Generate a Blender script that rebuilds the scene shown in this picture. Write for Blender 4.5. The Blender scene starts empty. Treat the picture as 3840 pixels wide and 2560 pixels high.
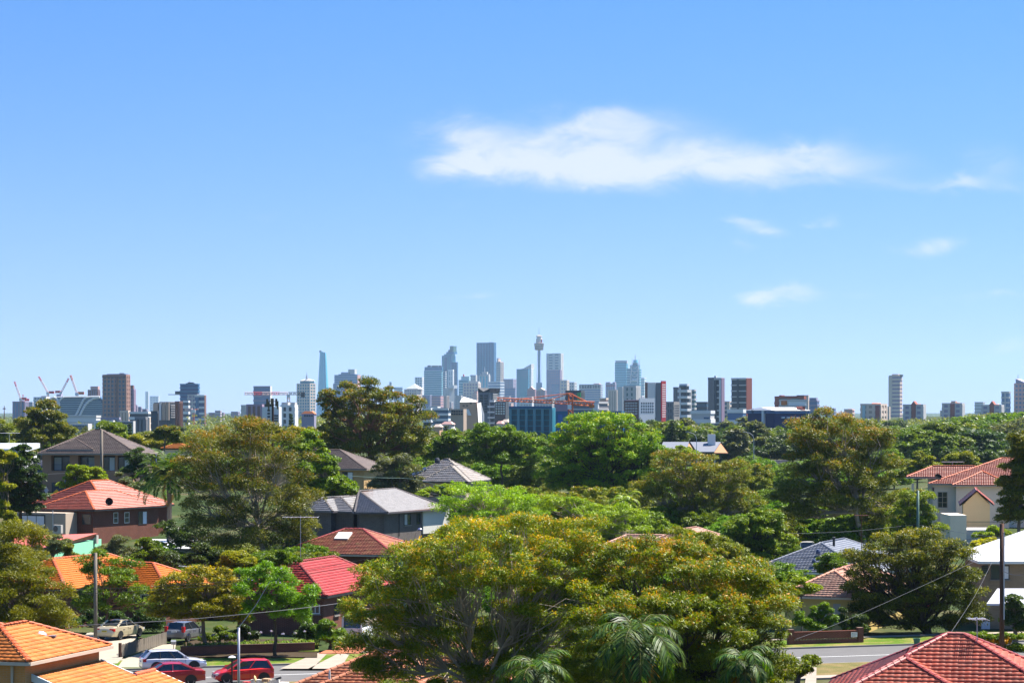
import bpy, math, random
import numpy as np
from mathutils import Vector, Matrix

R = math.radians
F = 9500.0        # focal length in pixels of the 3840-wide photograph
CZ = 17.5         # eye height above the street
HZ = 1545.0       # picture row of the eye-level horizon
SC = bpy.context.scene
COL = SC.collection

# ---------------------------------------------------------------- camera
cam = bpy.data.cameras.new('camera')
cam.sensor_width = 36.0
cam.lens = F / 3840 * 36.0
cam.shift_y = (HZ - 1280) / 3840
cam.clip_start = 1.0
cam.clip_end = 60000.0
camo = bpy.data.objects.new('camera', cam)
camo.location = (0, 0, CZ)
camo.rotation_euler = (R(90), 0, 0)
COL.objects.link(camo)
SC.camera = camo

# ---------------------------------------------------------------- render settings
SC.render.engine = 'CYCLES'
SC.cycles.use_denoising = True
SC.cycles.max_bounces = 7
SC.cycles.diffuse_bounces = 1
SC.cycles.glossy_bounces = 2
SC.cycles.transmission_bounces = 4
SC.cycles.transparent_max_bounces = 6
SC.cycles.volume_bounces = 1
SC.cycles.sample_clamp_indirect = 6.0
SC.view_settings.view_transform = 'Standard'
SC.view_settings.look = 'None'
SC.view_settings.exposure = 1.40
SC.view_settings.gamma = 1.0
SC.view_settings.use_curve_mapping = False

# ---------------------------------------------------------------- sun and sky
SUN_AZ, SUN_EL = R(57), R(60)      # azimuth to the right of the view direction
sd = Vector((math.sin(SUN_AZ) * math.cos(SUN_EL), math.cos(SUN_AZ) * math.cos(SUN_EL), math.sin(SUN_EL)))
sun = bpy.data.lights.new('sun', 'SUN')
sun.energy = 5.0
sun.angle = R(0.53)
sun.color = (1.0, 0.945, 0.86)
suno = bpy.data.objects.new('sun', sun)
suno.rotation_euler = (-sd).to_track_quat('-Z', 'Y').to_euler()
suno.location = (300, 200, 400)
COL.objects.link(suno)

world = bpy.data.worlds.new('World')
SC.world = world
world.use_nodes = True
NT = world.node_tree
NT.nodes.clear()


def nd(t, typ, **kw):
    n = t.nodes.new(typ)
    for k, v in kw.items():
        setattr(n, k, v)
    return n


def mth(t, op, a, b=None, c=None, clamp=False):
    n = t.nodes.new('ShaderNodeMath')
    n.operation = op
    n.use_clamp = clamp
    for i, v in enumerate((a, b, c)):
        if v is None:
            continue
        if isinstance(v, (int, float)):
            n.inputs[i].default_value = v
        else:
            t.links.new(v, n.inputs[i])
    return n.outputs[0]


TINT = (0.59, 1.16, 1.58, 1)
LIFT_K, LIFT_0 = 2.2, 0.12


def build_world():
    t = NT
    out = nd(t, 'ShaderNodeOutputWorld')
    bg = nd(t, 'ShaderNodeBackground')
    bg.inputs['Strength'].default_value = 0.051
    sky = nd(t, 'ShaderNodeTexSky', sky_type='NISHITA')
    sky.sun_disc = False
    sky.sun_elevation = SUN_EL
    sky.sun_rotation = SUN_AZ
    sky.altitude = 30
    sky.air_density = 1.0
    sky.dust_density = 0.2
    sky.ozone_density = 2.2
    tc = nd(t, 'ShaderNodeTexCoord')
    sep = nd(t, 'ShaderNodeSeparateXYZ')
    t.links.new(tc.outputs['Generated'], sep.inputs[0])
    # clean sea air: the yellow band of the sky model below a few degrees is skipped
    lift = nd(t, 'ShaderNodeCombineXYZ')
    t.links.new(sep.outputs['X'], lift.inputs[0]); t.links.new(sep.outputs['Y'], lift.inputs[1])
    t.links.new(mth(t, 'MULTIPLY_ADD', mth(t, 'ABSOLUTE', sep.outputs['Z']), LIFT_K, LIFT_0), lift.inputs[2])
    vn = nd(t, 'ShaderNodeVectorMath', operation='NORMALIZE')
    t.links.new(lift.outputs[0], vn.inputs[0])
    t.links.new(vn.outputs[0], sky.inputs['Vector'])
    yy = mth(t, 'MAXIMUM', sep.outputs['Y'], 0.05)
    u = mth(t, 'DIVIDE', sep.outputs['X'], yy)
    v = mth(t, 'DIVIDE', sep.outputs['Z'], yy)
    # wind-torn clouds: soft lumps in the sky dome, broken up by turbulence
    cmb = nd(t, 'ShaderNodeCombineXYZ')
    t.links.new(u, cmb.inputs[0]); t.links.new(v, cmb.inputs[1])
    mp = nd(t, 'ShaderNodeMapping')
    mp.inputs['Scale'].default_value = (40, 85, 1)
    mp.inputs['Rotation'].default_value = (0, 0, R(-12))
    t.links.new(cmb.outputs[0], mp.inputs[0])
    nz = nd(t, 'ShaderNodeTexNoise')
    nz.inputs['Scale'].default_value = 1.0
    nz.inputs['Detail'].default_value = 9.0
    nz.inputs['Roughness'].default_value = 0.6
    nz.inputs['Distortion'].default_value = 0.5
    t.links.new(mp.outputs[0], nz.inputs['Vector'])
    wu = mth(t, 'MULTIPLY_ADD', mth(t, 'SUBTRACT', nz.outputs['Fac'], 0.5), 0.030, u)
    sepc = nd(t, 'ShaderNodeSeparateColor')
    t.links.new(nz.outputs['Color'], sepc.inputs[0])
    wv = mth(t, 'MULTIPLY_ADD', mth(t, 'SUBTRACT', sepc.outputs[1], 0.5), 0.014, v)
    lumps = [  # photo px, py, half-width, half-height, weight
        (2445, 640, 560, 74, 1), (2045, 628, 330, 62, 0.9), (2865, 618, 330, 62, 0.8), (3095, 563, 110, 60, 0.5),
        (2295, 472, 260, 68, 1.0), (2290, 425, 110, 36, 0.5), (3780, 700, 120, 34, 0.4), (3700, 590, 160, 50, 0.25), (3640, 1120, 120, 22, 0.25), (2085, 548, 260, 60, 0.6), (2525, 548, 300, 60, 0.6), (1755, 508, 170, 60, 0.98),
        (1795, 608, 160, 50, 0.91), (3415, 700, 170, 32, 0.36), (3595, 678, 88, 36, 0.87), (3725, 628, 132, 60, 0.36),
        (2825, 838, 99, 22, 0.61), (2875, 873, 77, 20, 0.86), (2765, 923, 49.5, 18, 0.49), (3105, 833, 49.5, 24, 0.57),
        (3525, 913, 88, 32, 0.87), (3445, 943, 121, 26, 0.45), (2845, 1123, 99, 24, 0.87), (2975, 1098, 110, 28, 0.87),
        (3235, 1103, 77, 20, 0.28), (3765, 1098, 77, 22, 0.45), (1805, 1118, 55, 18, 0.49), (1705, 1128, 99, 14, 0.28),
        (995, 828, 66, 30, 0.2), (1725, 778, 66, 26, 0.16), (3785, 1298, 143, 30, 0.45), (3265, 608, 220, 70, 0.32),
    ]
    acc = None
    for px, py, rx, ry, w in lumps:
        a = mth(t, 'MULTIPLY', mth(t, 'SUBTRACT', wu, (px - 1920) / F), F / rx)
        b = mth(t, 'MULTIPLY', mth(t, 'SUBTRACT', wv, (HZ - py) / F), F / ry)
        r2 = mth(t, 'ADD', mth(t, 'MULTIPLY', a, a), mth(t, 'MULTIPLY', b, b))
        g = mth(t, 'MULTIPLY', mth(t, 'EXPONENT', mth(t, 'MULTIPLY', r2, -1.0)), w)
        acc = g if acc is None else mth(t, 'ADD', acc, g)
    tex = mth(t, 'MULTIPLY_ADD', nz.outputs['Fac'], 2.0, 0.0)
    dens = mth(t, 'MULTIPLY', acc, tex)
    mr = nd(t, 'ShaderNodeMapRange', interpolation_type='SMOOTHSTEP')
    mr.inputs['From Min'].default_value = 0.02
    mr.inputs['From Max'].default_value = 1.6
    mr.inputs['To Max'].default_value = 0.78
    t.links.new(dens, mr.inputs['Value'])
    # the same thin veil carries on round the rest of the dome
    nz2 = nd(t, 'ShaderNodeTexNoise')
    nz2.inputs['Scale'].default_value = 3.0
    nz2.inputs['Detail'].default_value = 4.0
    t.links.new(tc.outputs['Generated'], nz2.inputs['Vector'])
    veil = mth(t, 'MULTIPLY', mth(t, 'SUBTRACT', nz2.outputs['Fac'], 0.5, clamp=True), 0.12)
    mask = mth(t, 'MAXIMUM', mr.outputs[0], veil)
    mx = nd(t, 'ShaderNodeMix', data_type='RGBA')
    t.links.new(mask, mx.inputs['Factor'])
    # polarised, saturated blue of the photograph
    hs = nd(t, 'ShaderNodeHueSaturation')
    hs.inputs['Hue'].default_value = 0.5
    hs.inputs['Saturation'].default_value = 1.12
    hs.inputs['Value'].default_value = 1.0
    t.links.new(sky.outputs[0], hs.inputs['Color'])
    tint = nd(t, 'ShaderNodeMix', data_type='RGBA', blend_type='MULTIPLY')
    tint.inputs['Factor'].default_value = 1.0
    tint.inputs['B'].default_value = TINT
    t.links.new(hs.outputs[0], tint.inputs['A'])
    # pale air low over the horizon, all the way round
    low = nd(t, 'ShaderNodeMix', data_type='RGBA')
    t.links.new(mth(t, 'MULTIPLY', mth(t, 'EXPONENT', mth(t, 'MULTIPLY', mth(t, 'ABSOLUTE', sep.outputs['Z']), -13.5)), 0.86), low.inputs['Factor'])
    t.links.new(tint.outputs['Result'], low.inputs['A'])
    low.inputs['B'].default_value = (5.05, 5.5, 7.5, 1)
    t.links.new(low.outputs['Result'], mx.inputs['A'])
    mx.inputs['B'].default_value = (6.9, 7.1, 7.4, 1)
    t.links.new(mx.outputs['Result'], bg.inputs['Color'])
    t.links.new(bg.outputs[0], out.inputs['Surface'])


build_world()
world.cycles.sampling_method = 'MANUAL'
world.cycles.sample_map_resolution = 256

# ================================================================ helpers
RNG = np.random.default_rng(7)
random.seed(7)


def W(px, py, Y):
    """photograph pixel at distance Y -> point in the place"""
    return Vector(((px - 1920) / F * Y, Y, CZ - (py - HZ) / F * Y))


def G(px, py, z=0.0):
    """photograph pixel of a point known to lie at height z"""
    Y = (CZ - z) * F / (py - HZ)
    return Vector(((px - 1920) / F * Y, Y, z))


def sstep(a, b, x):
    t = np.clip((x - a) / (b - a), 0, 1)
    return t * t * (3 - 2 * t)


def terrain(x, y):
    x = np.asarray(x, float); y = np.asarray(y, float)
    z = 3.0 * sstep(255, 400, y) * (1 - sstep(-10, 45, x)) * (1 - sstep(650, 1300, y))
    z = z + 2.5 * np.exp(-((x + 62) / 45) ** 2 - ((y - 420) / 70) ** 2)
    z = z + 2.0 * sstep(270, 340, y) * sstep(20, 60, x) * (1 - sstep(700, 1200, y))
    z = z + 11 * np.exp(-((x - 420) / 200) ** 2 - ((y - 1900) / 650) ** 2)
    z = z + 8 * np.exp(-((x - 60) / 500) ** 2 - ((y - 2300) / 500) ** 2)
    z = z + 4 * sstep(3000, 6000, y) + 8 * sstep(9000, 15000, y)
    return z


def tz(x, y):
    return float(terrain(x, y))


# ---------------------------------------------------------------- mesh collector
class MB:
    def __init__(s):
        s.v = []; s.f = []; s.m = []

    def add(s, verts, faces, mi=0):
        b = len(s.v)
        s.v += [tuple(p) for p in verts]
        s.f += [tuple(i + b for i in f) for f in faces]
        s.m += [mi] * len(faces)
        return s

    def box(s, x0, x1, y0, y1, z0, z1, mi=0, M=None):
        vs = [(x0, y0, z0), (x1, y0, z0), (x1, y1, z0), (x0, y1, z0), (x0, y0, z1), (x1, y0, z1), (x1, y1, z1), (x0, y1, z1)]
        if M is not None:
            vs = [M @ Vector(p) for p in vs]
        return s.add(vs, [(0, 3, 2, 1), (4, 5, 6, 7), (0, 1, 5, 4), (1, 2, 6, 5), (2, 3, 7, 6), (3, 0, 4, 7)], mi)

    def prism(s, poly, z0, z1, mi=0, top=None):
        n = len(poly)
        top = top or poly
        vs = [(p[0], p[1], z0) for p in poly] + [(p[0], p[1], z1) for p in top]
        fs = [tuple(reversed(range(n))), tuple(range(n, 2 * n))] + [(i, (i + 1) % n, n + (i + 1) % n, n + i) for i in range(n)]
        return s.add(vs, fs, mi)

    def tube(s, pts, radii, n=6, mi=0, cap=True):
        pts = [Vector(p) for p in pts]
        if isinstance(radii, (int, float)):
            radii = [radii] * len(pts)
        vs = []
        up = Vector((0, 0, 1))
        for i, p in enumerate(pts):
            d = (pts[min(i + 1, len(pts) - 1)] - pts[max(i - 1, 0)])
            d = d.normalized() if d.length > 1e-9 else up
            a = d.cross(up if abs(d.z) < .95 else Vector((1, 0, 0))).normalized()
            b = d.cross(a)
            for k in range(n):
                t = 2 * math.pi * k / n
                vs.append(p + (a * math.cos(t) + b * math.sin(t)) * radii[i])
        fs = []
        for i in range(len(pts) - 1):
            for k in range(n):
                fs.append((i * n + k, i * n + (k + 1) % n, (i + 1) * n + (k + 1) % n, (i + 1) * n + k))
        if cap:
            fs.append(tuple(range(n - 1, -1, -1)))
            fs.append(tuple(range((len(pts) - 1) * n, len(pts) * n)))
        return s.add(vs, fs, mi)

    def lathe(s, prof, c=(0, 0, 0), n=16, mi=0):
        vs = []
        for r, z in prof:
            for k in range(n):
                t = 2 * math.pi * k / n
                vs.append((c[0] + r * math.cos(t), c[1] + r * math.sin(t), c[2] + z))
        fs = []
        for i in range(len(prof) - 1):
            for k in range(n):
                fs.append((i * n + k, i * n + (k + 1) % n, (i + 1) * n + (k + 1) % n, (i + 1) * n + k))
        fs.append(tuple(range(n - 1, -1, -1)))
        fs.append(tuple(range((len(prof) - 1) * n, len(prof) * n)))
        return s.add(vs, fs, mi)

    def mesh(s, name, mats, smooth=False):
        me = bpy.data.meshes.new(name)
        me.from_pydata(s.v, [], s.f)
        for m in (mats if isinstance(mats, (list, tuple)) else [mats]):
            me.materials.append(m)
        if any(s.m):
            me.polygons.foreach_set('material_index', s.m)
        if smooth:
            me.polygons.foreach_set('use_smooth', [True] * len(me.polygons))
        me.update()
        return me

    def build(s, name, mats, parent=None, smooth=False, loc=None):
        return obj(name, s.mesh(name, mats, smooth), parent, loc)


def obj(name, me, parent=None, loc=None):
    o = bpy.data.objects.new(name, me)
    COL.objects.link(o)
    if parent is not None:
        o.parent = parent
    if loc is not None:
        o.location = loc
    return o


def tag(o, label=None, cat=None, group=None, kind=None):
    if label: o['label'] = label
    if cat: o['category'] = cat
    if group: o['group'] = group
    if kind: o['kind'] = kind
    return o


def empty(name, loc, label=None, cat=None, group=None, rz=0.0):
    o = bpy.data.objects.new(name, None)
    o.empty_display_size = 0.5
    o.location = loc
    o.rotation_euler = (0, 0, rz)
    COL.objects.link(o)
    return tag(o, label, cat, group)


def np_mesh(name, v, quads, mat, cols=None, smooth=False):
    """fast mesh from numpy arrays; quads (N,4)"""
    me = bpy.data.meshes.new(name)
    n, m = len(v), len(quads)
    me.vertices.add(n)
    me.vertices.foreach_set('co', np.ascontiguousarray(v, dtype=np.float32).ravel())
    fs = quads.shape[1]
    me.loops.add(m * fs)
    me.loops.foreach_set('vertex_index', np.ascontiguousarray(quads, dtype=np.int32).ravel())
    me.polygons.add(m)
    me.polygons.foreach_set('loop_start', np.arange(0, m * fs, fs, dtype=np.int32))
    if smooth:
        me.polygons.foreach_set('use_smooth', np.ones(m, dtype=bool))
    if cols is not None:
        a = me.attributes.new('col', 'FLOAT_COLOR', 'POINT')
        c4 = np.ones((n, 4), dtype=np.float32)
        c4[:, :3] = cols
        a.data.foreach_set('color', c4.ravel())
    me.update(calc_edges=True)
    me.materials.append(mat)
    return me


# ---------------------------------------------------------------- materials
_M = {}


def mat(key, rgb, rough=.7, spec=.3, var=.18, scale=1.5, bump=0.0, metal=0.0, streak=False, coat=0.0, detail=5.0):
    if key in _M:
        return _M[key]
    m = bpy.data.materials.new(key)
    m.use_nodes = True
    t = m.node_tree
    p = t.nodes['Principled BSDF']
    p.inputs['Roughness'].default_value = rough
    p.inputs['Specular IOR Level'].default_value = spec
    p.inputs['Metallic'].default_value = metal
    if coat:
        p.inputs['Coat Weight'].default_value = coat
        p.inputs['Coat Roughness'].default_value = .08
    tc = nd(t, 'ShaderNodeTexCoord')
    vec = tc.outputs['Object']
    if streak:
        mp = nd(t, 'ShaderNodeMapping')
        mp.inputs['Scale'].default_value = (1, 1, .12)
        t.links.new(vec, mp.inputs[0]); vec = mp.outputs[0]
    n = nd(t, 'ShaderNodeTexNoise')
    n.inputs['Scale'].default_value = scale
    n.inputs['Detail'].default_value = detail
    n.inputs['Roughness'].default_value = .6
    t.links.new(vec, n.inputs['Vector'])
    oi = nd(t, 'ShaderNodeObjectInfo')
    k = mth(t, 'MULTIPLY_ADD', n.outputs['Fac'], 2 * var, 1 - var)
    k = mth(t, 'MULTIPLY', k, mth(t, 'MULTIPLY_ADD', oi.outputs['Random'], .5 * var, 1 - .25 * var))
    mx = nd(t, 'ShaderNodeVectorMath', operation='SCALE')
    mx.inputs[0].default_value = rgb
    t.links.new(k, mx.inputs['Scale'])
    t.links.new(mx.outputs[0], p.inputs['Base Color'])
    if bump:
        b = nd(t, 'ShaderNodeBump')
        b.inputs['Strength'].default_value = bump
        b.inputs['Distance'].default_value = .05
        n2 = nd(t, 'ShaderNodeTexNoise')
        n2.inputs['Scale'].default_value = scale * 8
        t.links.new(vec, n2.inputs['Vector'])
        t.links.new(n2.outputs['Fac'], b.inputs['Height'])
        t.links.new(b.outputs[0], p.inputs['Normal'])
    _M[key] = m
    return m


def brick_mat(key, c1, c2, mortar, rough=.85):
    if key in _M:
        return _M[key]
    m = bpy.data.materials.new(key)
    m.use_nodes = True
    t = m.node_tree
    p = t.nodes['Principled BSDF']
    p.inputs['Roughness'].default_value = rough
    p.inputs['Specular IOR Level'].default_value = .2
    tc = nd(t, 'ShaderNodeTexCoord')
    sp = nd(t, 'ShaderNodeSeparateXYZ')
    t.links.new(tc.outputs['Object'], sp.inputs[0])
    cb = nd(t, 'ShaderNodeCombineXYZ')
    t.links.new(mth(t, 'ADD', sp.outputs[0], sp.outputs[1]), cb.inputs[0])
    t.links.new(sp.outputs[2], cb.inputs[1])
    b = nd(t, 'ShaderNodeTexBrick')
    b.inputs['Scale'].default_value = 1
    b.inputs['Brick Width'].default_value = .24
    b.inputs['Row Height'].default_value = .086
    b.inputs['Mortar Size'].default_value = .008
    b.inputs['Color1'].default_value = (*c1, 1)
    b.inputs['Color2'].default_value = (*c2, 1)
    b.inputs['Mortar'].default_value = (*mortar, 1)
    t.links.new(cb.outputs[0], b.inputs['Vector'])
    n = nd(t, 'ShaderNodeTexNoise')
    n.inputs['Scale'].default_value = .8
    n.inputs['Detail'].default_value = 6
    t.links.new(tc.outputs['Object'], n.inputs['Vector'])
    mx = nd(t, 'ShaderNodeVectorMath', operation='SCALE')
    t.links.new(b.outputs['Color'], mx.inputs[0])
    t.links.new(mth(t, 'MULTIPLY_ADD', n.outputs['Fac'], .6, .7), mx.inputs['Scale'])
    t.links.new(mx.outputs[0], p.inputs['Base Color'])
    _M[key] = m
    return m


def tile_mat(key, rgb, rough=.45, spec=.5, var=.25, lichen=None):
    """glazed or weathered roof tile: every tile its own shade, blotches of lichen"""
    if key in _M:
        return _M[key]
    m = bpy.data.materials.new(key)
    m.use_nodes = True
    t = m.node_tree
    p = t.nodes['Principled BSDF']
    p.inputs['Roughness'].default_value = rough
    p.inputs['Specular IOR Level'].default_value = spec
    geo = nd(t, 'ShaderNodeNewGeometry')
    oi = nd(t, 'ShaderNodeObjectInfo')
    wn = nd(t, 'ShaderNodeTexNoise')
    wn.inputs['Scale'].default_value = .35
    wn.inputs['Detail'].default_value = 8
    wn.inputs['Roughness'].default_value = .7
    t.links.new(geo.outputs['Position'], wn.inputs['Vector'])
    r = mth(t, 'FRACT', mth(t, 'ADD', geo.outputs['Random Per Island'], oi.outputs['Random']))
    k = mth(t, 'ADD', mth(t, 'MULTIPLY_ADD', r, 2 * var * .6, 1 - var), mth(t, 'MULTIPLY', wn.outputs['Fac'], var * .9))
    mx = nd(t, 'ShaderNodeVectorMath', operation='SCALE')
    mx.inputs[0].default_value = rgb
    t.links.new(k, mx.inputs['Scale'])
    col = mx.outputs[0]
    if lichen:
        n2 = nd(t, 'ShaderNodeTexNoise')
        n2.inputs['Scale'].default_value = 1.3
        n2.inputs['Detail'].default_value = 9
        n2.inputs['Roughness'].default_value = .75
        t.links.new(geo.outputs['Position'], n2.inputs['Vector'])
        mr = nd(t, 'ShaderNodeMapRange')
        mr.inputs['From Min'].default_value = .50
        mr.inputs['From Max'].default_value = .74
        mr.inputs['To Max'].default_value = .75
        t.links.new(n2.outputs['Fac'], mr.inputs['Value'])
        mm = nd(t, 'ShaderNodeMix', data_type='RGBA')
        t.links.new(mr.outputs[0], mm.inputs['Factor'])
        t.links.new(col, mm.inputs['A'])
        mm.inputs['B'].default_value = (*lichen, 1)
        col = mm.outputs['Result']
    t.links.new(col, p.inputs['Base Color'])
    _M[key] = m
    return m


def leaf_mat():
    m = bpy.data.materials.new('leaves')
    m.use_nodes = True
    t = m.node_tree
    p = t.nodes['Principled BSDF']
    out = t.nodes['Material Output']
    at = nd(t, 'ShaderNodeAttribute', attribute_name='col')
    oi = nd(t, 'ShaderNodeObjectInfo')
    hs = nd(t, 'ShaderNodeHueSaturation')
    t.links.new(mth(t, 'MULTIPLY_ADD', oi.outputs['Random'], .026, .481), hs.inputs['Hue'])
    t.links.new(mth(t, 'MULTIPLY_ADD', oi.outputs['Random'], .3, 1.04), hs.inputs['Value'])
    hs.inputs['Saturation'].default_value = 1.16
    t.links.new(at.outputs['Color'], hs.inputs['Color'])
    t.links.new(hs.outputs[0], p.inputs['Base Color'])
    p.inputs['Roughness'].default_value = .5
    p.inputs['Specular IOR Level'].default_value = .3
    tr = nd(t, 'ShaderNodeBsdfTranslucent')
    br = nd(t, 'ShaderNodeVectorMath', operation='MULTIPLY')
    br.inputs[1].default_value = (2.1, 2.0, .45)
    t.links.new(hs.outputs[0], br.inputs[0])
    t.links.new(br.outputs[0], tr.inputs['Color'])
    ms = nd(t, 'ShaderNodeMixShader')
    ms.inputs[0].default_value = .29
    t.links.new(p.outputs[0], ms.inputs[1]); t.links.new(tr.outputs[0], ms.inputs[2])
    t.links.new(ms.outputs[0], out.inputs['Surface'])
    return m


LEAF = leaf_mat()
BARK = {
    'grey': mat('bark_grey', (.16, .13, .10), .9, .2, .45, 3, .6, streak=True),
    'pale': mat('bark_pale', (.42, .34, .26), .85, .2, .4, 2.5, .5, streak=True),
    'red': mat('bark_red', (.26, .13, .075), .85, .2, .4, 2.5, .5, streak=True),
    'dark': mat('bark_dark', (.07, .055, .04), .9, .2, .4, 3, .6, streak=True),
}

# ================================================================ trees
def unit(v):
    return v / np.maximum(np.linalg.norm(v, axis=-1, keepdims=True), 1e-9)


def leaves(rng, pads, n, L, Wd, pal, tipcol=None, tipfrac=.0, droop=.25, flat=.62, fill=.0):
    """pads (K,4): x y z r. returns verts, quads, cols of n leaf blades on domed pads"""
    K = len(pads)
    area = pads[:, 3] ** 2
    cnt = np.maximum(3, (n * area / area.sum())).astype(int)
    idx = np.repeat(np.arange(K), cnt)
    M = len(idx)
    d = unit(rng.normal(size=(M, 3)))
    lower = (d[:, 2] < -.05) & (rng.random(M) < .9)
    d[lower, 2] *= -1
    rad = pads[idx, 3] * (1 - .38 * rng.random(M) ** 1.7)
    pos = pads[idx, :3] + d * rad[:, None] * np.array([1, 1, flat])
    # ragged outline: some blades stray outward
    pos += rng.normal(size=(M, 3)) * pads[idx, 3][:, None] * .10
    ax = unit(rng.normal(size=(M, 3)) * .8 + d * .75 + np.array([0, 0, -droop]))
    nr = unit(d * .8 + np.array([0, 0, .4]) + rng.normal(size=(M, 3)) * .5)
    sd_ = unit(np.cross(ax, nr))
    ll = (L * (.65 + .7 * rng.random(M)))[:, None]
    ww = (Wd * (.65 + .7 * rng.random(M)))[:, None]
    b = pos - ax * ll * .5
    v = np.stack([b + sd_ * ww * .5, b + ax * ll, b - sd_ * ww * .5 + ax * ll * .15], axis=1).reshape(-1, 3)
    q = np.arange(M * 3).reshape(M, 3)
    pal = np.array(pal)
    w = rng.random(M)
    pw = rng.random(K)[idx]
    t = np.clip(.55 * w + .45 * pw, 0, .999) * (len(pal) - 1)
    i0 = t.astype(int)
    fr = (t - i0)[:, None]
    c = pal[i0] * (1 - fr) + pal[np.minimum(i0 + 1, len(pal) - 1)] * fr
    c = c * (.75 + .5 * rng.random(M))[:, None]
    if tipcol is not None:
        pz = pads[:, 2]
        hi = np.clip((pz - pz.min()) / max(np.ptp(pz), 1e-6) * 1.9 - .45, 0, 1.2)[idx]
        tip = (d[:, 2] > .45) & (rng.random(M) < tipfrac * hi * (.15 + 2.6 * pw ** 2))
        c[tip] = np.array(tipcol) * (.7 + .6 * rng.random(tip.sum()))[:, None]
    return v, q, np.repeat(c, 3, axis=0)


def tubes_np(segs, n=5):
    """segs list of (p0, p1, r0, r1) -> verts, quads (open tubes)"""
    P0 = np.array([s[0] for s in segs], float); P1 = np.array([s[1] for s in segs], float)
    r0 = np.array([s[2] for s in segs]); r1 = np.array([s[3] for s in segs])
    d = unit(P1 - P0)
    ref = np.where(np.abs(d[:, 2:3]) > .9, np.array([[1., 0, 0]]), np.array([[0, 0, 1.]]))
    a = unit(np.cross(d, ref)); b = np.cross(d, a)
    ang = np.arange(n) * 2 * np.pi / n
    ring = a[:, None, :] * np.cos(ang)[None, :, None] + b[:, None, :] * np.sin(ang)[None, :, None]
    v = np.concatenate([P0[:, None] + ring * r0[:, None, None], P1[:, None] + ring * r1[:, None, None]], axis=1)
    S = len(segs)
    k = np.arange(n); k2 = (k + 1) % n
    q = np.stack([k, k2, k2 + n, k + n], axis=1)[None] + (np.arange(S) * 2 * n)[:, None, None]
    return v.reshape(-1, 3), q.reshape(-1, 4)


def wobble(rng, p0, p1, r0, r1, k, amp):
    """bent limb as k short segments"""
    p0 = np.array(p0, float); p1 = np.array(p1, float)
    L = np.linalg.norm(p1 - p0)
    pts = [p0 + (p1 - p0) * i / k for i in range(k + 1)]
    for i in range(1, k):
        pts[i] = pts[i] + rng.normal(size=3) * amp * L
    rs = np.linspace(r0, r1, k + 1)
    return [(pts[i], pts[i + 1], rs[i], rs[i + 1]) for i in range(k)], pts


def crown_pads(rng, ells, rp, dens=1.0, bottom=-.45):
    """leafy boughs spaced over the skin of a union of ellipsoids (x y z rx ry rz), each a dome of small pads;
    gaps stay open between boughs and a few shaded clumps fill the inside"""
    E = np.array(ells, float)
    Rb = 1.15 * rp
    cand = []
    for i, (x, y, z, rx, ry, rz) in enumerate(E):
        ar = 4 * math.pi * ((rx * ry) ** 1.6 / 3 + (rx * rz) ** 1.6 / 3 + (ry * rz) ** 1.6 / 3) ** (1 / 1.6)
        k = max(12, int(9 * ar / (Rb * Rb)))
        d = unit(rng.normal(size=(k, 3)))
        low = d[:, 2] < bottom
        d[low, 2] *= -rng.random(low.sum())
        rr = 1.0 - .22 * rng.random(k) ** 1.5
        p = np.array([x, y, z]) + d * rr[:, None] * np.maximum(np.array([rx, ry, rz]) - Rb * np.array([.55, .55, .3]), .15 * Rb)
        keep = np.ones(k, bool)
        for j, (x2, y2, z2, a, b_, c) in enumerate(E):
            if j != i:
                q = ((p - [x2, y2, z2]) / [a, b_, c])
                keep &= (q ** 2).sum(1) > .40
        cand.append(np.concatenate([p[keep], d[keep]], 1))
    cand = np.concatenate(cand)
    cand = cand[rng.permutation(len(cand))]
    acc = np.zeros((0, 6))
    for c in cand:
        gap = Rb * (1.15 + .75 * rng.random()) / math.sqrt(dens)
        if len(acc) == 0 or (((acc[:, :3] - c[:3]) * [1, 1, 1.5]) ** 2).sum(1).min() > gap * gap:
            acc = np.concatenate([acc, c[None]])
    out = []
    for c in acc:
        rb = Rb * (.6 + .65 * rng.random())
        m = 6 + int(5 * rng.random())
        h = unit(rng.normal(size=(m, 3)) + c[3:] * .7 + np.array([0, 0, .7]))
        f = (.35 + .65 * rng.random(m))[:, None]
        p = c[:3] + h * f * rb * np.array([1, 1, .55])
        out.append(np.concatenate([p, (rb * (.38 + .28 * rng.random(m)))[:, None]], 1))
    for (x, y, z, rx, ry, rz) in E:      # inside
        m = max(4, int(len(acc) / len(E) * 1.0))
        d = unit(rng.normal(size=(m, 3))) * (.2 + .42 * rng.random((m, 1)))
        out.append(np.concatenate([np.array([x, y, z]) + d * [rx, ry, rz], np.full((m, 1), .6 * Rb)], 1))
    return np.concatenate(out)


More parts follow.
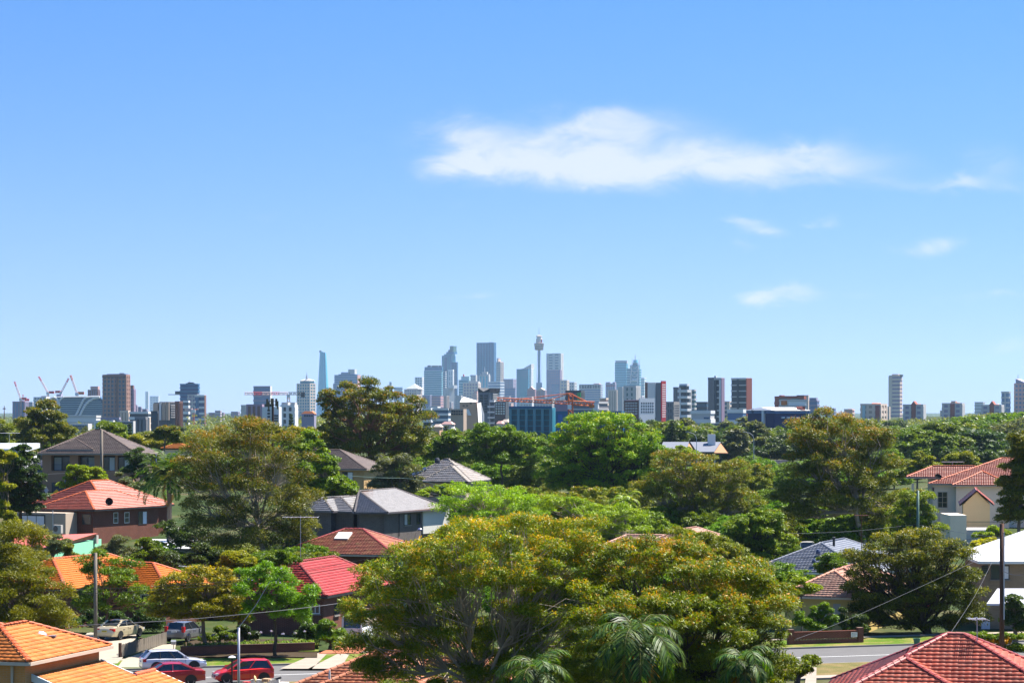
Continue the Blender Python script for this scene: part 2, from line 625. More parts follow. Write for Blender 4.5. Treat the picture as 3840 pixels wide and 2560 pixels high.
def limb_segs(rng, base, fork, pads, r, thick=1.0):
    """trunk, main limbs to groups of pads and twigs into each pad"""
    tr, pts = wobble(rng, base, fork, r, r * .72, 5, .018)
    flare = (np.array(base) - [0, 0, .3], np.array(base) + [0, 0, .25 * r / .2], r * 1.5, r)
    trunk = [flare] + tr
    K = max(3, min(14, len(pads) // 22))
    cen = pads[rng.choice(len(pads), K, replace=False), :3]
    for _ in range(5):
        a = np.argmin(((pads[:, None, :3] - cen[None]) ** 2).sum(2), axis=1)
        cen = np.array([pads[a == k, :3].mean(0) if (a == k).any() else cen[k] for k in range(K)])
    fork = np.array(fork)
    br = []
    for k in range(K):
        mem = pads[a == k]
        if not len(mem):
            continue
        j = fork + (cen[k] - fork) * .72 - np.array([0, 0, .08 * np.linalg.norm(cen[k] - fork)])
        sg, pp = wobble(rng, fork, j, r * .6 * thick, r * .28 * thick, 4, .05)
        trunk += sg
        for p in mem[::2]:
            src = pp[rng.integers(2, 5)]
            sg2, _ = wobble(rng, src, p[:3] - [0, 0, .25 * p[3]], r * .2 * thick, r * .05 * thick, 3, .07)
            br += sg2
    return trunk, br


PAL = {
    'gum': [(.055, .085, .010), (.10, .14, .016), (.155, .19, .022), (.21, .22, .03)],
    'olive': [(.05, .068, .012), (.09, .11, .02), (.14, .155, .03), (.18, .17, .04)],
    'fig': [(.035, .06, .010), (.075, .105, .016), (.13, .15, .018), (.19, .18, .02)],
    'bright': [(.05, .10, .010), (.09, .16, .014), (.14, .21, .018), (.19, .25, .022)],
    'green': [(.04, .075, .012), (.07, .12, .016), (.11, .16, .02), (.15, .19, .025)],
    'lime': [(.10, .17, .015), (.15, .23, .02), (.20, .28, .024), (.26, .31, .03)],
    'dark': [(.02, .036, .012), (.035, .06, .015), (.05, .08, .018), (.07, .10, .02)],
    'cyp': [(.015, .03, .008), (.025, .045, .01), (.035, .06, .012), (.05, .08, .015)],
    'grey': [(.055, .075, .035), (.085, .105, .05), (.12, .135, .065), (.16, .165, .085)],
    'yel': [(.09, .11, .01), (.15, .165, .012), (.22, .21, .014), (.30, .25, .015)],
    'palm': [(.018, .045, .008), (.03, .07, .012), (.05, .10, .016), (.10, .15, .04)],
    'fern': [(.06, .115, .014), (.09, .165, .018), (.125, .21, .022), (.16, .25, .026)],
}


def tree(name, label, Y, ells, pal, n, leaf=(.26, .1), rp=.8, trunk=None, bark='grey', r=.22, tip=None, tipf=.0,
         droop=.25, dens=1.0, flat=.62, cat='tree', group=None, seed=0, dy=.85, base=None, bottom=-.45, thick=1.0, twigs=True):
    """ells: (px, py, rx, ry[, dY]) in photograph pixels at distance Y"""
    rng = np.random.default_rng(seed + 11)
    rp *= 1.5
    s = Y / F
    E = []
    for e in ells:
        px, py, rx, ry = e[:4]
        yy = Y + (e[4] if len(e) > 4 else 0)
        c = W(px, py, yy)
        E.append((c.x, c.y, c.z, rx * s, rx * s * dy, ry * s))
    cx = float(np.mean([e[0] for e in E])); cy = float(np.mean([e[1] for e in E]))
    tx = (trunk - 1920) / F * Y if trunk is not None else cx
    bz = tz(tx, cy) if base is None else base
    org = np.array([tx, cy, bz])
    pads = crown_pads(rng, E, rp, dens, bottom)
    pads[:, :3] -= org
    keep = pads[:, 2] > .3
    pads = pads[keep]
    low = min(e[2] - e[5] for e in E) - bz
    top = max(e[2] + e[5] for e in E) - bz
    fz = max(.5, low + .18 * (top - low))
    fork = np.array([(cx - tx) * .5, 0, fz])
    v, q, c = leaves(rng, pads, n, leaf[0], leaf[1], PAL[pal] if isinstance(pal, str) else pal, tip, tipf, droop, flat)
    root = empty(name, tuple(org), label, cat, group)
    obj('crown', np_mesh('crown', v, q, LEAF, c), root)
    ts, bs = limb_segs(rng, (0, 0, 0), fork, pads, r, thick)
    tv, tq = tubes_np(ts, 7)
    obj('trunk', np_mesh('trunk', tv, tq, BARK[bark], smooth=True), root)
    if bs and twigs:
        bv, bq = tubes_np(bs, 4)
        tag(obj('branches', np_mesh('branches', bv, bq, BARK[bark], smooth=True), root), kind='stuff')
    return root


PROTO = {}


def proto(key, shape, pal, n=7000, seed=0, leaf=(.9, .45), rp=1.25, bark='grey', tip=None, tipf=0.):
    """a standing tree 10 m high, kept as mesh data for the woods further off"""
    rng = np.random.default_rng(seed + 100)
    if shape == 'round':
        E = [(0, 0, 6.2, 4, 4, 3.4), (1.6, .5, 5, 3, 3, 2.6), (-1.8, -.6, 5.2, 3, 3, 2.6)]
    elif shape == 'tall':
        E = [(0, 0, 6.4, 2.6, 2.6, 3.5), (.9, .2, 4.4, 2.5, 2.5, 2.4), (-1., -.3, 5.4, 2.2, 2.2, 2.6)]
    elif shape == 'flat':
        E = [(0, 0, 7.6, 5, 5, 1.9), (2.4, .5, 6.6, 3.2, 3.2, 1.7), (-2.6, -.4, 6.8, 3.2, 3.2, 1.8), (0, 1, 5.2, 3.5, 3.5, 1.5)]
    elif shape == 'low':
        E = [(0, 0, 4.2, 5.5, 5.5, 3.9), (3.2, .5, 3.4, 3.4, 3.4, 3.), (-3.4, .2, 3.2, 3.4, 3.4, 3.)]
    pads = crown_pads(rng, E, rp)
    v, q, c = leaves(rng, pads, n, leaf[0], leaf[1], PAL[pal], tip, tipf)
    ts, bs = limb_segs(rng, (0, 0, 0), (0, 0, 2.2), pads, .3)
    tv, tq = tubes_np(ts, 5)
    PROTO[key] = (np_mesh('crown', v, q, LEAF, c), np_mesh('trunk', tv, tq, BARK[bark]))


def conifer_proto(key, pal, pine=True):
    rng = np.random.default_rng(5)
    pads = []
    for k in range(16):
        z = 1.2 + k * .55
        rr = (2.6 if pine else 1.7) * (1 - z / 10.6) + .15
        m = max(3, int(7 * rr))
        for a in range(m):
            t = 2 * math.pi * (a + .5 * (k % 2)) / m
            for f in (.5, .95):
                pads.append((rr * f * math.cos(t), rr * f * math.sin(t), z + .15 * f, .42))
    pads = np.array(pads)
    v, q, c = leaves(rng, pads, 7000, .5, .2, PAL[pal], flat=.35)
    tv, tq = tubes_np([((0, 0, 0), (0, 0, 9.8), .25, .04)], 6)
    PROTO[key] = (np_mesh('crown', v, q, LEAF, c), np_mesh('trunk', tv, tq, BARK['dark']))


def plant(key, name, label, cat, group, loc, h, wscale=1.0, rot=0.0):
    root = empty(name, loc, label, cat, group, rot)
    root.scale = (h / 10 * wscale, h / 10 * wscale, h / 10)
    obj('crown', PROTO[key][0], root)
    obj('trunk', PROTO[key][1], root)
    return root


def palm(name, label, loc, h, L, nf, seed=0, stiff=.5, pal='green', r=.2, leaflet=.5, dead=0, group=None, up=.9, lw=.05):
    leaflet *= 1.15
    rng = np.random.default_rng(seed)
    root = empty(name, loc, label, 'palm tree', group)
    tv, tq = tubes_np(wobble(rng, (0, 0, -.2), (0, 0, h), r * 1.15, r * .85, 8, .004)[0], 9)
    obj('trunk', np_mesh('trunk', tv, tq, BARK['grey'], smooth=True), root)
    base = np.array(PAL[pal])
    for i in range(nf + dead):
        isd = i >= nf
        az = 2 * math.pi * (i * .381966 + .04 * rng.random())
        el = math.radians(-25 - 40 * rng.random()) if isd else math.radians(88 - 115 * (1 - up * .15) * ((i + .5) / nf) ** .85)
        Lf = L * (.8 + .3 * rng.random())
        K = 9
        p = np.array([0, 0, h]); e = el
        rach = [p]
        for k in range(K):
            d = np.array([math.cos(az) * math.cos(e), math.sin(az) * math.cos(e), math.sin(e)])
            p = p + d * Lf / K
            rach.append(p)
            e -= (1 - stiff) * .34 * (1 + k * .12)
        rach = np.array(rach)
        # leaflets
        nl = 34
        t = np.linspace(.12, .985, nl)
        tt = t * K
        i0 = np.minimum(tt.astype(int), K - 1)
        P = rach[i0] + (rach[i0 + 1] - rach[i0]) * (tt - i0)[:, None]
        T = unit(rach[i0 + 1] - rach[i0])
        S = unit(np.cross(T, np.array([0, 0, 1.])))
        N = np.cross(S, T)
        vs, cs = [], []
        ln = leaflet * Lf / 3 * np.sin(np.pi * (t * .85 + .12)) ** .6
        for sg in (-1, 1):
            ax = unit(S * sg * .8 + T * .55 + N * (.25 * stiff) + np.array([0, 0, -.55 * (1 - stiff)]) + rng.normal(size=(nl, 3)) * .09)
            wd = unit(np.cross(ax, N)) * lw
            tipp = P + ax * ln[:, None] + np.array([0, 0, -1]) * (ln * (.32 * (1 - stiff)))[:, None]
            mid = P + ax * ln[:, None] * .5
            vs.append(np.stack([P, mid + wd, tipp, mid - wd], axis=1))
            if isd:
                c = np.array([.22, .12, .03]) * (.6 + .6 * rng.random((nl, 1)))
            else:
                c = base[rng.integers(0, len(base), nl)] * (.7 + .5 * rng.random((nl, 1)))
            cs.append(np.repeat(c, 4, axis=0))
        rv, rq = tubes_np([(rach[k], rach[k + 1], .035 * (1 - k / (K + 2)), .035 * (1 - (k + 1) / (K + 2))) for k in range(K)], 4)
        lv = np.concatenate([x.reshape(-1, 3) for x in vs])
        V = np.concatenate([lv, rv])
        Q = np.concatenate([np.arange(len(lv)).reshape(-1, 4), rq + len(lv)])
        C = np.concatenate(cs + [np.tile(np.array([[.12, .13, .04]]), (len(rv), 1))])
        obj('dead_frond' if isd else 'frond', np_mesh('frond', V, Q, LEAF, C), root)
    return root

# ================================================================ ground, road, pavements
def ground_mat():
    m = bpy.data.materials.new('ground')
    m.use_nodes = True
    t = m.node_tree
    p = t.nodes['Principled BSDF']
    p.inputs['Roughness'].default_value = .95
    p.inputs['Specular IOR Level'].default_value = .1
    geo = nd(t, 'ShaderNodeNewGeometry')
    n = nd(t, 'ShaderNodeTexNoise')
    n.inputs['Scale'].default_value = .12; n.inputs['Detail'].default_value = 10; n.inputs['Roughness'].default_value = .65
    t.links.new(geo.outputs['Position'], n.inputs['Vector'])
    cr = nd(t, 'ShaderNodeValToRGB')
    el = cr.color_ramp.elements
    el[0].position = .36; el[0].color = (.022, .04, .009, 1)
    el[1].position = .66; el[1].color = (.10, .085, .04, 1)
    e = el.new(.5); e.color = (.042, .06, .016, 1)
    t.links.new(n.outputs['Fac'], cr.inputs[0])
    t.links.new(cr.outputs[0], p.inputs['Base Color'])
    return m


def grass_mat(key, g, dry, lo=.45, hi=.62, sc=.5):
    if key in _M:
        return _M[key]
    m = bpy.data.materials.new(key)
    m.use_nodes = True
    t = m.node_tree
    p = t.nodes['Principled BSDF']
    p.inputs['Roughness'].default_value = .9
    p.inputs['Specular IOR Level'].default_value = .1
    geo = nd(t, 'ShaderNodeNewGeometry')
    n = nd(t, 'ShaderNodeTexNoise')
    n.inputs['Scale'].default_value = sc; n.inputs['Detail'].default_value = 8; n.inputs['Roughness'].default_value = .7
    t.links.new(geo.outputs['Position'], n.inputs['Vector'])
    mr = nd(t, 'ShaderNodeMapRange')
    mr.inputs['From Min'].default_value = lo; mr.inputs['From Max'].default_value = hi
    t.links.new(n.outputs['Fac'], mr.inputs['Value'])
    mx = nd(t, 'ShaderNodeMix', data_type='RGBA')
    t.links.new(mr.outputs[0], mx.inputs['Factor'])
    mx.inputs['A'].default_value = (*g, 1); mx.inputs['B'].default_value = (*dry, 1)
    n2 = nd(t, 'ShaderNodeTexNoise')
    n2.inputs['Scale'].default_value = 14; n2.inputs['Detail'].default_value = 3
    t.links.new(geo.outputs['Position'], n2.inputs['Vector'])
    sc_ = nd(t, 'ShaderNodeVectorMath', operation='SCALE')
    t.links.new(mx.outputs['Result'], sc_.inputs[0])
    t.links.new(mth(t, 'MULTIPLY_ADD', n2.outputs['Fac'], 1.1, .45), sc_.inputs['Scale'])
    t.links.new(sc_.outputs[0], p.inputs['Base Color'])
    b = nd(t, 'ShaderNodeBump')
    b.inputs['Strength'].default_value = .8; b.inputs['Distance'].default_value = .08
    t.links.new(n2.outputs['Fac'], b.inputs['Height'])
    t.links.new(b.outputs[0], p.inputs['Normal'])
    _M[key] = m
    return m


def build_ground():
    ys = np.concatenate([np.linspace(-150, 600, 76), np.geomspace(612, 15400, 70)])
    us = np.linspace(-1, 1, 121)
    vs = []
    for y in ys:
        hw = min(9300, 420 + .62 * max(y, 0))
        x = us * hw
        z = terrain(x, np.full_like(x, y))
        vs.append(np.stack([x, np.full_like(x, y), z], axis=1))
    V = np.concatenate(vs)
    n = len(us)
    i = np.arange(len(ys) - 1)[:, None] * n + np.arange(n - 1)[None]
    Q = np.stack([i, i + 1, i + 1 + n, i + n], axis=2).reshape(-1, 4)
    o = obj('ground', np_mesh('ground', V, Q, ground_mat(), smooth=True))
    tag(o, kind='structure')


build_ground()

RA = R(18.2)
RO = Vector((0, 174))
RS = Vector((math.cos(RA), math.sin(RA)))
RT = Vector((-math.sin(RA), math.cos(RA)))


def RP(s, t):
    return RO + RS * s + RT * t


def road_pt(px, py, z=0.0):
    """photograph pixel on the ground -> road coordinates"""
    g = G(px, py, z)
    d = Vector((g.x, g.y)) - RO
    return d.dot(RS), d.dot(RT)


def strip(name, s0, s1, t0, t1, z, m, th=.0, kind='structure', n=1):
    mb = MB()
    pts = [RP(s0 + (s1 - s0) * k / n, t0) for k in range(n + 1)] + [RP(s1 - (s1 - s0) * k / n, t1) for k in range(n + 1)]
    if th:
        mb.prism([(p.x, p.y) for p in pts], z - th, z)
    else:
        mb.add([(p.x, p.y, z) for p in pts], [tuple(range(len(pts)))])
    return tag(mb.build(name, m), kind=kind)


def patch(name, pix, z, m, th=0.0):
    mb = MB()
    pts = [G(px, py, z) for px, py in pix]
    # keep anticlockwise
    a = sum(pts[i].x * pts[(i + 1) % len(pts)].y - pts[(i + 1) % len(pts)].x * pts[i].y for i in range(len(pts)))
    if a < 0:
        pts.reverse()
    if th:
        mb.prism([(p.x, p.y) for p in pts], z - th, z)
    else:
        mb.add([(p.x, p.y, z) for p in pts], [tuple(range(len(pts)))])
    return tag(mb.build(name, m), kind='structure')


ASPH = mat('asphalt', (.125, .12, .118), .9, .2, .22, .9, .5, detail=10)
CONC = mat('concrete', (.31, .27, .21), .9, .2, .18, .7, .3, detail=8)
PATHM = mat('path_concrete', (.30, .25, .20), .9, .2, .25, .8, .3, detail=8)
KERB = mat('kerbstone', (.27, .24, .21), .9, .2, .3, 2, .3)
PAINTW = mat('road_paint', (.72, .72, .70), .7, .3, .12, 4)
GRASS = grass_mat('lawn', (.08, .14, .010), (.22, .18, .055))
DRY = grass_mat('dry_lawn', (.09, .10, .025), (.20, .145, .06), .36, .6)

strip('road', -150, 150, -5.2, 6.1, .012, ASPH)
strip('grass_verge', -150, 150, 6.25, 12.0, .125, GRASS, .12)
strip('footpath', -150, 150, 12.0, 13.1, .130, PATHM, .12)
strip('near_verge', -150, 150, -12.5, -5.35, .125, DRY, .12)
strip('near_footpath', -150, 150, -14.0, -12.5, .130, PATHM, .12)
for t0 in (6.1, -5.35):
    strip('kerb', -150, 150, t0, t0 + .15, .135, KERB, .14)
strip('painted_centre_line', -150, 150, -.07, .07, .018, PAINTW)
# driveways (far side), crossing the verge
patch('driveway', [(330, 2490), (300, 2400), (330, 2368), (535, 2368), (490, 2410), (458, 2466), (440, 2485)], .139, CONC, .03)
patch('driveway', [(463, 2470), (610, 2415), (660, 2412), (655, 2440), (640, 2472), (560, 2500), (440, 2500)], .147, CONC, .03)
patch('brick_driveway', [(1195, 2448), (1310, 2395), (1365, 2400), (1372, 2432), (1345, 2448)], .16,
      brick_mat('driveway_brick', (.40, .13, .06), (.34, .11, .05), (.26, .15, .10)), .03)
for dx in (0, 85):
    patch('driveway_track', [(1180 + dx, 2450), (1225 + dx, 2450), (1170 + dx * 1.25, 2505), (1050 + dx * 1.25, 2505)], .15, PATHM, .02)
patch('garden_bed', [(655, 2462), (1190, 2462), (1190, 2395), (700, 2395)], .2, mat('soil', (.05, .035, .02), .95, .1, .4, 3))
patch('front_lawn', [(1120, 2440), (1195, 2440), (1195, 2395), (1100, 2395)], .26, GRASS)
patch('side_path', [(3030, 2500), (3062, 2500), (3060, 2600), (3010, 2600)], .155, PATHM, .02)
patch('playing_field', [(2770, 1790), (2990, 1790), (2990, 1725), (2770, 1725)], .6, grass_mat('oval_grass', (.16, .40, .02), (.24, .42, .04)))
patch('playing_field', [(3370, 1730), (3470, 1730), (3470, 1700), (3370, 1700)], 2.3, grass_mat('oval_grass', (.16, .40, .02), (.24, .42, .04)))

# ================================================================ houses
def tile_template(w=.31, e=.33, amp=.018):
    xs = np.linspace(0, w, 6)
    zs = np.array([.0, .012, .7, 1.0, .7, .0]) * amp
    v, q = [], []
    for x, z in zip(xs, zs):
        v += [(x, -.03, z + .05), (x, e + .07, z * .9 - .02), (x, -.03, z - .02)]
    for i in range(5):
        a, b = i * 3, (i + 1) * 3
        q += [(a, b, b + 1, a + 1), (a + 2, b + 2, b, a)]
    return np.array(v), np.array(q)


TV, TQ = tile_template()
TVF, TQF = tile_template(.31, .36, .012)


def tile_proto(m, flat=False):
    key = 'tile_' + m.name + str(flat)
    if key not in _M:
        _M[key] = np_mesh('tile', TVF if flat else TV, TQF if flat else TQ, m)
    return _M[key]


def cap_proto(m):
    key = 'cap_' + m.name
    if key not in _M:
        mb = MB()
        n = 5
        vs = []
        for y, k in ((0, 1.12), (.42, .92)):
            for i in range(n + 1):
                t = math.pi * i / n
                vs.append((math.cos(t) * .15 * k, y, math.sin(t) * .11 * k - .01))
        mb.add(vs, [(i, i + 1, n + 2 + i, n + 1 + i) for i in range(n)] + [tuple(range(n, -1, -1))])
        _M[key] = mb.mesh('ridge_cap', m)
    return _M[key]


def inside(p, poly):
    c = False
    n = len(poly)
    for i in range(n):
        x1, y1 = poly[i]; x2, y2 = poly[(i + 1) % n]
        if (y1 > p[1]) != (y2 > p[1]) and p[0] < (x2 - x1) * (p[1] - y1) / (y2 - y1) + x1:
            c = not c
    return c


class House:
    def __init__(s, name, label, loc, cat='house', group=None):
        s.root = empty(name, loc, label, cat, group)
        s.o = Vector(loc)
        s.faces = []; s.lines = []; s.eaves = []; s.bare = []

    # -- roof shapes ------------------------------------------------
    def hip(s, P, phi, h, ridge, axis, tanp, hy=None):
        phi = R(phi)
        ex = Vector((math.cos(phi), -math.sin(phi), 0)); ey = Vector((math.sin(phi), math.cos(phi), 0))
        hx = h; hy = hy or h
        dz = Vector((0, 0, -h * tanp))
        if axis == 'y':
            Q = P + ey * ridge
            FL, FR = P - ex * hx - ey * hy + dz, P + ex * hx - ey * hy + dz
            BL, BR = Q - ex * hx + ey * hy + dz, Q + ex * hx + ey * hy + dz
            fs = [(FL, FR, P), (FR, BR, Q, P), (BR, BL, Q), (BL, FL, P, Q)]
            s.lines += [(FL, P), (FR, P), (BR, Q), (BL, Q), (P, Q)]
        else:
            Q = P + ex * ridge
            FL, BL = P - ex * hx - ey * hy + dz, P - ex * hx + ey * hy + dz
            FR, BR = Q + ex * hx - ey * hy + dz, Q + ex * hx + ey * hy + dz
            fs = [(FL, FR, Q, P), (FR, BR, Q), (BR, BL, P, Q), (BL, FL, P)]
            s.lines += [(FL, P), (BL, P), (FR, Q), (BR, Q), (P, Q)]
        s.faces += fs
        s.eaves += [(FL, FR), (FR, BR), (BR, BL), (BL, FL)]
        return dict(FL=FL, FR=FR, BL=BL, BR=BR, P=P, Q=Q, ex=ex, ey=ey, ze=FL.z)

    def rect(s, h, ov=.5):
        ex, ey = h['ex'], h['ey']
        return [h['FL'] + ex * ov + ey * ov, h['FR'] - ex * ov + ey * ov, h['BR'] - ex * ov - ey * ov, h['BL'] + ex * ov - ey * ov]

    def walls(s, rc, z0, z1, m, name='wall'):
        mb = MB()
        mb.prism([(p.x - s.o.x, p.y - s.o.y) for p in rc], z0 - s.o.z, z1 - s.o.z)
        return mb.build(name, m, s.root)

    # -- roof covering ----------------------------------------------
    def roof(s, m, capm=None, single=0, flat=False, under=None, gutter=None, e=.33, gname='gutter'):
        capm = capm or m
        mb = MB()
        for f in s.faces + s.bare:
            vs = [v - s.o for v in f]
            mb.add([v + Vector((0, 0, -.03)) for v in vs], [tuple(range(len(vs)))])
            mb.add([v + Vector((0, 0, -.16)) for v in vs], [tuple(reversed(range(len(vs))))])
        rf = mb.build('roof', under or mat('roof_underlay', (.10, .05, .035), .9, .1), s.root)
        if flat and e < .35:
            e = .36
        w = .31
        T = []
        for f in s.faces:
            n = Vector((0, 0, 0))
            for i in range(len(f)):
                a, b = f[i], f[(i + 1) % len(f)]
                n += a.cross(b)
            n.normalize()
            if n.z < 0: n = -n
            u = Vector((0, 0, 1)).cross(n)
            if u.length < 1e-4: u = Vector((1, 0, 0))
            u.normalize()
            g = n.cross(u)          # up the slope
            o0 = min(f, key=lambda v: v.z)
            pl = [((v - o0).dot(u), (v - o0).dot(g)) for v in f]
            smax = max(p[1] for p in pl); u0 = min(p[0] for p in pl); u1 = max(p[0] for p in pl)
            k = 0
            while k * e < smax:
                sv = k * e
                for j in range(int((u1 - u0) / w) + 1):
                    uu = u0 + j * w
                    if inside((uu + w / 2, sv + e * .45), pl):
                        T.append((o0 + u * uu + g * sv + n * .035, u, g, n))
                k += 1
        tv, tq = (TVF, TQF) if flat else (TV, TQ)
        if e > .34:     # longer, thicker tiles
            tv = tv * np.array([1, e / (.36 if flat else .33), 1.35])
        front = []
        rest = T
        if single:
            def score(t):
                p = t[0]
                px = 1920 + F * p.x / p.y; py = HZ + F * (CZ - p.z) / p.y
                infr = -40 < px < 3880 and py < 2600
                face = -t[3].dot(Vector((p.x, p.y, p.z - CZ)).normalized())
                return (infr and face > .02, face / p.y)
            T.sort(key=score, reverse=True)
            front, rest = T[:single], T[single:]
            pm = tile_proto(m, flat)
            for p, u, g, n in front:
                o = bpy.data.objects.new('tile', pm)
                COL.objects.link(o)
                o.parent = rf
                jit = n * random.uniform(-.006, .008) + u * random.uniform(-.006, .006)
                M = Matrix((u, g, n)).transposed().to_4x4() @ Matrix.Rotation(random.gauss(0, .012), 4, 'Z') @ Matrix.Rotation(random.gauss(0, .012), 4, 'X')
                M.translation = p - s.o + jit
                o.matrix_local = M
        if rest:
            B = np.array([[list(u), list(g), list(n)] for p, u, g, n in rest])
            P0 = np.array([list(p - s.o) for p, u, g, n in rest])
            P0 = P0 + B[:, 2] * np.random.default_rng(3).uniform(-.006, .008, (len(rest), 1))
            V = (tv[None] @ B) + P0[:, None]
            Q = tq[None] + (np.arange(len(rest)) * len(tv))[:, None, None]
            o = obj('tile_courses', np_mesh('tile_courses', V.reshape(-1, 3), Q.reshape(-1, 4), m), rf)
            tag(o, kind='stuff')
        # ridge and hip caps
        cp = cap_proto(capm)
        cv = np.array([v.co[:] for v in cp.vertices])
        caps = []
        for a, b in s.lines:
            d = b - a
            k = max(1, int(d.length / .40))
            y = d.normalized()
            x = y.cross(Vector((0, 0, 1))).normalized()
            z = x.cross(y)
            for i in range(k):
                caps.append((a + y * (i * d.length / k) + z * .05 - s.o, x, y, z))
        if single:
            for p, x, y, z in caps[:280]:
                o = bpy.data.objects.new('ridge_cap', cp)
                COL.objects.link(o)
                o.parent = rf
                M = Matrix((x, y, z)).transposed().to_4x4()
                M.translation = p
                o.matrix_local = M
        else:
            mb = MB()
            fcs = [tuple(pg.vertices) for pg in cp.polygons]
            for p, x, y, z in caps:
                M = Matrix((x, y, z)).transposed().to_4x4(); M.translation = p
                mb.add([M @ Vector(c) for c in cv], fcs)
            if caps:
                tag(mb.build('ridge_caps', capm, rf), kind='stuff')
        # gutters
        if gutter:
            for a, b in s.eaves:
                d = (b - a).normalized()
                nrm = Vector((d.y, -d.x, 0))
                M = Matrix((d, nrm, Vector((0, 0, 1)))).transposed().to_4x4()
                M.translation = a - s.o
                mb = MB()
                mb.box(-.06, (b - a).length + .06, .0, .11, -.17, -.015, M=M)
                mb.build(gname, gutter, rf)
        return rf

    # -- openings --------------------------------------------------
    def on_wall(s, A, B, px, py=None):
        k = (px - 1920) / F
        dx, dy = B.x - A.x, B.y - A.y
        t = (k * A.y - A.x) / (dx - k * dy)
        Y = A.y + dy * t
        L = math.hypot(dx, dy)
        return t * L, (CZ - (py - HZ) / F * Y if py is not None else None)

    def frame_M(s, A, B):
        d = Vector((B.x - A.x, B.y - A.y, 0)).normalized()
        n = Vector((d.y, -d.x, 0))
        if n.dot(Vector((A.x, A.y, 0))) > 0: n = -n
        M = Matrix((d, n, Vector((0, 0, 1)))).transposed().to_4x4()
        M.translation = Vector((A.x, A.y, 0)) - s.o
        return M

    def window(s, A, B, box, pane, frame, mull=(1, 1), name='window', sill=None, fw=.07, open_=None, parent=None):
        """box = px0, px1, py0, py1 in the photograph"""
        u0, z1 = s.on_wall(A, B, box[0], box[2])
        u1, _ = s.on_wall(A, B, box[1], box[2])
        _, z0 = s.on_wall(A, B, (box[0] + box[1]) / 2, box[3])
        if u1 < u0: u0, u1 = u1, u0
        M = s.frame_M(A, B)
        mb = MB()
        mb.box(u0, u1, .004, .05, z0, z0 + fw, M=M).box(u0, u1, .004, .05, z1 - fw, z1, M=M)
        mb.box(u0, u0 + fw, .004, .048, z0 + fw, z1 - fw, M=M).box(u1 - fw, u1, .004, .048, z0 + fw, z1 - fw, M=M)
        for i in range(1, mull[0]):
            u = u0 + (u1 - u0) * i / mull[0]
            mb.box(u - .03, u + .03, .004, .044, z0 + fw, z1 - fw, M=M)
        for i in range(1, mull[1]):
            z = z0 + (z1 - z0) * i / mull[1]
            mb.box(u0 + fw, u1 - fw, .004, .04, z - .025, z + .025, M=M)
        f = mb.build(name, frame, parent or s.root)
        panes = pane if isinstance(pane, list) else [pane] * mull[0]
        for i in range(mull[0]):
            ua = u0 + (u1 - u0) * i / mull[0] + .03; ub = u0 + (u1 - u0) * (i + 1) / mull[0] - .03
            MB().box(ua, ub, .003, .018, z0 + .03, z1 - .03, M=M).build('pane', panes[i % len(panes)], f)
        if sill:
            MB().box(u0 - .08, u1 + .08, .004, .12, z0 - .1, z0, M=M).build('sill', sill, f)
        return f

    def panel(s, A, B, box, m, name, th=.1, off=.004):
        u0, z1 = s.on_wall(A, B, box[0], box[2]); u1, _ = s.on_wall(A, B, box[1], box[2])
        _, z0 = s.on_wall(A, B, (box[0] + box[1]) / 2, box[3])
        if u1 < u0: u0, u1 = u1, u0
        return MB().box(u0, u1, off, off + th, z0, z1, M=s.frame_M(A, B)).build(name, m, s.root)

    def pipe(s, A, B, px, py0, py1, m, r=.05, name='downpipe'):
        u, z1 = s.on_wall(A, B, px, py0); _, z0 = s.on_wall(A, B, px, py1)
        M = s.frame_M(A, B)
        return MB().tube([M @ Vector((u, .08, z0)), M @ Vector((u, .08, z1))], r, 6).build(name, m, s.root)


ORANGE = tile_mat('tile_orange', (.47, .14, .028), .65, .2, .42, (.50, .24, .08))
ORANGE2 = tile_mat('tile_glazed_orange', (.52, .125, .008), .6, .2, .22)
TERRA = tile_mat('tile_terracotta', (0.385, 0.118, 0.048), .55, .4, .3, (.32, .26, .18))
RED = tile_mat('tile_red', (.42, .085, .045), .55, .25, .48, (.46, .20, .13))
BRED = tile_mat('tile_bright_red', (.36, .03, .022), .45, .4, .28, (.40, .09, .07))
BRNRED = tile_mat('tile_brown_red', (0.266, 0.070, 0.037), .6, .4, .3, (.42, .30, .10))
PINK = tile_mat('tile_pink', (.40, .205, .14), .6, .4, .3, (.55, .42, .30))
SALMON = tile_mat('tile_salmon', (0.348, 0.078, 0.037), .45, .6, .3, (.50, .20, .13))
BROWN = tile_mat('tile_brown', (0.118, 0.081, 0.063), .5, .5, .3, (.24, .19, .15))
GREYT = tile_mat('tile_grey', (.22, .205, .20), .5, .45, .22)
GREYB = tile_mat('tile_weathered_grey', (.34, .30, .27), .6, .4, .35, (.36, .24, .13))
BLUE = tile_mat('tile_blue_black', (.13, .14, .17), .48, .95, .25)
CAPO = tile_mat('cap_orange', (0.459, 0.096, 0.022), .5, .4, .2)
CAPR = tile_mat('cap_red', (0.266, 0.033, 0.022), .45, .5, .2)
WHITEP = mat('white_paint', (.78, .77, .74), .55, .4, .06, 2)
CREAMP = mat('cream_gutter', (.55, .44, .34), .5, .4, .08, 2)
GUTW = mat('gutter_grey', (.42, .40, .40), .4, .5, .1, 2)
DARKF = mat('dark_frame', (.03, .028, .03), .4, .5, .1, 2)
GLASS = mat('window_glass', (.03, .04, .05), .06, .8, .2, .6)
BLIND = mat('blind', (.88, .84, .88), .8, .2, .06, 3)
CURTAIN = mat('curtain', (.50, .50, .48), .8, .2, .1, 3)
STEEL = mat('steel', (.42, .43, .44), .4, .5, .15, 4, metal=.6)
BR_ORANGE = brick_mat('brick_orange', (.60, .26, .08), (.54, .23, .07), (.50, .30, .16))
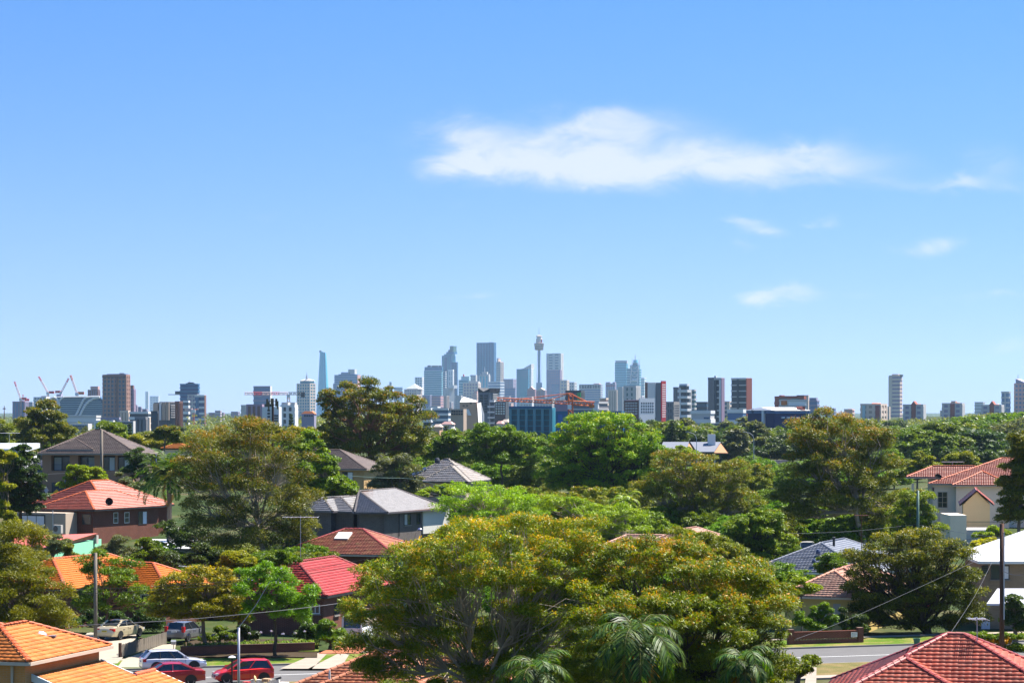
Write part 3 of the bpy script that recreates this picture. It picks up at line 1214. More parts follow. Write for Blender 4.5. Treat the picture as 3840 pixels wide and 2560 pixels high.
BR_RED = brick_mat('brick_red', (.17, .045, .024), (.13, .036, .02), (.14, .085, .06))
BR_DRED = brick_mat('brick_dark_red', (.17, .05, .03), (.13, .04, .025), (.20, .13, .10))
BR_GREY = brick_mat('brick_charcoal', (.13, .11, .105), (.10, .085, .08), (.22, .19, .17))
BR_TAN = brick_mat('brick_tan', (.36, .24, .15), (.30, .20, .12), (.40, .32, .24))
BR_YEL = brick_mat('brick_yellow', (.52, .33, .14), (.46, .28, .11), (.42, .30, .18))
BR_BROWN = brick_mat('brick_brown', (.27, .15, .095), (.24, .13, .085), (.24, .15, .11))
CREAMW = mat('render_cream', (.95, .79, .60), .9, .2, .08, .7, .2)
PEACHW = mat('render_peach', (.95, .64, .32), .9, .2, .08, .7, .2)
BEIGEW = mat('clad_beige', (.50, .40, .31), .8, .2, .08, .8)
METALRED = mat('metal_roof_red', (.50, .11, .075), .5, .5, .12, .5)


def vent(parent, o, p, name='roof_vent', r=.22, m=None, h=.12):
    mb = MB().lathe([(r, 0), (r * .95, h * .6), (r * .6, h), (.02, h * 1.1)], p - o, 10)
    return mb.build(name, m or STEEL, parent, smooth=False)


def build_houses():
    # ---- near orange house, bottom left ---------------------------
    h = House('tiled_house', 'two storey orange brick house with orange tiled roofs in the bottom left corner', (-28, 126, 0))
    P = W(95, 2333, 127.4)
    a = h.hip(P - Vector((.277, .96, 0)) * 2.7, 16.1, 3.2, 2.7, 'y', .42)
    a2 = h.hip(W(20, 2338, 128.5) + Vector((-5.5, 1.5, 0)), 16.1, 3.25, 5.2, 'x', .42)
    rc = h.rect(a, .45)
    h.walls(rc, 0, a['ze'] + .02, BR_ORANGE)
    h.walls(h.rect(a2, .45), 0, a2['ze'] + .01, BR_ORANGE)
    # lower roof running down to the right
    ex, ey = a['ex'], a['ey']
    A0 = rc[1] + ey * .8; A1 = rc[2] + ey * .1
    zt, tp = 4.85, .38
    def lp(q, s_): return Vector((q.x + ex.x * s_, q.y + ex.y * s_, zt - tp * s_))
    A2 = A1 + ey * 2.4
    h.faces += [(lp(A0, 0), lp(A0, 7.5), lp(A1, 7.5), lp(A1, 0)), (lp(A1, 1.9), lp(A1, 7.5), lp(A2, 7.5), lp(A2, 1.9))]
    h.lines += [(lp(A2, 1.9), lp(A1, 1.9))]
    rf = h.roof(ORANGE, CAPO, single=300, gutter=CREAMP)
    for q0, q1, s0, s1 in ((A0 - ey * .06, A0 - ey * .14, 0, 7.6), (A1 + ey * .14, A1 + ey * .06, 0, 1.85), (A2 + ey * .14, A2 + ey * .06, 1.9, 7.6)):
        vs = []
        for q in (q0, q1):
            vs += [lp(q, s0) - h.o + Vector((0, 0, .06)), lp(q, s1) - h.o + Vector((0, 0, .06)), lp(q, s1) - h.o - Vector((0, 0, .3)), lp(q, s0) - h.o - Vector((0, 0, .3))]
        MB().add(vs, [(0, 1, 2, 3), (7, 6, 5, 4), (0, 4, 5, 1), (1, 5, 6, 2), (2, 6, 7, 3), (3, 7, 4, 0)]).build('verge_board', WHITEP, rf)
    lw = [A0 + ey * .4, lp(A0, 7) + ey * .4, lp(A1, 7), A1]
    h.walls([Vector((p.x, p.y, 0)) for p in lw], 0, 2.05, BR_ORANGE)
    for px, py, Y in ((151, 2383, 126.5), (285, 2528, 127.3)):
        p = W(px, py, Y)
        v = MB().lathe([(.34, 0), (.33, .1), (.22, .2), (.02, .25)], p - h.o, 12).build('roof_vent', mat('vent_alu', (.62, .58, .66), .3, .6, .1, 3, metal=.5), rf)
        MB().box(-.1, .75, -.12, .35, -.05, .02, M=Matrix.Translation(p - h.o)).build('vent_flashing', mat('lead', (.13, .12, .14), .6, .3), v)
    p = W(181, 2412, 126.0)
    MB().tube([p - h.o, p - h.o + Vector((0, 0, .25))], [.06, .04], 6).build('vent_pipe', CAPO, rf)
    h.pipe(rc[0], rc[1], 48, 2495, 2560, CREAMP, .07)

    # ---- bottom right red roof ------------------------------------
    h = House('tiled_house', 'house with deep red weathered tile roof in the bottom right corner', (24, 121, 0))
    a = h.hip(W(3553, 2379, 122), 12, 4.35, .8, 'x', .5)
    b = h.hip(W(3398, 2470, 119.4), 12, 4.2, 5.0, 'y', .48)
    h.walls(h.rect(a), 0, a['ze'] + .02, BR_RED)
    h.walls(h.rect(b), 0, b['ze'] + .01, BR_RED)
    h.roof(RED, CAPR, single=300, gutter=WHITEP)

    # ---- bottom centre roof ---------------------------------------
    h = House('tiled_house', 'terracotta tiled roof peeping out below the big gum tree at bottom centre', (-6, 138, 0))
    a = h.hip(W(1500, 2408, 140), 14, 5.2, 3.0, 'x', .44)
    b = h.hip(W(1452, 2466, 135.5), 14, 3.2, 5.0, 'y', .44)
    h.walls(h.rect(a), 0, a['ze'] + .02, BR_RED)
    h.walls(h.rect(b), 0, b['ze'] + .01, BR_RED)
    rf = h.roof(TERRA, None, single=300, gutter=WHITEP)
    vent(rf, h.o, W(1236, 2545, 133.5), 'vent_pipe', .06, WHITEP, .45)

    # ---- mid orange house behind the feathery tree ----------------
    h = House('tiled_house', 'single storey brick house with glazed bright orange roof behind the slim power pole', (-37, 212, 0))
    a = h.hip(W(198, 2095, 210), 25, 4.6, 8, 'y', .46)
    q = W(575, 2112, 212)
    ex = a['ex']
    b = h.hip(q - ex * 5.4, 25, 4.0, 5.4, 'x', .46)
    h.walls(h.rect(a), 0, a['ze'] + .02, BR_DRED)
    h.walls(h.rect(b), 0, b['ze'] + .01, BR_DRED)
    h.roof(ORANGE2, CAPO, single=300, gutter=DARKF)
    rc = h.rect(b)
    h.window(rc[0], rc[1], (500, 560, 2225, 2262), GLASS, WHITEP, (2, 1), sill=KERB)

    # ---- bright red roofed house ----------------------------------
    h = House('tiled_house', 'dark brick house with glossy bright red hipped roof beside the jacaranda', (-14, 206, 0))
    a = h.hip(W(1117, 2106, 203), 17.6, 4.1, 7.8, 'y', .58)
    rc = h.rect(a, .45)
    h.walls(rc, 0, a['ze'] + .02, BR_DRED)
    h.roof(BRED, CAPR, single=300, gutter=DARKF)
    h.window(rc[1], rc[2], (1252, 1270, 2262, 2305), GLASS, DARKF, (1, 2), sill=KERB)
    h.window(rc[0], rc[1], (1165, 1200, 2265, 2300), GLASS, WHITEP, (2, 1), sill=KERB)

    # ---- brown red roof with skylight -----------------------------
    h = House('tiled_house', 'house with weathered brown red roof and a white skylight', (-17, 268, 0))
    a = h.hip(W(1295, 1983, 264), 17, 5.5, 1.95, 'x', .42)
    rc = h.rect(a, .45)
    h.walls(rc, 0, a['ze'] + .02, BR_RED)
    rf = h.roof(BRNRED, CAPR, single=300, gutter=CREAMP)
    n = (a['FR'] - a['FL']).cross(a['P'] - a['FL']).normalized()
    up = n.cross(a['ex']).normalized()
    p = a['FL'] + (a['P'] - a['FL']) * .55 + a['ex'] * 2.2 + n * .12
    M = Matrix((a['ex'], up, n)).transposed().to_4x4(); M.translation = p - h.o
    MB().box(0, 1.5, 0, 1.5, -.05, .12, M=M).build('skylight', mat('skylight', (.74, .70, .64), .3, .5, .05), rf)

    # ---- long grey roof on charcoal brick -------------------------
    h = House('tiled_house', 'two storey charcoal brick house with long flat tiled grey roof', (-15, 312, 2.0))
    A = W(1346, 1841, 317.7); B = W(1480, 1831, 328.8)
    z = 5.6
    Cc = G(1452, 1921, z); E = G(1684, 1904, z)
    BK = E + (Cc - E).normalized().cross(Vector((0, 0, -1))) * 11
    if BK.y < E.y: BK = E - (BK - E)
    LF = G(1330, 1921, z) ; LB = LF + Vector((-2, 16, 0))
    h.faces += [(Cc, E, B, A), (LF, Cc, A)]
    h.bare += [(E, BK, B), (BK, LB, A), (BK, A, B), (LB, LF, A)]
    h.lines += [(Cc, A), (E, B), (A, B), (LF, A)]
    h.eaves += [(LF, Cc), (Cc, E), (LB, LF)]
    w2 = h.hip(W(1278, 1864, 311), 25, 4.4, 7, 'y', .36)
    w3 = h.hip(W(1213, 1868, 309), 25, 2.9, 7, 'y', .5)
    h.roof(GREYT, mat('cap_grey', (.13, .11, .10), .6, .3), flat=True, e=.5, gutter=mat('gutter_dark', (.10, .09, .10), .4, .5))
    d = (E - Cc).normalized(); nn = Vector((d.y, -d.x, 0))
    wa = Cc - nn * .6 + d * .4; wb = E - nn * .6 - d * .4
    rc = [LF + Vector((.6, .6, 0)), wa, wb, BK - d * .5, LB + Vector((.6, -.6, 0))]
    h.walls(rc, 1.5, z, BR_GREY)
    h.walls(h.rect(w2), 1.5, w2['ze'] + .01, BR_GREY)
    h.walls(h.rect(w3), 1.5, w3['ze'] + .02, BR_GREY)
    WCLAD = mat('clad_white', (.66, .64, .58), .7, .3, .06, 1)
    h.panel(wa, wb, (1583, 1682, 1912, 1996), WCLAD, 'white_cladding', .15)
    h.window(wa, wb, (1515, 1540, 1926, 1968), [CURTAIN, GLASS], DARKF, (2, 1), sill=KERB)
    h.window(wa, wb, (1562, 1576, 1922, 1966), GLASS, DARKF, (1, 1))
    h.window(wa, wb, (1588, 1598, 1920, 1964), GLASS, DARKF, (1, 1), fw=.19)
    for px in (1495, 1680):
        h.pipe(wa, wb, px, 1925, 2010, DARKF)
    q = h.rect(w2)
    h.pipe(q[0], q[1], 1391, 1938, 1988, WHITEP)
    h.pipe(q[0], q[1], 1238, 1938, 1998, GUTW)

    # ---- red house with satellite dish ----------------------------
    h = House('tiled_house', 'brick house with salmon red hipped roof carrying a black satellite dish', (-53, 318, 0.5))
    wA = W(320, 1842, 316.6)
    a = h.hip(W(339, 1803, 323.5), 28, 6.6, 3.7, 'y', .48, hy=5.2)
    b = h.hip(wA, 26, 4.6, 6, 'y', .45)
    h.walls(h.rect(a), .2, a['ze'] + .02, BR_RED)
    rb = h.rect(b)
    h.walls(rb, .2, b['ze'] + .01, BR_DRED)
    rf = h.roof(SALMON, CAPO, gutter=DARKF, e=.42)
    # brick front wall on the right
    ra = h.rect(a)
    A_ = Vector((rb[1].x, rb[1].y, 0)); B_ = Vector((ra[2].x, ra[2].y, 0))
    for bx in ((425, 442, 1921, 1961), (466, 484, 1920, 1960)):
        h.window(rb[1], rb[2], bx, GLASS, WHITEP, (1, 2), sill=None)
    h.window(rb[1], rb[2], (518, 551, 1917, 1965), [GLASS, BLIND], DARKF, (2, 1))
    for bx in ((421, 434, 2014, 2026), (450, 461, 2012, 2032), (477, 488, 2011, 2026)):
        h.window(rb[1], rb[2], bx, GLASS, DARKF, (1, 1))
    h.window(rb[0], rb[1], (308, 342, 1926, 1966), GLASS, DARKF, (1, 2))
    # dish
    p = W(409, 1880, 314.5) - h.o
    dn = Vector((.3, -.95, .15)).normalized()
    dM = dn.to_track_quat('Z', 'Y').to_matrix().to_4x4(); dM.translation = p
    mb = MB()
    prof = [(.02, .0), (.2, .02), (.35, .07), (.47, .14), (.48, .15), (.34, .09), (.2, .045), (.02, .02)]
    t_ = MB().lathe(prof, (0, 0, 0), 18)
    mb.add([dM @ Vector(v) for v in t_.v], t_.f)
    mb.tube([p, p + Vector((0, 0, -.75))], .03, 6)
    mb.tube([p + dn * .02, p + dn * .42 + Vector((0, 0, -.1))], .012, 4)
    mb.build('satellite_dish', mat('dish_black', (.012, .011, .012), .9, .1, .2), rf)
    # clad sun room with metal roof on the left
    z1 = b['ze'] - .05
    q = [G(30, 1908, z1 - .15), G(253, 1913, z1 - .15), G(308, 1899, z1 + .25), G(145, 1889, z1 + .25)]
    MB().add([v - h.o for v in q] + [v - h.o - Vector((0, 0, .18)) for v in q], [(0, 1, 2, 3), (7, 6, 5, 4), (0, 4, 5, 1), (1, 5, 6, 2), (2, 6, 7, 3), (3, 7, 4, 0)]).build('metal_roof', METALRED, h.root)
    s0, s1 = G(58, 1910, z1), G(246, 1914, z1)
    s2 = s1 + Vector((2.0, 6, 0)); s3 = s0 + Vector((2.0, 6, 0))
    h.walls([s0, s1, s2, s3], .3, z1 - .3, BEIGEW)
    h.window(s0, s1, (70, 170, 1927, 2000), [BLIND, BLIND, BLIND], DARKF, (3, 1), fw=.16)
    h.pipe(s0, s1, 200, 1914, 1985, WHITEP)
    # lower lean-to and green wall
    z2 = 3.0
    q = [G(30, 2052, z2 - .5), G(168, 2056, z2 - .55), G(352, 2014, z2 - .3), G(366, 1998, z2 + .2), G(250, 2003, z2 + .25), G(60, 2006, z2 + .25)]
    MB().add([v - h.o for v in q] + [v - h.o - Vector((0, 0, .1)) for v in q], [(0, 1, 2, 3, 4, 5), (11, 10, 9, 8, 7, 6)] + [(i, 6 + i, 6 + (i + 1) % 6, (i + 1) % 6) for i in range(6)]).build('lean_to_roof', METALRED, h.root)
    g0, g1 = G(175, 2053, z2 - .6), G(333, 2020, z2 - .5)
    h.walls([g0, g1, g1 + Vector((1, 3, 0)), g0 + Vector((1, 3, 0))], .2, z2 - .62, mat('green_render', (.25, .62, .40), .85, .2, .06))
    # air conditioner things
    for k, (px, py, Y, lb) in enumerate(((217, 1998, 307, 'white air conditioner unit against the beige sun room wall'), (350, 2037, 300, 'grey air conditioner unit beside the green wall'))):
        p = W(px, py, Y)
        ac = empty('air_conditioner', p, lb, 'air conditioner', rz=R(-28))
        MB().box(-.62, .62, -.2, .2, 0, 1.0).build('casing', mat('ac_case', (.60, .54, .48), .5, .4, .05), ac)
        f = MB()
        f.lathe([(.36, 0), (.34, .03), (.05, .035)], (0, 0, 0), 16)
        M = Matrix.Translation((-.2, -.2, .52)) @ Matrix.Rotation(R(90), 4, 'X')
        f.v = [tuple(M @ Vector(v)) for v in f.v]
        f.build('fan_grille', mat('ac_grille', (.22, .16, .14), .6, .3), ac)

    # ---- brown house with dark pyramid roof -----------------------
    h = House('tiled_house', 'large brown rendered house with dark hipped roof and shaded balconies', (-66, 402, 5))
    a = h.hip(W(358, 1610, 402), 4, 7.5, .8, 'x', .495)
    b = h.hip(W(284, 1645, 399), 4, 3.6, 4, 'y', .455)
    rf = h.roof(BROWN, mat('cap_brown', (.10, .065, .05), .6, .4), e=.45, gutter=mat('gutter_taupe', (.36, .29, .24), .5, .4))
    WALLB = mat('render_brown', (.38, .20, .12), .9, .2, .1, .6)
    rc = h.rect(a, .7)
    ze = a['ze']
    bk = [rc[0] + a['ey'] * 1.6, rc[1] + a['ey'] * 1.6, rc[2], rc[3]]
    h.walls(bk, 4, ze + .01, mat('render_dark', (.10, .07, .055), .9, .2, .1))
    A_, B_ = rc[0], rc[1]
    ops = [(192, 262), (292, 354), (386, 432), (441, 490)]
    M = h.frame_M(A_, B_)
    edges = [0.0]
    for x0, x1 in ops:
        edges += [h.on_wall(A_, B_, x0)[0], h.on_wall(A_, B_, x1)[0]]
    edges.append((B_ - A_).length)
    _, zs = h.on_wall(A_, B_, 300, 1765); _, zl = h.on_wall(A_, B_, 300, 1708)
    mb = MB()
    for i in range(0, len(edges), 2):
        mb.box(edges[i], edges[i + 1], -1.58, .0, zs, zl, M=M)
    mb.box(0, (B_ - A_).length, -1.58, .002, zl, ze - .02, M=M)
    mb.box(0, (B_ - A_).length, -1.58, .002, 4.2, zs, M=M)
    mb.build('balcony_front', WALLB, h.root)
    for i, (x0, x1) in enumerate(ops):
        u0, u1 = edges[1 + 2 * i] + .1, edges[2 + 2 * i] - .1
        f = MB().box(u0, u1, -1.55 if i < 2 else -.4, -1.48 if i < 2 else -.3, zs, zl - .15, M=M).build('window', DARKF, h.root)
        y0 = -1.47 if i < 2 else -.29
        k = (u1 - u0)
        MB().box(u0 + .05, u0 + k * .42, y0, y0 + .02, zs + .1, zl - .3, M=M).build('pane', CURTAIN if i == 0 else GLASS, f)
        MB().box(u0 + k * .52, u1 - .05, y0, y0 + .02, zs + .1, zl - .3, M=M).build('pane', GLASS if i in (0,) else CURTAIN, f)
        if i < 2:
            mb = MB().box(u0, u1, -.12, -.08, zs + .98, zs + 1.02, M=M)
            for j in range(int(k / .16)):
                mb.box(u0 + j * .16, u0 + j * .16 + .02, -.11, -.09, zs, zs + .98, M=M)
            mb.build('balustrade', DARKF, h.root)
    h.panel(A_, B_, (194, 240, 1808, 1870), DARKF, 'garage_door', .03, .005)
    h.walls([rc[0] + Vector((-7, 2, 0)), rc[0] + Vector((.1, 2, 0)), rc[0] + Vector((.1, 9, 0)), rc[0] + Vector((-7, 9, 0))], 4, 6.3, mat('render_dark', (.10, .07, .055)))
    sf = [W(120, 1795, 398), W(178, 1795, 398), W(178, 1725, 404), W(130, 1725, 404)]
    g = House('carport_roof', 'low dark tiled side roof left of the brown house', (-74, 400, 5), 'roof')
    g.faces.append(tuple(sf))
    g.roof(mat('tile_slate', (.10, .10, .13), .45, .5, .2), flat=True)
    g.walls([W(122, 1800, 399), W(177, 1800, 399), W(177, 1800, 404), W(128, 1800, 404)], 4.5, 6.9, mat('render_dark', (.10, .07, .055)))

    # ---- white modern house, far left -----------------------------
    h = House('flat_roof_house', 'white modern house with skillion roof at the left edge', (-82, 448, 5))
    z = 11
    q = [W(-120, 1682, 440), W(78, 1682, 440), W(150, 1661, 452), W(-60, 1661, 455)]
    MB().add([v - h.o for v in q] + [v - h.o - Vector((0, 0, .8)) for v in q], [(0, 1, 2, 3), (7, 6, 5, 4), (0, 4, 5, 1), (1, 5, 6, 2), (2, 6, 7, 3), (3, 7, 4, 0)]).build('roof', mat('roof_white', (.66, .68, .74), .4, .5, .05), h.root)
    wl = [W(-110, 1700, 441), W(62, 1700, 441), W(138, 1690, 451), W(-50, 1690, 454)]
    h.walls(wl, 5, 10.2, mat('render_white', (.74, .73, .72), .8, .2, .06))
    h.window(wl[1], wl[2], (100, 106, 1707, 1720), GLASS, DARKF)
    h.window(wl[1], wl[2], (118, 124, 1702, 1716), GLASS, DARKF)

    # ---- house with dark roof and yellow brick, centre ------------
    h = House('tiled_house', 'yellow brick house with dark brown roof beside the bright green tree', (-32, 392, 3))
    a = h.hip(W(1158, 1686, 392), 14, 6.2, 5, 'x', .45)
    # move so the right hip ends at its place
    rc = h.rect(a, .5)
    h.walls(rc, 2.5, a['ze'] + .01, BR_YEL)
    h.roof(BROWN, mat('cap_brown', (.13, .085, .065)), gutter=mat('gutter_taupe', (.36, .29, .24)))
    h.window(rc[0], rc[1], (1284, 1324, 1768, 1808), [GLASS, WHITEP], DARKF, (2, 1))

    # ---- weathered grey hip roof ----------------------------------
    h = House('tiled_house', 'cream house with patchy weathered grey hipped roof and turbine vent', (-9, 404, 3))
    a = h.hip(W(1668, 1722, 402), 16, 5.4, .6, 'x', .60)
    b = h.hip(W(1690, 1746, 398), 16, 4.0, 4, 'y', .60)
    rc = h.rect(a)
    h.walls(rc, 2.5, a['ze'] + .01, BEIGEW)
    h.walls(h.rect(b), 2.5, b['ze'] + .02, BEIGEW)
    rf = h.roof(GREYB, mat('cap_grey2', (.16, .14, .12)), gutter=DARKF, e=.5)
    vent(rf, h.o, W(1640, 1736, 398), 'turbine_vent', .45, mat('vent_black', (.04, .04, .05), .5, .4), .8)
    p = W(1572, 1776, 397) - h.o
    MB().box(-1.2, 1.2, -.6, .6, -.1, .1, M=Matrix.Translation(p + Vector((0, 0, .35))) @ Matrix.Rotation(R(-25), 4, 'Y') @ Matrix.Rotation(R(20), 4, 'X')).build('solar_panel', mat('solar', (.03, .035, .06), .15, .7), rf)
    h.window(rc[0], rc[1], (1592, 1618, 1814, 1836), GLASS, DARKF, (2, 1))
    h.window(rc[0], rc[1], (1625, 1650, 1814, 1836), GLASS, DARKF, (2, 1))

    # ---- dark blue roof, right ------------------------------------
    h = House('tiled_house', 'low house with shiny blue black tile roof, flue and skylight domes', (31, 244, 0))
    a = h.hip(W(3080, 2036, 240), 21, 5.6, 9, 'y', .43)
    rc = h.rect(a)
    h.walls(rc, 0, a['ze'] + .01, mat('render_grey_white', (.60, .58, .56), .8, .2))
    rf = h.roof(BLUE, mat('cap_blue', (.16, .17, .20), .4, .5), gutter=WHITEP)
    p = W(3127, 2055, 241) - h.o
    MB().tube([p, p + Vector((0, 0, .95))], .12, 8).lathe([(.16, .9), (.17, 1.05), (.03, 1.1)], p, 8).build('flue', mat('flue_black', (.03, .03, .03), .5, .4), rf)
    vent(rf, h.o, W(3068, 2075, 237.5), 'turbine_vent', .22, mat('vent_blue', (.05, .07, .14), .4, .5), .4)
    vent(rf, h.o, W(3052, 2110, 235.5), 'turbine_vent', .2, mat('vent_blue', (.05, .07, .14), .4, .5), .35)

    # ---- pink tile roof, right ------------------------------------
    h = House('tiled_house', 'cottage with faded pink tile roof and yellow wall above the brick fence', (27, 206, 0))
    a = h.hip(W(3129, 2140, 205), 20, 3.7, 9, 'y', .5)
    b = h.hip(W(3165, 2128, 207.5), 20, 3.7, 6, 'y', .5)
    rc = h.rect(a, .4)
    h.walls(rc, 0, a['ze'] + .01, mat('render_yellow', (.62, .45, .16), .85, .2, .06))
    h.roof(PINK, tile_mat('cap_pink', (.55, .25, .15)), single=300, gutter=CREAMP)
    h.panel(rc[0], rc[1], (3125, 3152, 2262, 2340), mat('roller_door', (.42, .38, .34), .7, .3), 'roller_door', .04)
    h.window(rc[0], rc[1], (3060, 3100, 2275, 2310), GLASS, WHITEP, (2, 1), sill=KERB)

    # ---- cream two storey house, right ----------------------------
    h = House('tiled_house', 'cream two storey house with red tiled roof and peach gabled wing', (62, 345, 2))
    z = 7.6
    RB = W(3756, 1718, 352); RA2 = W(3684, 1767, 344)
    a = h.hip(W(3756, 1718, 350), 16, 9.0, 2.0, 'x', .37)
    b = h.hip(W(3500, 1747, 350), 10, 3.6, 5.5, 'x', .40)
    c = h.hip(W(3684, 1767, 343.5), 10, 4.0, 6, 'y', .44)
    rf = h.roof(SALMON, CAPO, gutter=CREAMP, e=.45)
    rb = h.rect(b); rcc = h.rect(c); ra = h.rect(a)
    zc = min(b['ze'], c['ze'], a['ze'])
    h.walls(rcc, 1.5, c['ze'] + .01, CREAMW)
    h.walls(ra, 1.5, a['ze'] + .02, CREAMW)
    h.walls([rb[0] + Vector((2.4, 0, 0)), rb[1], rb[2], rb[3] + Vector((2.4, 0, 0))], 1.5, b['ze'] + .015, CREAMW)
    MB().box(-.15, .15, -.15, .15, 1.5 - h.o.z, zc - h.o.z, M=Matrix.Translation((rb[0].x + .4 - h.o.x, rb[0].y + .3 - h.o.y, 0))).build('porch_column', CREAMW, h.root)
    h.window(ra[0], ra[1], (3495, 3504, 1826, 1856), GLASS, mat('frame_cream', (.55, .45, .34)), (1, 2))
    h.window(ra[0], ra[1], (3516, 3553, 1843, 1903), [GLASS, GLASS], mat('frame_cream', (.55, .45, .34)), (2, 3), sill=CREAMW)
    # gabled wing
    g0 = W(3612, 1888, 322); g1 = W(3712, 1888, 322); gp = W(3652, 1839, 322)
    gp2 = W(3690, 1839, 322)
    back = Vector((2, 12, 0))
    apex = Vector(((g0.x + g1.x) / 2, 322, gp.z))
    for q0, q1 in ((g0 + Vector((-.5, -.3, -.15)), apex + Vector((0, -.3, 0))), (apex + Vector((0, -.3, 0)), g1 + Vector((.5, -.3, -.15)))):
        hh = House.__new__(House); hh.root = h.root; hh.o = h.o; hh.lines = []; hh.eaves = []; hh.bare = []
        hh.faces = [(q0, q1, q1 + back, q0 + back)]
        hh.roof(SALMON, CAPO)
    mb = MB()
    vs = [Vector((g0.x, 322, 1.5)), Vector((g1.x, 322, 1.5)), Vector((g1.x, 322, g1.z - .1)), apex - Vector((0, 0, .12)), Vector((g0.x, 322, g0.z - .1))]
    mb.add([v - h.o for v in vs] + [v + back - h.o for v in vs], [(0, 1, 2, 3, 4), (9, 8, 7, 6, 5)] + [(i, 5 + i, 5 + (i + 1) % 5, (i + 1) % 5) for i in range(5)])
    mb.build('gable_wing', PEACHW, h.root)
    # terrace with balustrade
    t0, t1 = W(3558, 1945, 312), W(3760, 1985, 312)
    mb = MB().box(t0.x, t0.x + 2.0, 311, 318, 1.0, t0.z + .5).build('terrace_wall', CREAMW, h.root, loc=(-h.o.x, -h.o.y, -h.o.z))
    MB().box(t0.x + 2, t1.x, 311.2, 318, 1.0, t1.z, ).build('terrace', mat('terrace_slab', (.5, .47, .44)), h.root, loc=(-h.o.x, -h.o.y, -h.o.z))
    mb = MB().box(t0.x + 2, t1.x, 311.25, 311.3, t1.z + .98, t1.z + 1.03)
    for k in range(34):
        x = t0.x + 2.05 + k * .14
        mb.box(x, x + .02, 311.26, 311.29, t1.z, t1.z + .98)
    mb.build('balustrade', DARKF, h.root, loc=(-h.o.x, -h.o.y, -h.o.z))
    p = W(3517, 1788, 341.5) - h.o
    dM = Vector((.2, -.9, .5)).to_track_quat('Z', 'Y').to_matrix().to_4x4(); dM.translation = p
    mb = MB(); t_ = MB().lathe(prof, (0, 0, 0), 14); mb.add([dM @ Vector(v) for v in t_.v], t_.f); mb.tube([p, p + Vector((0, 0, -.5))], .03, 5)
    mb.build('satellite_dish', mat('dish_black', (.02, .018, .02)), rf)

    # ---- white roofed house, right edge ---------------------------
    h = House('metal_roof_house', 'tan brick house with bright white roof at the right edge', (43, 210, 0))
    P = W(3905, 1965, 210)
    a = h.hip(P, 2, 6.0, 4, 'x', .45)
    rc = h.rect(a)
    h.walls(rc, 0, a['ze'] + .01, BR_TAN)
    WR = mat('roof_bright_white', (.66, .65, .66), .5, .4, .1)
    mb = MB()
    for f in h.faces:
        mb.add([v - h.o for v in f], [tuple(range(len(f)))])
        mb.add([v - h.o - Vector((0, 0, .2)) for v in f], [tuple(reversed(range(len(f))))])
    rf = mb.build('roof', WR, h.root)
    for A_, B_ in h.eaves:
        d = (B_ - A_).normalized(); nn = Vector((d.y, -d.x, 0))
        M = Matrix((d, nn, Vector((0, 0, 1)))).transposed().to_4x4(); M.translation = A_ - h.o
        MB().box(-.1, (B_ - A_).length + .1, 0, .12, -.22, .0, M=M).build('gutter', WHITEP, rf)
    h.window(rc[0], rc[1], (3715, 3785, 2118, 2172), [GLASS, BLIND], DARKF, (2, 1), sill=KERB)
    h.window(rc[0], rc[1], (3680, 3706, 2118, 2150), GLASS, DARKF, (1, 4))
    q = [G(3700, 2262, 2.9), G(3860, 2262, 2.9), G(3860, 2205, 3.6), G(3740, 2205, 3.6)]
    MB().add([v - h.o for v in q] + [v - h.o - Vector((0, 0, .15)) for v in q], [(0, 1, 2, 3), (7, 6, 5, 4), (0, 4, 5, 1), (1, 5, 6, 2), (2, 6, 7, 3), (3, 7, 4, 0)]).build('porch_roof', mat('porch_grey', (.45, .45, .50), .5, .4), h.root)
    h.panel(rc[0], rc[1], (3680, 3712, 2315, 2372), BLIND, 'garage_door', .05)

    # ---- gabled pavilion in the middle distance --------------------
    h = House('pavilion', 'pavilion with pale grey folded gable roofs, timber soffits and white chimney', (47, 655, 0.5))
    def gpt(px, py, Y): return W(px, py, Y)
    TIM = mat('timber_soffit', (.38, .17, .07), .7, .3, .2, 2)
    RG = mat('roof_pale_grey', (.14, .15, .18), .55, .4, .05)
    for k, (xa, xb, ea, eb) in enumerate(((2487, 2584, 2470, 2572), (2588, 2703, 2614, 2678))):
        r0, r1 = gpt(xa, 1656, 664), gpt(xb, 1656, 664)
        e0, e1 = gpt(ea, 1693, 655), gpt(eb, 1693, 655)
        b0, b1 = gpt(ea, 1690, 673), gpt(eb, 1690, 673)
        vs = [e0, e1, r1, r0, b0, b1]
        up = Vector((0, 0, .25))
        MB().add([v - h.o for v in vs] + [v - h.o - up for v in vs],
                 [(0, 1, 2, 3), (3, 2, 5, 4), (7, 6, 9, 8), (8, 9, 10, 11), (0, 6, 7, 1), (1, 7, 8, 2), (2, 8, 11, 5), (0, 3, 9, 6), (3, 4, 10, 9), (4, 5, 11, 10)]).build('roof', RG, h.root)
        f0 = r1; f1 = gpt(xb + 28, 1694, 657); f2 = e1
        MB().add([v - h.o - Vector((0, 0, .26)) for v in (f2, f1, f0)] + [v - h.o - Vector((0, 0, .5)) for v in (f2, f1, f0)], [(0, 1, 2), (5, 4, 3), (0, 3, 4, 1), (1, 4, 5, 2)]).build('soffit', TIM, h.root)
        MB().add([f0 - h.o, f1 - h.o, f1 - h.o + Vector((0, 9, 0)), f0 - h.o + Vector((0, 6, 0))], [(0, 1, 2, 3)]).build('roof_return', RG, h.root)
    a0, a1 = gpt(2600, 1700, 658), gpt(2706, 1700, 658)
    h.walls([a0, a1, a1 + Vector((0, 10, 0)), a0 + Vector((0, 10, 0))], 0, a0.z + .6, GLASS, 'glazed_wall')
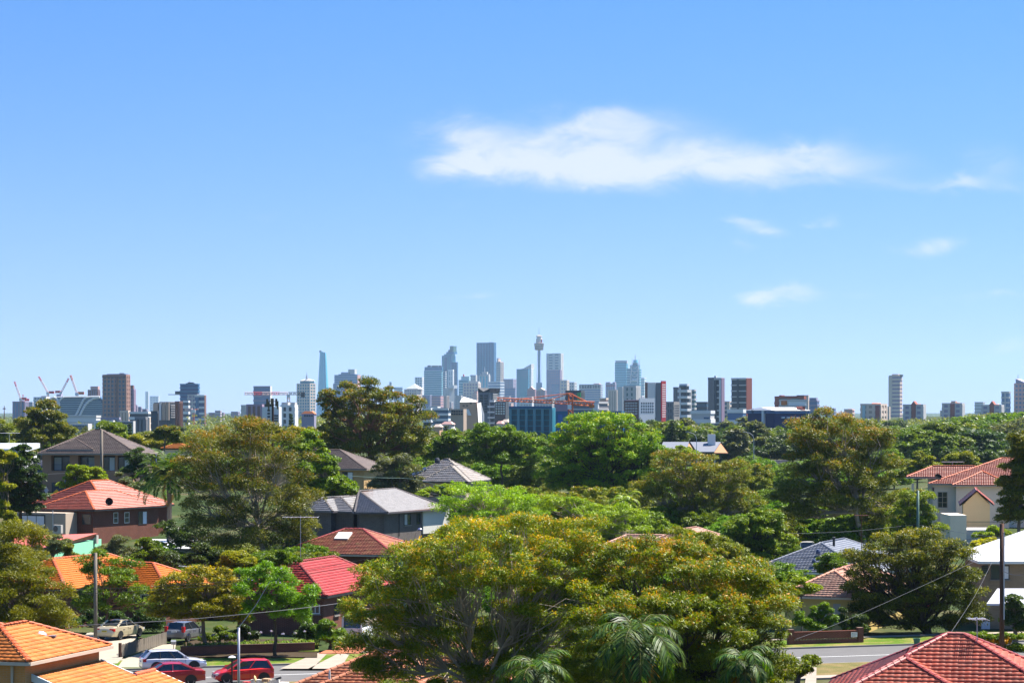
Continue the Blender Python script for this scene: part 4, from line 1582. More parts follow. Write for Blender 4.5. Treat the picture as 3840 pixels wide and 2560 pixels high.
    for px in (2606, 2630, 2655, 2680, 2702):
        x = (px - 1920) / F * 657.6
        MB().box(x - .2, x + .2, 657.5, 657.9, 0, a0.z + .5).build('column', DARKF if px != 2680 else WHITEP, h.root, loc=(-h.o.x, -h.o.y, -h.o.z))
    c0 = gpt(2656, 1664, 661); c1 = gpt(2683, 1628, 661)
    MB().box(c0.x, c1.x, 661, 663, c0.z - 1, c1.z).build('chimney', WHITEP, h.root, loc=(-h.o.x, -h.o.y, -h.o.z))

    # ---- roofs peeping between the trees ---------------------------
    h = House('tiled_house', 'pinkish tiled cottage roof half hidden between trees at centre right', (14, 262, 0))
    h.hip(W(2560, 1984, 262), 20, 2.3, 5, 'y', .42)
    b = h.hip(W(2350, 2006, 262), 8, 2.4, 5.5, 'x', .42)
    h.walls(h.rect(b), 0, b['ze'], BR_RED)
    h.roof(PINK, None, gutter=WHITEP)
    h = House('tiled_house', 'tiny orange roofed house between trees right of the brown house', (-43, 470, 4))
    b = h.hip(W(655, 1664, 470), 20, 1.9, 1.5, 'x', .42)
    h.walls(h.rect(b), 3, b['ze'], CREAMW); h.roof(ORANGE, None)
    h = House('shed', 'white flat roofed shed half hidden under the spreading gum', (-34, 245, 0), 'shed')
    q = [G(525, 2052, 2.6), G(835, 2058, 2.6), G(850, 2022, 2.7), G(570, 2020, 2.7)]
    MB().add([v - h.o for v in q] + [v - h.o - Vector((0, 0, .12)) for v in q], [(0, 1, 2, 3), (7, 6, 5, 4), (0, 4, 5, 1), (1, 5, 6, 2), (2, 6, 7, 3), (3, 7, 4, 0)]).build('roof', WR, h.root)
    h.walls([v + Vector((.3, .3, 0)) for v in q[:2]] + [q[2] + Vector((-.3, -.3, 0)), q[3] + Vector((.3, -.3, 0))], 0, 2.45, mat('shed_wall', (.55, .53, .50)))


build_houses()

# ================================================================ vehicles
TYRE = mat('tyre', (.02, .02, .02), .85, .2, .2, 5)
RIM = mat('wheel_rim', (.50, .50, .52), .35, .5, .1, 5, metal=.7)
CARGL = mat('car_glass', (.015, .02, .025), .05, .9, .1, 1)
PLASTIC = mat('black_plastic', (.02, .02, .022), .6, .3, .1, 4)
LAMPR = mat('tail_lamp', (.45, .01, .015), .15, .6, .1, 4)
LAMPW = mat('head_lamp', (.62, .62, .64), .1, .7, .1, 4)
WH = {}


def wheel_parts():
    if not WH:
        WH['t'] = MB().lathe([(.20, -.10), (.29, -.10), (.315, -.07), (.315, .07), (.29, .10), (.20, .10)], (0, 0, 0), 18).mesh('tyre', TYRE, True)
        mb = MB().lathe([(.03, .085), (.06, .10), (.07, .085)], (0, 0, 0), 10)
        for k in range(7):
            a = 2 * math.pi * k / 7
            M = Matrix.Rotation(a, 4, 'Z')
            mb.box(.04, .2, -.025, .025, .07, .095, M=M)
        mb.lathe([(.185, .06), (.185, .10), (.21, .102), (.21, .06)], (0, 0, 0), 18)
        WH['r'] = mb.mesh('rim', RIM)
        WH['d'] = MB().lathe([(.19, .03), (.19, .05)], (0, 0, 0), 14).mesh('hub', PLASTIC)


CARK = {  # stations x, z_top, half-width scale ; cabin: base rear, top rear, top front, base front, roof height
    'sedan': (4.8, [(-2.4, .62, .80), (-2.36, .88, .90), (-2.22, 1.02, .94), (-1.6, 1.06, .97), (-.6, 1.02, 1), (.7, .98, 1), (1.05, .97, .99), (1.7, .88, .97), (2.15, .76, .92), (2.36, .62, .84), (2.4, .48, .80)],
              (-1.72, -.85, .30, 1.08, 1.46), (1.42, -1.42)),
    'wagon': (4.4, [(-2.2, .60, .82), (-2.18, .86, .90), (-2.1, .92, .94), (-1.2, .93, .99), (0, .91, 1), (.75, .89, 1), (1.0, .88, .98), (1.7, .80, .96), (2.05, .70, .9), (2.18, .56, .84), (2.2, .45, .8)],
              (-2.10, -1.62, .22, .98, 1.44), (1.30, -1.25)),
    'hatch': (3.85, [(-1.92, .62, .82), (-1.9, .88, .92), (-1.8, .98, .95), (-1.0, .99, 1), (0, .95, 1), (.8, .92, .99), (1.1, .90, .97), (1.55, .80, .93), (1.84, .62, .84), (1.92, .48, .78)],
              (-1.84, -1.52, .12, 1.18, 1.52), (1.22, -1.22)),
    'van': (4.7, [(-2.35, .7, .9), (-2.34, 1.0, .97), (-2.2, 1.04, 1), (-1, 1.05, 1), (.8, 1.05, 1), (1.5, 1.02, .98), (2.0, .92, .94), (2.3, .72, .88), (2.35, .5, .84)],
            (-2.28, -2.18, .85, 1.75, 1.98), (1.45, -1.5)),
}


def car(name, label, xy, head, paint, kind, plate=(.8, .8, .78), z=.0, hw=.88, group=None, rear_lamp='side'):
    wheel_parts()
    L, st, cab, axles = CARK[kind]
    root = empty(name, (xy[0], xy[1], z), label, 'car' if kind != 'van' else 'van', group, head)
    # body shell: rings of ten points
    ring = []
    for x, zt, k in st:
        w = hw * k
        zb = .24 if abs(x) < L * .42 else .32
        zm = zb + (zt - zb) * .55
        ring.append([(x, -w * .90, zb), (x, -w * .99, zb + .12), (x, -w, zm), (x, -w * .955, zt - .06), (x, -w * .80, zt), (x, 0, zt + .025),
                     (x, w * .80, zt), (x, w * .955, zt - .06), (x, w, zm), (x, w * .99, zb + .12), (x, w * .90, zb)])
    mb = MB()
    n = 11
    mb.add([p for r in ring for p in r], [])
    fs = []
    for i in range(len(ring) - 1):
        for k in range(n):
            fs.append((i * n + k, (i + 1) * n + k, (i + 1) * n + (k + 1) % n, i * n + (k + 1) % n))
    fs.append(tuple(range(n))); fs.append(tuple(reversed(range((len(ring) - 1) * n, len(ring) * n))))
    mb.f += fs; mb.m += [0] * len(fs)
    mb.build('body', paint, root, smooth=False)
    br, tr_, tf, bf, zr = cab
    def belt(x):
        for a, b in zip(st, st[1:]):
            if a[0] <= x <= b[0]:
                f = (x - a[0]) / (b[0] - a[0]); return a[1] + (b[1] - a[1]) * f
        return st[-1][1]
    zb0, zb1 = belt(br) - .03, belt(bf) - .03
    wb, wt = hw * .90, hw * .70
    if kind == 'van': wt = hw * .84
    c = [(br, -wb * .94, zb0), (bf, -wb * .92, zb1), (bf, wb * .92, zb1), (br, wb * .94, zb0),
         (tr_, -wt, zr - .05), (tf, -wt, zr - .05), (tf, wt, zr - .05), (tr_, wt, zr - .05)]
    mm = (br + bf) / 2; zm_ = belt(0) - .03
    g = MB().add(c, [(0, 1, 5, 4), (1, 2, 6, 5), (2, 3, 7, 6), (3, 0, 4, 7), (4, 5, 6, 7)])
    g.build('glasshouse', CARGL, root)
    # roof skin
    xs = np.linspace(tr_ - .03, tf + .03, 7)
    rv = []
    for i, x in enumerate(xs):
        q = abs(i - 3) / 3
        zz = zr + .03 - .05 * q * q
        for y, dz in ((-wt - .03, -.07), (-wt * .8, -.01), (0, .012), (wt * .8, -.01), (wt + .03, -.07)):
            rv.append((x, y, zz + dz))
    rf = [(i * 5 + k, (i + 1) * 5 + k, (i + 1) * 5 + k + 1, i * 5 + k + 1) for i in range(6) for k in range(4)]
    MB().add(rv, rf).build('roof', paint, root, smooth=True)
    # pillars
    def strip_(p, q, wd=.055):
        p, q = Vector(p), Vector(q)
        return MB().tube([p, q], wd, 6)
    for a, b in ((0, 4), (1, 5), (2, 6), (3, 7)):
        strip_(c[a], c[b], .075 if a in (0, 3) else .05).build('pillar', paint, root)
    for f in ((.52,) if kind in ('sedan', 'hatch') else (.36, .70)):
        for sgn in (-1, 1):
            xb = br + (bf - br) * f; xt = tr_ + (tf - tr_) * (f * .92 + .02)
            strip_((xb, sgn * wb * .935, belt(xb) - .03), (xt, sgn * wt, zr - .05), .035).build('pillar', paint if kind != 'wagon' else PLASTIC, root)
    # wheels
    for ax in axles:
        for sgn in (-1, 1):
            w = empty('wheel', (0, 0, 0)); w.parent = root
            w.location = (ax, sgn * (hw - .10), .315)
            w.rotation_euler = (R(-90 * sgn), 0, 0)
            obj('tyre', WH['t'], w); obj('rim', WH['r'], w); obj('hub', WH['d'], w)
            MB().add([(ax + .40 * math.cos(t), sgn * (hw + .004), .33 + .40 * math.sin(t)) for t in np.linspace(0, math.pi, 11)],
                     [tuple(range(11)) if sgn < 0 else tuple(reversed(range(11)))]).build('wheel_arch', PLASTIC, root)
    # lamps, plates, bumpers, mirrors, handles
    xr, xf = -L / 2, L / 2
    for sgn in (-1, 1):
        if kind in ('hatch', 'van', 'wagon') and rear_lamp == 'tall':
            MB().box(xr + .02, xr + .30, sgn * hw * .80 - .11, sgn * hw * .80 + .11, .78, 1.22).build('tail_light', LAMPR, root)
        else:
            MB().box(xr + .03, xr + .26, sgn * hw * .72 - .2, sgn * hw * .72 + .19, .72, .92).build('tail_light', LAMPR, root)
        MB().box(xf - .36, xf - .06, sgn * hw * .66 - .18, sgn * hw * .66 + .14, .56, .70).build('headlight', LAMPW, root)
        MB().box(bf - .42, bf - .22, sgn * (hw + .0) - .02 - (.14 if sgn < 0 else 0), sgn * hw + (.14 if sgn > 0 else 0) + .02, .96, 1.08).build('mirror', paint, root)
        for hx in (-.1, -1.0):
            MB().box(hx, hx + .2, sgn * (hw * .985) - .03, sgn * (hw * .985) + .03, .80, .835).build('door_handle', paint, root)
        for dx in (.72, -.32):   # door gaps
            MB().box(dx, dx + .014, sgn * (hw * .99) - .006, sgn * (hw * .99) + .012, .34, belt(dx) - .08).build('door_gap', PLASTIC, root)
    pm = mat('plate_%d%d' % (int(plate[0] * 100), int(plate[2] * 100)), plate, .5, .4, .05)
    for x0, zz in ((xr - .012, .66 if kind != 'hatch' else .78), (xf - .01, .42)):
        p = MB().box(x0, x0 + .03, -.22, .22, zz, zz + .12).build('number_plate', pm, root)
        mb = MB()
        for k in range(6):
            yy = -.17 + k * .062
            mb.box(x0 - .003 if x0 < 0 else x0 + .031, x0 if x0 < 0 else x0 + .033, yy, yy + .035, zz + .03, zz + .09)
        tag(mb.build('plate_characters', PLASTIC, p), kind='stuff')
    MB().box(xr + .0, xr + .06, -hw * .7, hw * .7, .30, .42).build('rear_bumper_trim', PLASTIC, root)
    MB().box(xf - .09, xf + .0, -hw * .45, hw * .45, .44, .58).build('grille', PLASTIC, root)
    if kind in ('hatch', 'wagon'):
        MB().tube([(tr_ + .3, 0, zr + .03), (tr_ + .1, 0, zr + .25)], .008, 4).build('aerial', PLASTIC, root)
    return root


def paint(key, rgb, metal=.0):
    return mat('paint_' + key, rgb, .28, .5, .04, 2, metal=metal, coat=.8)


def at(px, py, z=0.0):
    g = G(px, py, z)
    return (g.x, g.y)


def build_cars():
    p = RP(*[road_pt(656, 2518)[0], 4.9])
    car('station_wagon', 'silver station wagon parked at the far kerb facing right', p, RA, paint('silver', (.62, .62, .68), .35), 'wagon', hw=.85, z=.012)
    q = RP(road_pt(610, 2560)[0], -4.0)
    car('sedan_car', 'dark crimson sedan parked at the near kerb behind the orange roof', q, RA + math.pi, paint('crimson', (.30, .008, .02)), 'sedan', z=.012)
    q = RP(road_pt(917, 2562)[0], -4.0)
    car('hatchback_car', 'bright red hatchback parked facing left beside the lamp posts', q, RA + math.pi, paint('red', (.55, .012, .012)), 'hatch', z=.012, rear_lamp='side')
    car('sedan_car', 'gold sedan parked in the driveway beside the paling fence', at(452, 2398), R(68), paint('gold', (.60, .50, .33), .3), 'sedan', (.70, .55, .05), z=.14)
    car('hatchback_car', 'grey hatchback in the driveway shaded by the round tree', at(694, 2408), R(72), paint('gunmetal', (.16, .16, .165), .3), 'hatch', z=.15, rear_lamp='tall')
    car('delivery_van', 'white van parked behind the blue black roof', at(3030, 2090, 0), R(80), paint('white', (.72, .72, .72)), 'van')
    car('hatchback_car', 'small white car half hidden left of the white van', at(2970, 2098, 0), R(80), paint('white', (.72, .72, .72)), 'hatch')
    car('delivery_van', 'white van in the brick driveway behind the gum branches', at(1355, 2402), R(75), paint('white', (.72, .72, .72)), 'van', z=.16)
    car('hatchback_car', 'red car glimpsed under the dark leaning tree', at(3412, 2300), R(20), paint('red', (.55, .012, .012)), 'hatch')


build_cars()

# ================================================================ poles, lamps, wires, signs
WOOD = mat('weathered_timber', (.20, .17, .135), .9, .2, .35, 3, .5, streak=True)
WOODD = mat('dark_timber', (.09, .045, .03), .85, .25, .35, 3, .5, streak=True)
GREENP = mat('green_pole', (.10, .17, .13), .5, .4, .15, 3)
GALV = mat('galvanised', (.48, .47, .50), .45, .5, .12, 3, metal=.3)
CABLE = mat('cable_black', (.012, .012, .012), .7, .3, .1)
CABLEG = mat('cable_grey', (.13, .13, .14), .6, .3, .1)


def pole(name, label, px, py_top, Y, r, m, cross=None, lean=0.0, cat='power pole', extra=None):
    t = W(px, py_top, Y)
    bz = tz(t.x, t.y)
    root = empty(name, (t.x, t.y, bz), label, cat)
    h = t.z - bz
    MB().tube([(0, 0, -.3), (lean * .5, 0, h * .5), (lean, 0, h)], [r * 1.15, r * 1.05, r], 10).build('post', m, root, smooth=True)
    if cross:
        for k, (dz, L) in enumerate(cross):
            MB().box(-L, L, -.06 - r, -r + .04, h - dz - .07, h - dz + .07).build('crossarm', WOODD, root)
            for s_ in (-.9, -.4, .4, .9):
                MB().lathe([(.03, 0), (.05, .06), (.035, .12), (.05, .16), (.01, .2)], (s_ * L, -r - .01, h - dz + .07), 8).build('insulator', mat('porcelain', (.25, .2, .18), .2, .6), root)
    return root, t


def wire(name, label, pts, r, m, sag=0.0, n=26):
    """pts: (px, py, Y) points the cable passes through"""
    P = [W(*p) for p in pts]
    out = []
    if len(P) == 2:
        for k in range(n + 1):
            f = k / n
            q = P[0].lerp(P[1], f); q.z -= sag * 4 * f * (1 - f)
            out.append(q)
    else:   # smooth through the points
        for i in range(len(P) - 1):
            p0 = P[max(i - 1, 0)]; p1 = P[i]; p2 = P[i + 1]; p3 = P[min(i + 2, len(P) - 1)]
            for k in range(10):
                t = k / 10
                out.append(.5 * ((2 * p1) + (p2 - p0) * t + (2 * p0 - 5 * p1 + 4 * p2 - p3) * t * t + (3 * p1 - p0 - 3 * p2 + p3) * t ** 3))
        out.append(P[-1])
    o = out[0].copy()
    ob = MB().tube([q - o for q in out], r, 5).build(name, m, None, loc=o)
    return tag(ob, label, 'wire')


def antenna(label, px, py, Y, half, mast_py, tilt=0.0, m=None):
    t = W(px, py, Y)
    b = W(px, mast_py, Y)
    root = empty('tv_antenna', b, label, 'antenna')
    h = t.z - b.z
    m = m or GALV
    MB().tube([(0, 0, -.1), (0, 0, h + .1)], .025, 6).build('mast', m, root)
    hl = half * Y / F
    MB().tube([(-hl, 0, h - tilt), (hl, 0, h + tilt)], .03, 5).build('boom', m, root)
    for k in range(9):
        x = -hl + 2 * hl * k / 8
        L = .5 + .25 * (k % 3)
        MB().tube([(x, -L, h + tilt * x / hl), (x, L, h + tilt * x / hl)], .012, 4).build('element', m, root)


def build_street():
    # poles
    pole('power_pole', 'grey timber power pole in front of the orange roofed house', 358, 2072, 184, .125, WOOD)
    pole('power_pole', 'weathered timber pole in front of the brown house', 381, 1610, 352, .19, WOOD)
    pr, pt = pole('power_pole', 'tall dark timber power pole near the right edge', 3757, 1962, 172, .15, WOODD, cross=None)
    MB().tube([(.12, -.12, pt.z - 6.5), (.12, -.12, pt.z - .6)], .05, 6).build('conduit', GALV, pr)
    pole('power_pole', 'green metal power pole behind the dark leaning tree', 3442, 1838, 285, .15, GREENP)
    pole('power_pole', 'short green pole beside the plant pot under the leaning tree', 3413, 2000, 207, .13, GREENP)
    pole('power_pole', 'grey green capped pole poking out of the gum foliage', 1504, 2030, 185, .14, GREENP)
    pole('sign_post', 'plain grey steel post behind the salmon roof', 245, 1786, 338, .09, GALV, cat='post')
    # galvanised lamp pole in front
    r_, t_ = pole('lamp_pole', 'galvanised steel pole with a thin raked outreach wire beside the red hatchback', 895, 2352, 152, .075, GALV, cat='lamp pole')
    h = t_.z - r_.location.z
    a = W(958, 2270, 152) - r_.location; b = W(1012, 2178, 152) - r_.location
    MB().tube([(0, 0, h), tuple(a), tuple(b)], [.022, .018, .012], 5).build('outreach_arm', GALV, r_)
    # small garden lamp
    t = W(870, 2461, 150)
    root = empty('garden_lamp', (t.x, t.y, 0), 'small black lamp post with flat white shade by the red hatchback', 'lamp')
    MB().tube([(0, 0, 0), (0, 0, t.z - .1)], .05, 8).build('post', PLASTIC, root)
    MB().lathe([(.05, -.1), (.22, -.06), (.23, -.02), (.12, .05), (.02, .07)], (0, 0, t.z), 14).build('lamp_shade', mat('lamp_shade_white', (.70, .68, .70), .4, .5), root)
    # street light with raked arm
    t = W(1518, 2140, 178)
    root = empty('street_lamp', (t.x, t.y, tz(t.x, t.y)), 'street lamp on a long raked pale arm above the gum tree', 'street lamp')
    b = t - root.location; e = W(1562, 1990, 178) - root.location; e2 = W(1572, 1983, 178) - root.location
    MB().tube([(0, 0, -.2), tuple(b)], [.13, .11], 8).build('post', GREENP, root)
    MB().tube([tuple(b), tuple(b.lerp(e, .55)), tuple(e), tuple(e2)], [.085, .06, .03, .03], 8).build('arm', mat('arm_cream', (.52, .42, .33), .6, .3), root)
    MB().lathe([(.02, -.12), (.16, -.09), (.17, 0), (.1, .07), (.02, .09)], tuple(e2 + Vector((.05, 0, 0))), 10).build('lamp_head', mat('lamp_head_blue', (.12, .13, .25), .3, .5), root)
    # background street lights
    for px, py, Y, lb in ((2590, 1622, 520, 'pale curved street lamp in front of the wood, left of the pavilion chimney'), (2805, 1622, 520, 'pale curved street lamp in front of the wood, right of the pavilion'),
                          (560, 1680, 440, 'curved grey street lamp right of the brown house')):
        t = W(px, py, Y)
        root = empty('street_lamp', (t.x + 1.2, t.y, tz(t.x, t.y)), lb, 'street lamp')
        zz = t.z - root.location.z
        MB().tube([(0, 0, 0), (0, 0, zz - 1.2), (-.25, 0, zz - .5), (-.8, 0, zz - .1), (-1.8, 0, zz + .2)], [.1, .07, .06, .05, .04], 6).build('post', GALV, root)
        MB().box(-2.3, -1.7, -.12, .12, zz + .14, zz + .26).build('lamp_head', GALV, root)
    # mobile phone mast
    t = W(1023, 1493, 425)
    root = empty('phone_mast', (t.x, t.y, tz(t.x, t.y)), 'brown phone mast with panel antennas in front of the white block', 'mast')
    zz = t.z - root.location.z
    MB().tube([(0, 0, 0), (0, 0, zz)], [.25, .18], 8).build('post', mat('mast_brown', (.06, .035, .025), .7, .3), root)
    for k, (dx, dz, w_) in enumerate(((-.9, -.1, .16), (-.65, -.6, .13), (.62, -.05, .18), (.85, -.5, .14), (-.2, .0, .12))):
        MB().box(dx - w_, dx + w_, -.5, -.25, zz + dz - 1.3, zz + dz).build('panel_antenna', mat('antenna_olive', (.13, .12, .07), .6, .3), root)
    for dz in (.5, 1.1):
        MB().box(-1.0, 1.0, -.25, -.12, zz - dz - .05, zz - dz + .05).build('bracket', PLASTIC, root)
    # signs
    t = W(212, 1847, 336)
    root = empty('warning_sign', (t.x, t.y, tz(t.x, t.y)), 'yellow diamond speed hump sign behind the salmon roof', 'road sign')
    zz = t.z - root.location.z
    D = .48
    MB().add([(-D, -.05, zz), (0, -.05, zz - D), (D, -.05, zz), (0, -.05, zz + D), (-D, -.03, zz), (0, -.03, zz - D), (D, -.03, zz), (0, -.03, zz + D)],
             [(0, 1, 2, 3), (7, 6, 5, 4), (0, 4, 5, 1), (1, 5, 6, 2), (2, 6, 7, 3), (3, 7, 4, 0)]).build('sign_plate', mat('sign_yellow', (.85, .55, .02), .5, .4, .04), root)
    MB().add([(-.24, -.056, zz - .1), (-.24, -.056, zz - .16), (.24, -.056, zz - .16), (.24, -.056, zz - .1), (.12, -.056, zz - .08), (.05, -.056, zz + .05), (-.05, -.056, zz + .05), (-.12, -.056, zz - .08)], [tuple(range(8))]).build('hump_symbol', PLASTIC, root)
    MB().tube([(0, 0, 0), (0, 0, zz + D)], .04, 6).build('post', GALV, root)
    t = W(174, 1838, 336)
    root = empty('warning_sign', (t.x, t.y, tz(t.x, t.y)), 'grey back of a diamond road sign near the dark conifer', 'road sign')
    zz = t.z - root.location.z
    MB().add([(-.3, -.05, zz), (0, -.05, zz - D), (.3, -.05, zz), (0, -.05, zz + D), (-.3, -.03, zz), (0, -.03, zz - D), (.3, -.03, zz), (0, -.03, zz + D)],
             [(0, 1, 2, 3), (7, 6, 5, 4), (0, 4, 5, 1), (1, 5, 6, 2), (2, 6, 7, 3), (3, 7, 4, 0)]).build('sign_plate', GALV, root)
    MB().box(-.22, .22, -.05, -.03, zz - 1.15, zz - .6).build('small_plate', GALV, root)
    MB().tube([(0, 0, 0), (0, 0, zz + D)], .04, 6).build('post', GALV, root)
    # antennas
    antenna('wide rooftop antenna on tall mast above the bright red roof', 1127, 1938, 204, 66, 2106)
    antenna('long thin antenna behind the round yellow green tree', 738, 2126, 206, 66, 2175, -.12)
    antenna('small antenna over the white house at the left edge', 35, 1623, 446, 36, 1664)
    antenna('flat antenna on the cream house roof', 3572, 1731, 350, 40, 1750)
    antenna('tall slim antenna mast between blue black and pink roofs', 3230, 1931, 222, 24, 2100, m=mat('rust', (.16, .07, .045), .8, .2))
    antenna('short antenna on the bottom right red roof', 3664, 2319, 121, 33, 2440)
    # wires
    wire('overhead_cable', 'thick grey service cable crossing the lower left', [(-60, 2362, 168), (165, 2350, 170), (640, 2325, 172), (960, 2297, 174), (1180, 2273, 176), (1330, 2252, 178)], .022, CABLEG)
    wire('overhead_wire', 'upper black wire crossing the orange roof', [(140, 2215, 178), (620, 2195, 180), (960, 2168, 182), (1180, 2132, 184), (1375, 2094, 185), (1504, 2062, 185)], .016, CABLE)
    wire('overhead_wire', 'lower black wire crossing the orange roof', [(150, 2234, 178), (620, 2208, 180), (960, 2178, 182), (1180, 2146, 184), (1380, 2110, 185), (1504, 2078, 185)], .016, CABLE)
    wire('overhead_wire', 'upper black wire entering the gum from the capped pole', [(1504, 2062, 185), (1720, 2100, 182), (2200, 2140, 178), (2880, 2100, 174), (3337, 2065, 172), (3757, 2000, 172)], .013, CABLE)
    wire('overhead_wire', 'lower black wire entering the gum from the capped pole', [(1504, 2078, 185), (1720, 2118, 182), (2200, 2168, 178), (2880, 2134, 174), (3337, 2087, 172), (3757, 2014, 172)], .013, CABLE)
    wire('overhead_cable', 'twisted grey service cable sloping down across the dark leaning tree', [(2984, 2395, 150), (3200, 2312, 158), (3639, 2112, 169), (3742, 2057, 172)], .010, CABLEG)
    wire('overhead_cable', 'thin grey guy cable falling to the bottom right roof', [(3720, 2106, 168), (3660, 2225, 150), (3564, 2373, 124)], .008, CABLEG)
    wire('overhead_wire', 'pale wire from the green pole towards the left', [(3442, 1965, 285), (3194, 1991, 280), (2962, 2000, 275)], .02, CABLEG)
    wire('overhead_wire', 'pale wire from the green pole to the right edge pole', [(3442, 1966, 285), (3600, 1995, 230), (3757, 2016, 172)], .016, CABLEG)
    wire('overhead_wire', 'wire leaving the right edge pole past the frame', [(3757, 1996, 172), (3850, 2022, 165)], .014, CABLE)
    wire('overhead_cable', 'white looped cable at the right edge pole', [(3757, 2138, 172), (3800, 2154, 170), (3860, 2152, 168)], .022, CABLEG)
    wire('overhead_wire', 'pale green wire in front of the weathered grey roof', [(1286, 1782, 340), (1420, 1790, 340), (1556, 1796, 340), (1670, 1829, 330)], .022, mat('cable_green', (.25, .38, .33), .6, .3))
    wire('overhead_wire', 'pale wire left of the weathered timber pole', [(147, 1778, 350), (260, 1772, 351), (381, 1760, 352)], .025, CABLEG)
    wire('overhead_wire', 'pale wire right of the weathered timber pole', [(381, 1757, 352), (480, 1774, 345), (600, 1790, 335)], .025, CABLEG)
    # paling fence
    A = G(456, 2464, .1); B = G(624, 2414, .1)
    root = empty('paling_fence', A, 'weathered grey paling fence between the two driveways', 'fence')
    d = (B - A); L = d.length; a = math.atan2(d.y, d.x)
    root.rotation_euler = (0, 0, a)
    pm = MB().box(0, .105, -.012, .012, .04, .92).mesh('paling', WOOD)
    k = int(L / .115)
    for i in range(k):
        o = obj('paling', pm, root, (.1 + i * .115, 0, random.uniform(-.02, .03)))
        o.rotation_euler = (random.uniform(-.02, .02), random.uniform(-.012, .012), random.uniform(-.05, .05))
    for x in (0, L * .45, L * .95):
        MB().box(x - .1, x + .1, .02, .2, 0, 1.0 if x else 1.04).build('fence_post', WOODD, root)
    for zz in (.25, .72):
        MB().box(0, L, .015, .06, zz, zz + .07).build('rail', WOOD, root)
    # letterbox
    t = W(651, 2402, 186)
    root = empty('letterbox', (t.x, t.y, .14), 'small metal letterbox on a thin post behind the silver wagon', 'letterbox')
    MB().tube([(0, 0, 0), (0, 0, t.z - .35)], .025, 6).build('post', mat('rust', (.16, .07, .045)), root)
    mb = MB().box(-.16, .16, -.12, .12, t.z - .4, t.z - .18)
    mb.add([(-.18, -.14, t.z - .18), (.18, -.14, t.z - .18), (.18, .14, t.z - .18), (-.18, .14, t.z - .18), (-.18, 0, t.z - .06), (.18, 0, t.z - .06)], [(0, 1, 5, 4), (2, 3, 4, 5), (1, 2, 5), (3, 0, 4), (3, 2, 1, 0)])
    mb.build('box', STEEL, root)
    # low garden wall (dark brick) along the far footpath
    s0, s1 = road_pt(668, 2460)[0], road_pt(1185, 2452)[0]
    root = empty('garden_wall', (*RP(s0, 13.6), .13), 'low dark brick garden wall below the agapanthus', 'wall', rz=RA)
    MB().box(0, s1 - s0, 0, .25, 0, .62).build('wall', BR_DRED, root)
    MB().box(-.03, s1 - s0 + .03, -.03, .28, .62, .70).build('coping', mat('coping_dark', (.10, .055, .04), .9, .2, .3), root)
    # brick front fence on the right
    s0, s1 = road_pt(2985, 2425)[0], road_pt(3262, 2420)[0]
    root = empty('brick_fence', (*RP(s0, 8.4), .13), 'dark red brick front fence with pierced course beside the road', 'fence', rz=RA)
    LL = s1 - s0
    MB().box(0, LL, 0, .24, 0, .28).box(0, LL, 0, .24, .38, .85).build('wall', BR_DRED, root)
    MB().box(-.02, LL + .02, -.03, .27, .85, .92).build('coping', BR_DRED, root)
    for i in range(int(LL / .24)):
        MB().box(i * .24, i * .24 + .12, .03, .2, .28, .38).build('brick', mat('pierced_brick', (.42, .30, .16), .85, .2, .2), root)
    for x in (0, LL):
        MB().box(x - .22, x + .22, -.08, .34, 0, 1.12).build('pier', BR_DRED, root)
    p = W(3232, 2404, 0)
    sp = RP(s0, 8.34)
    u = (road_pt(3232, 2420)[0] - s0)
    q = RP(s0 + u, 8.3)
    sg = empty('notice_sign', (q.x, q.y, .55), 'small white notice fixed to the brick fence', 'sign', rz=RA)
    MB().box(-.26, .26, .0, .03, 0, .36).build('board', WHITEP, sg)
    mb = MB()
    for k in range(4):
        for j in range(5 if k < 2 else 4):
            mb.box(-.2 + j * .085, -.2 + j * .085 + .055, -.004, .0, .28 - k * .075, .31 - k * .075)
    tag(mb.build('lettering', mat('letter_grey', (.18, .16, .16)), sg), kind='stuff')
    MB().box(-.2, -.1, -.005, .0, .29, .34).build('emblem', mat('emblem_green', (.10, .28, .14)), sg)
    # plant pot near green pole
    t = G(3438, 2425, 0)
    root = empty('plant_pot', (t.x, t.y, .1), 'green plant pot by the short green pole', 'plant pot')
    MB().lathe([(.18, 0), (.26, .5), (.28, .5), (.28, .56), (.22, .56), (.2, .45)], (0, 0, 0), 12).build('pot', mat('pot_green', (.05, .16, .09), .5, .4), root)
    # hard rubbish heap at the near kerb
    def heap(px, py, Y): return W(px, py, Y)
    base = heap(985, 2572, 158)
    def put(name, label, cat, px, py, Y=158, z=None):
        q = W(px, py, Y)
        return empty(name, (q.x, q.y, q.z if z is None else z), label, cat, rz=random.uniform(-.5, .5))
    o = put('table', 'low white table carrying the rubbish heap', 'table', 996, 2566, z=.13)
    o.rotation_euler = (0, 0, .1)
    MB().box(-.95, .95, -.4, .4, .33, .38).build('tabletop', WHITEP, o)
    for sx in (-.85, .85):
        for sy in (-.32, .32):
            MB().box(sx - .03, sx + .03, sy - .03, sy + .03, 0, .33).build('leg', WHITEP, o)
    o = put('stool', 'white framed stool with red seat on the rubbish heap', 'stool', 925, 2562, 157.2, z=.13)
    MB().box(-.2, .2, -.18, .18, .62, .68).build('seat', mat('seat_red', (.5, .04, .05)), o)
    for sx in (-1, 1):
        for sy in (-1, 1):
            MB().tube([(sx * .2, sy * .2, 0), (sx * .15, sy * .14, .62)], .02, 5).build('leg', WHITEP, o)
    o = put('cushion', 'round tan cushion standing on the rubbish heap', 'cushion', 958, 2546)
    mb = MB().lathe([(.05, -.06), (.22, -.05), (.27, 0), (.22, .05), (.05, .06)], (0, 0, 0), 16)
    M = Matrix.Rotation(R(75), 4, 'Y')
    mb.v = [tuple(M @ Vector(v)) for v in mb.v]
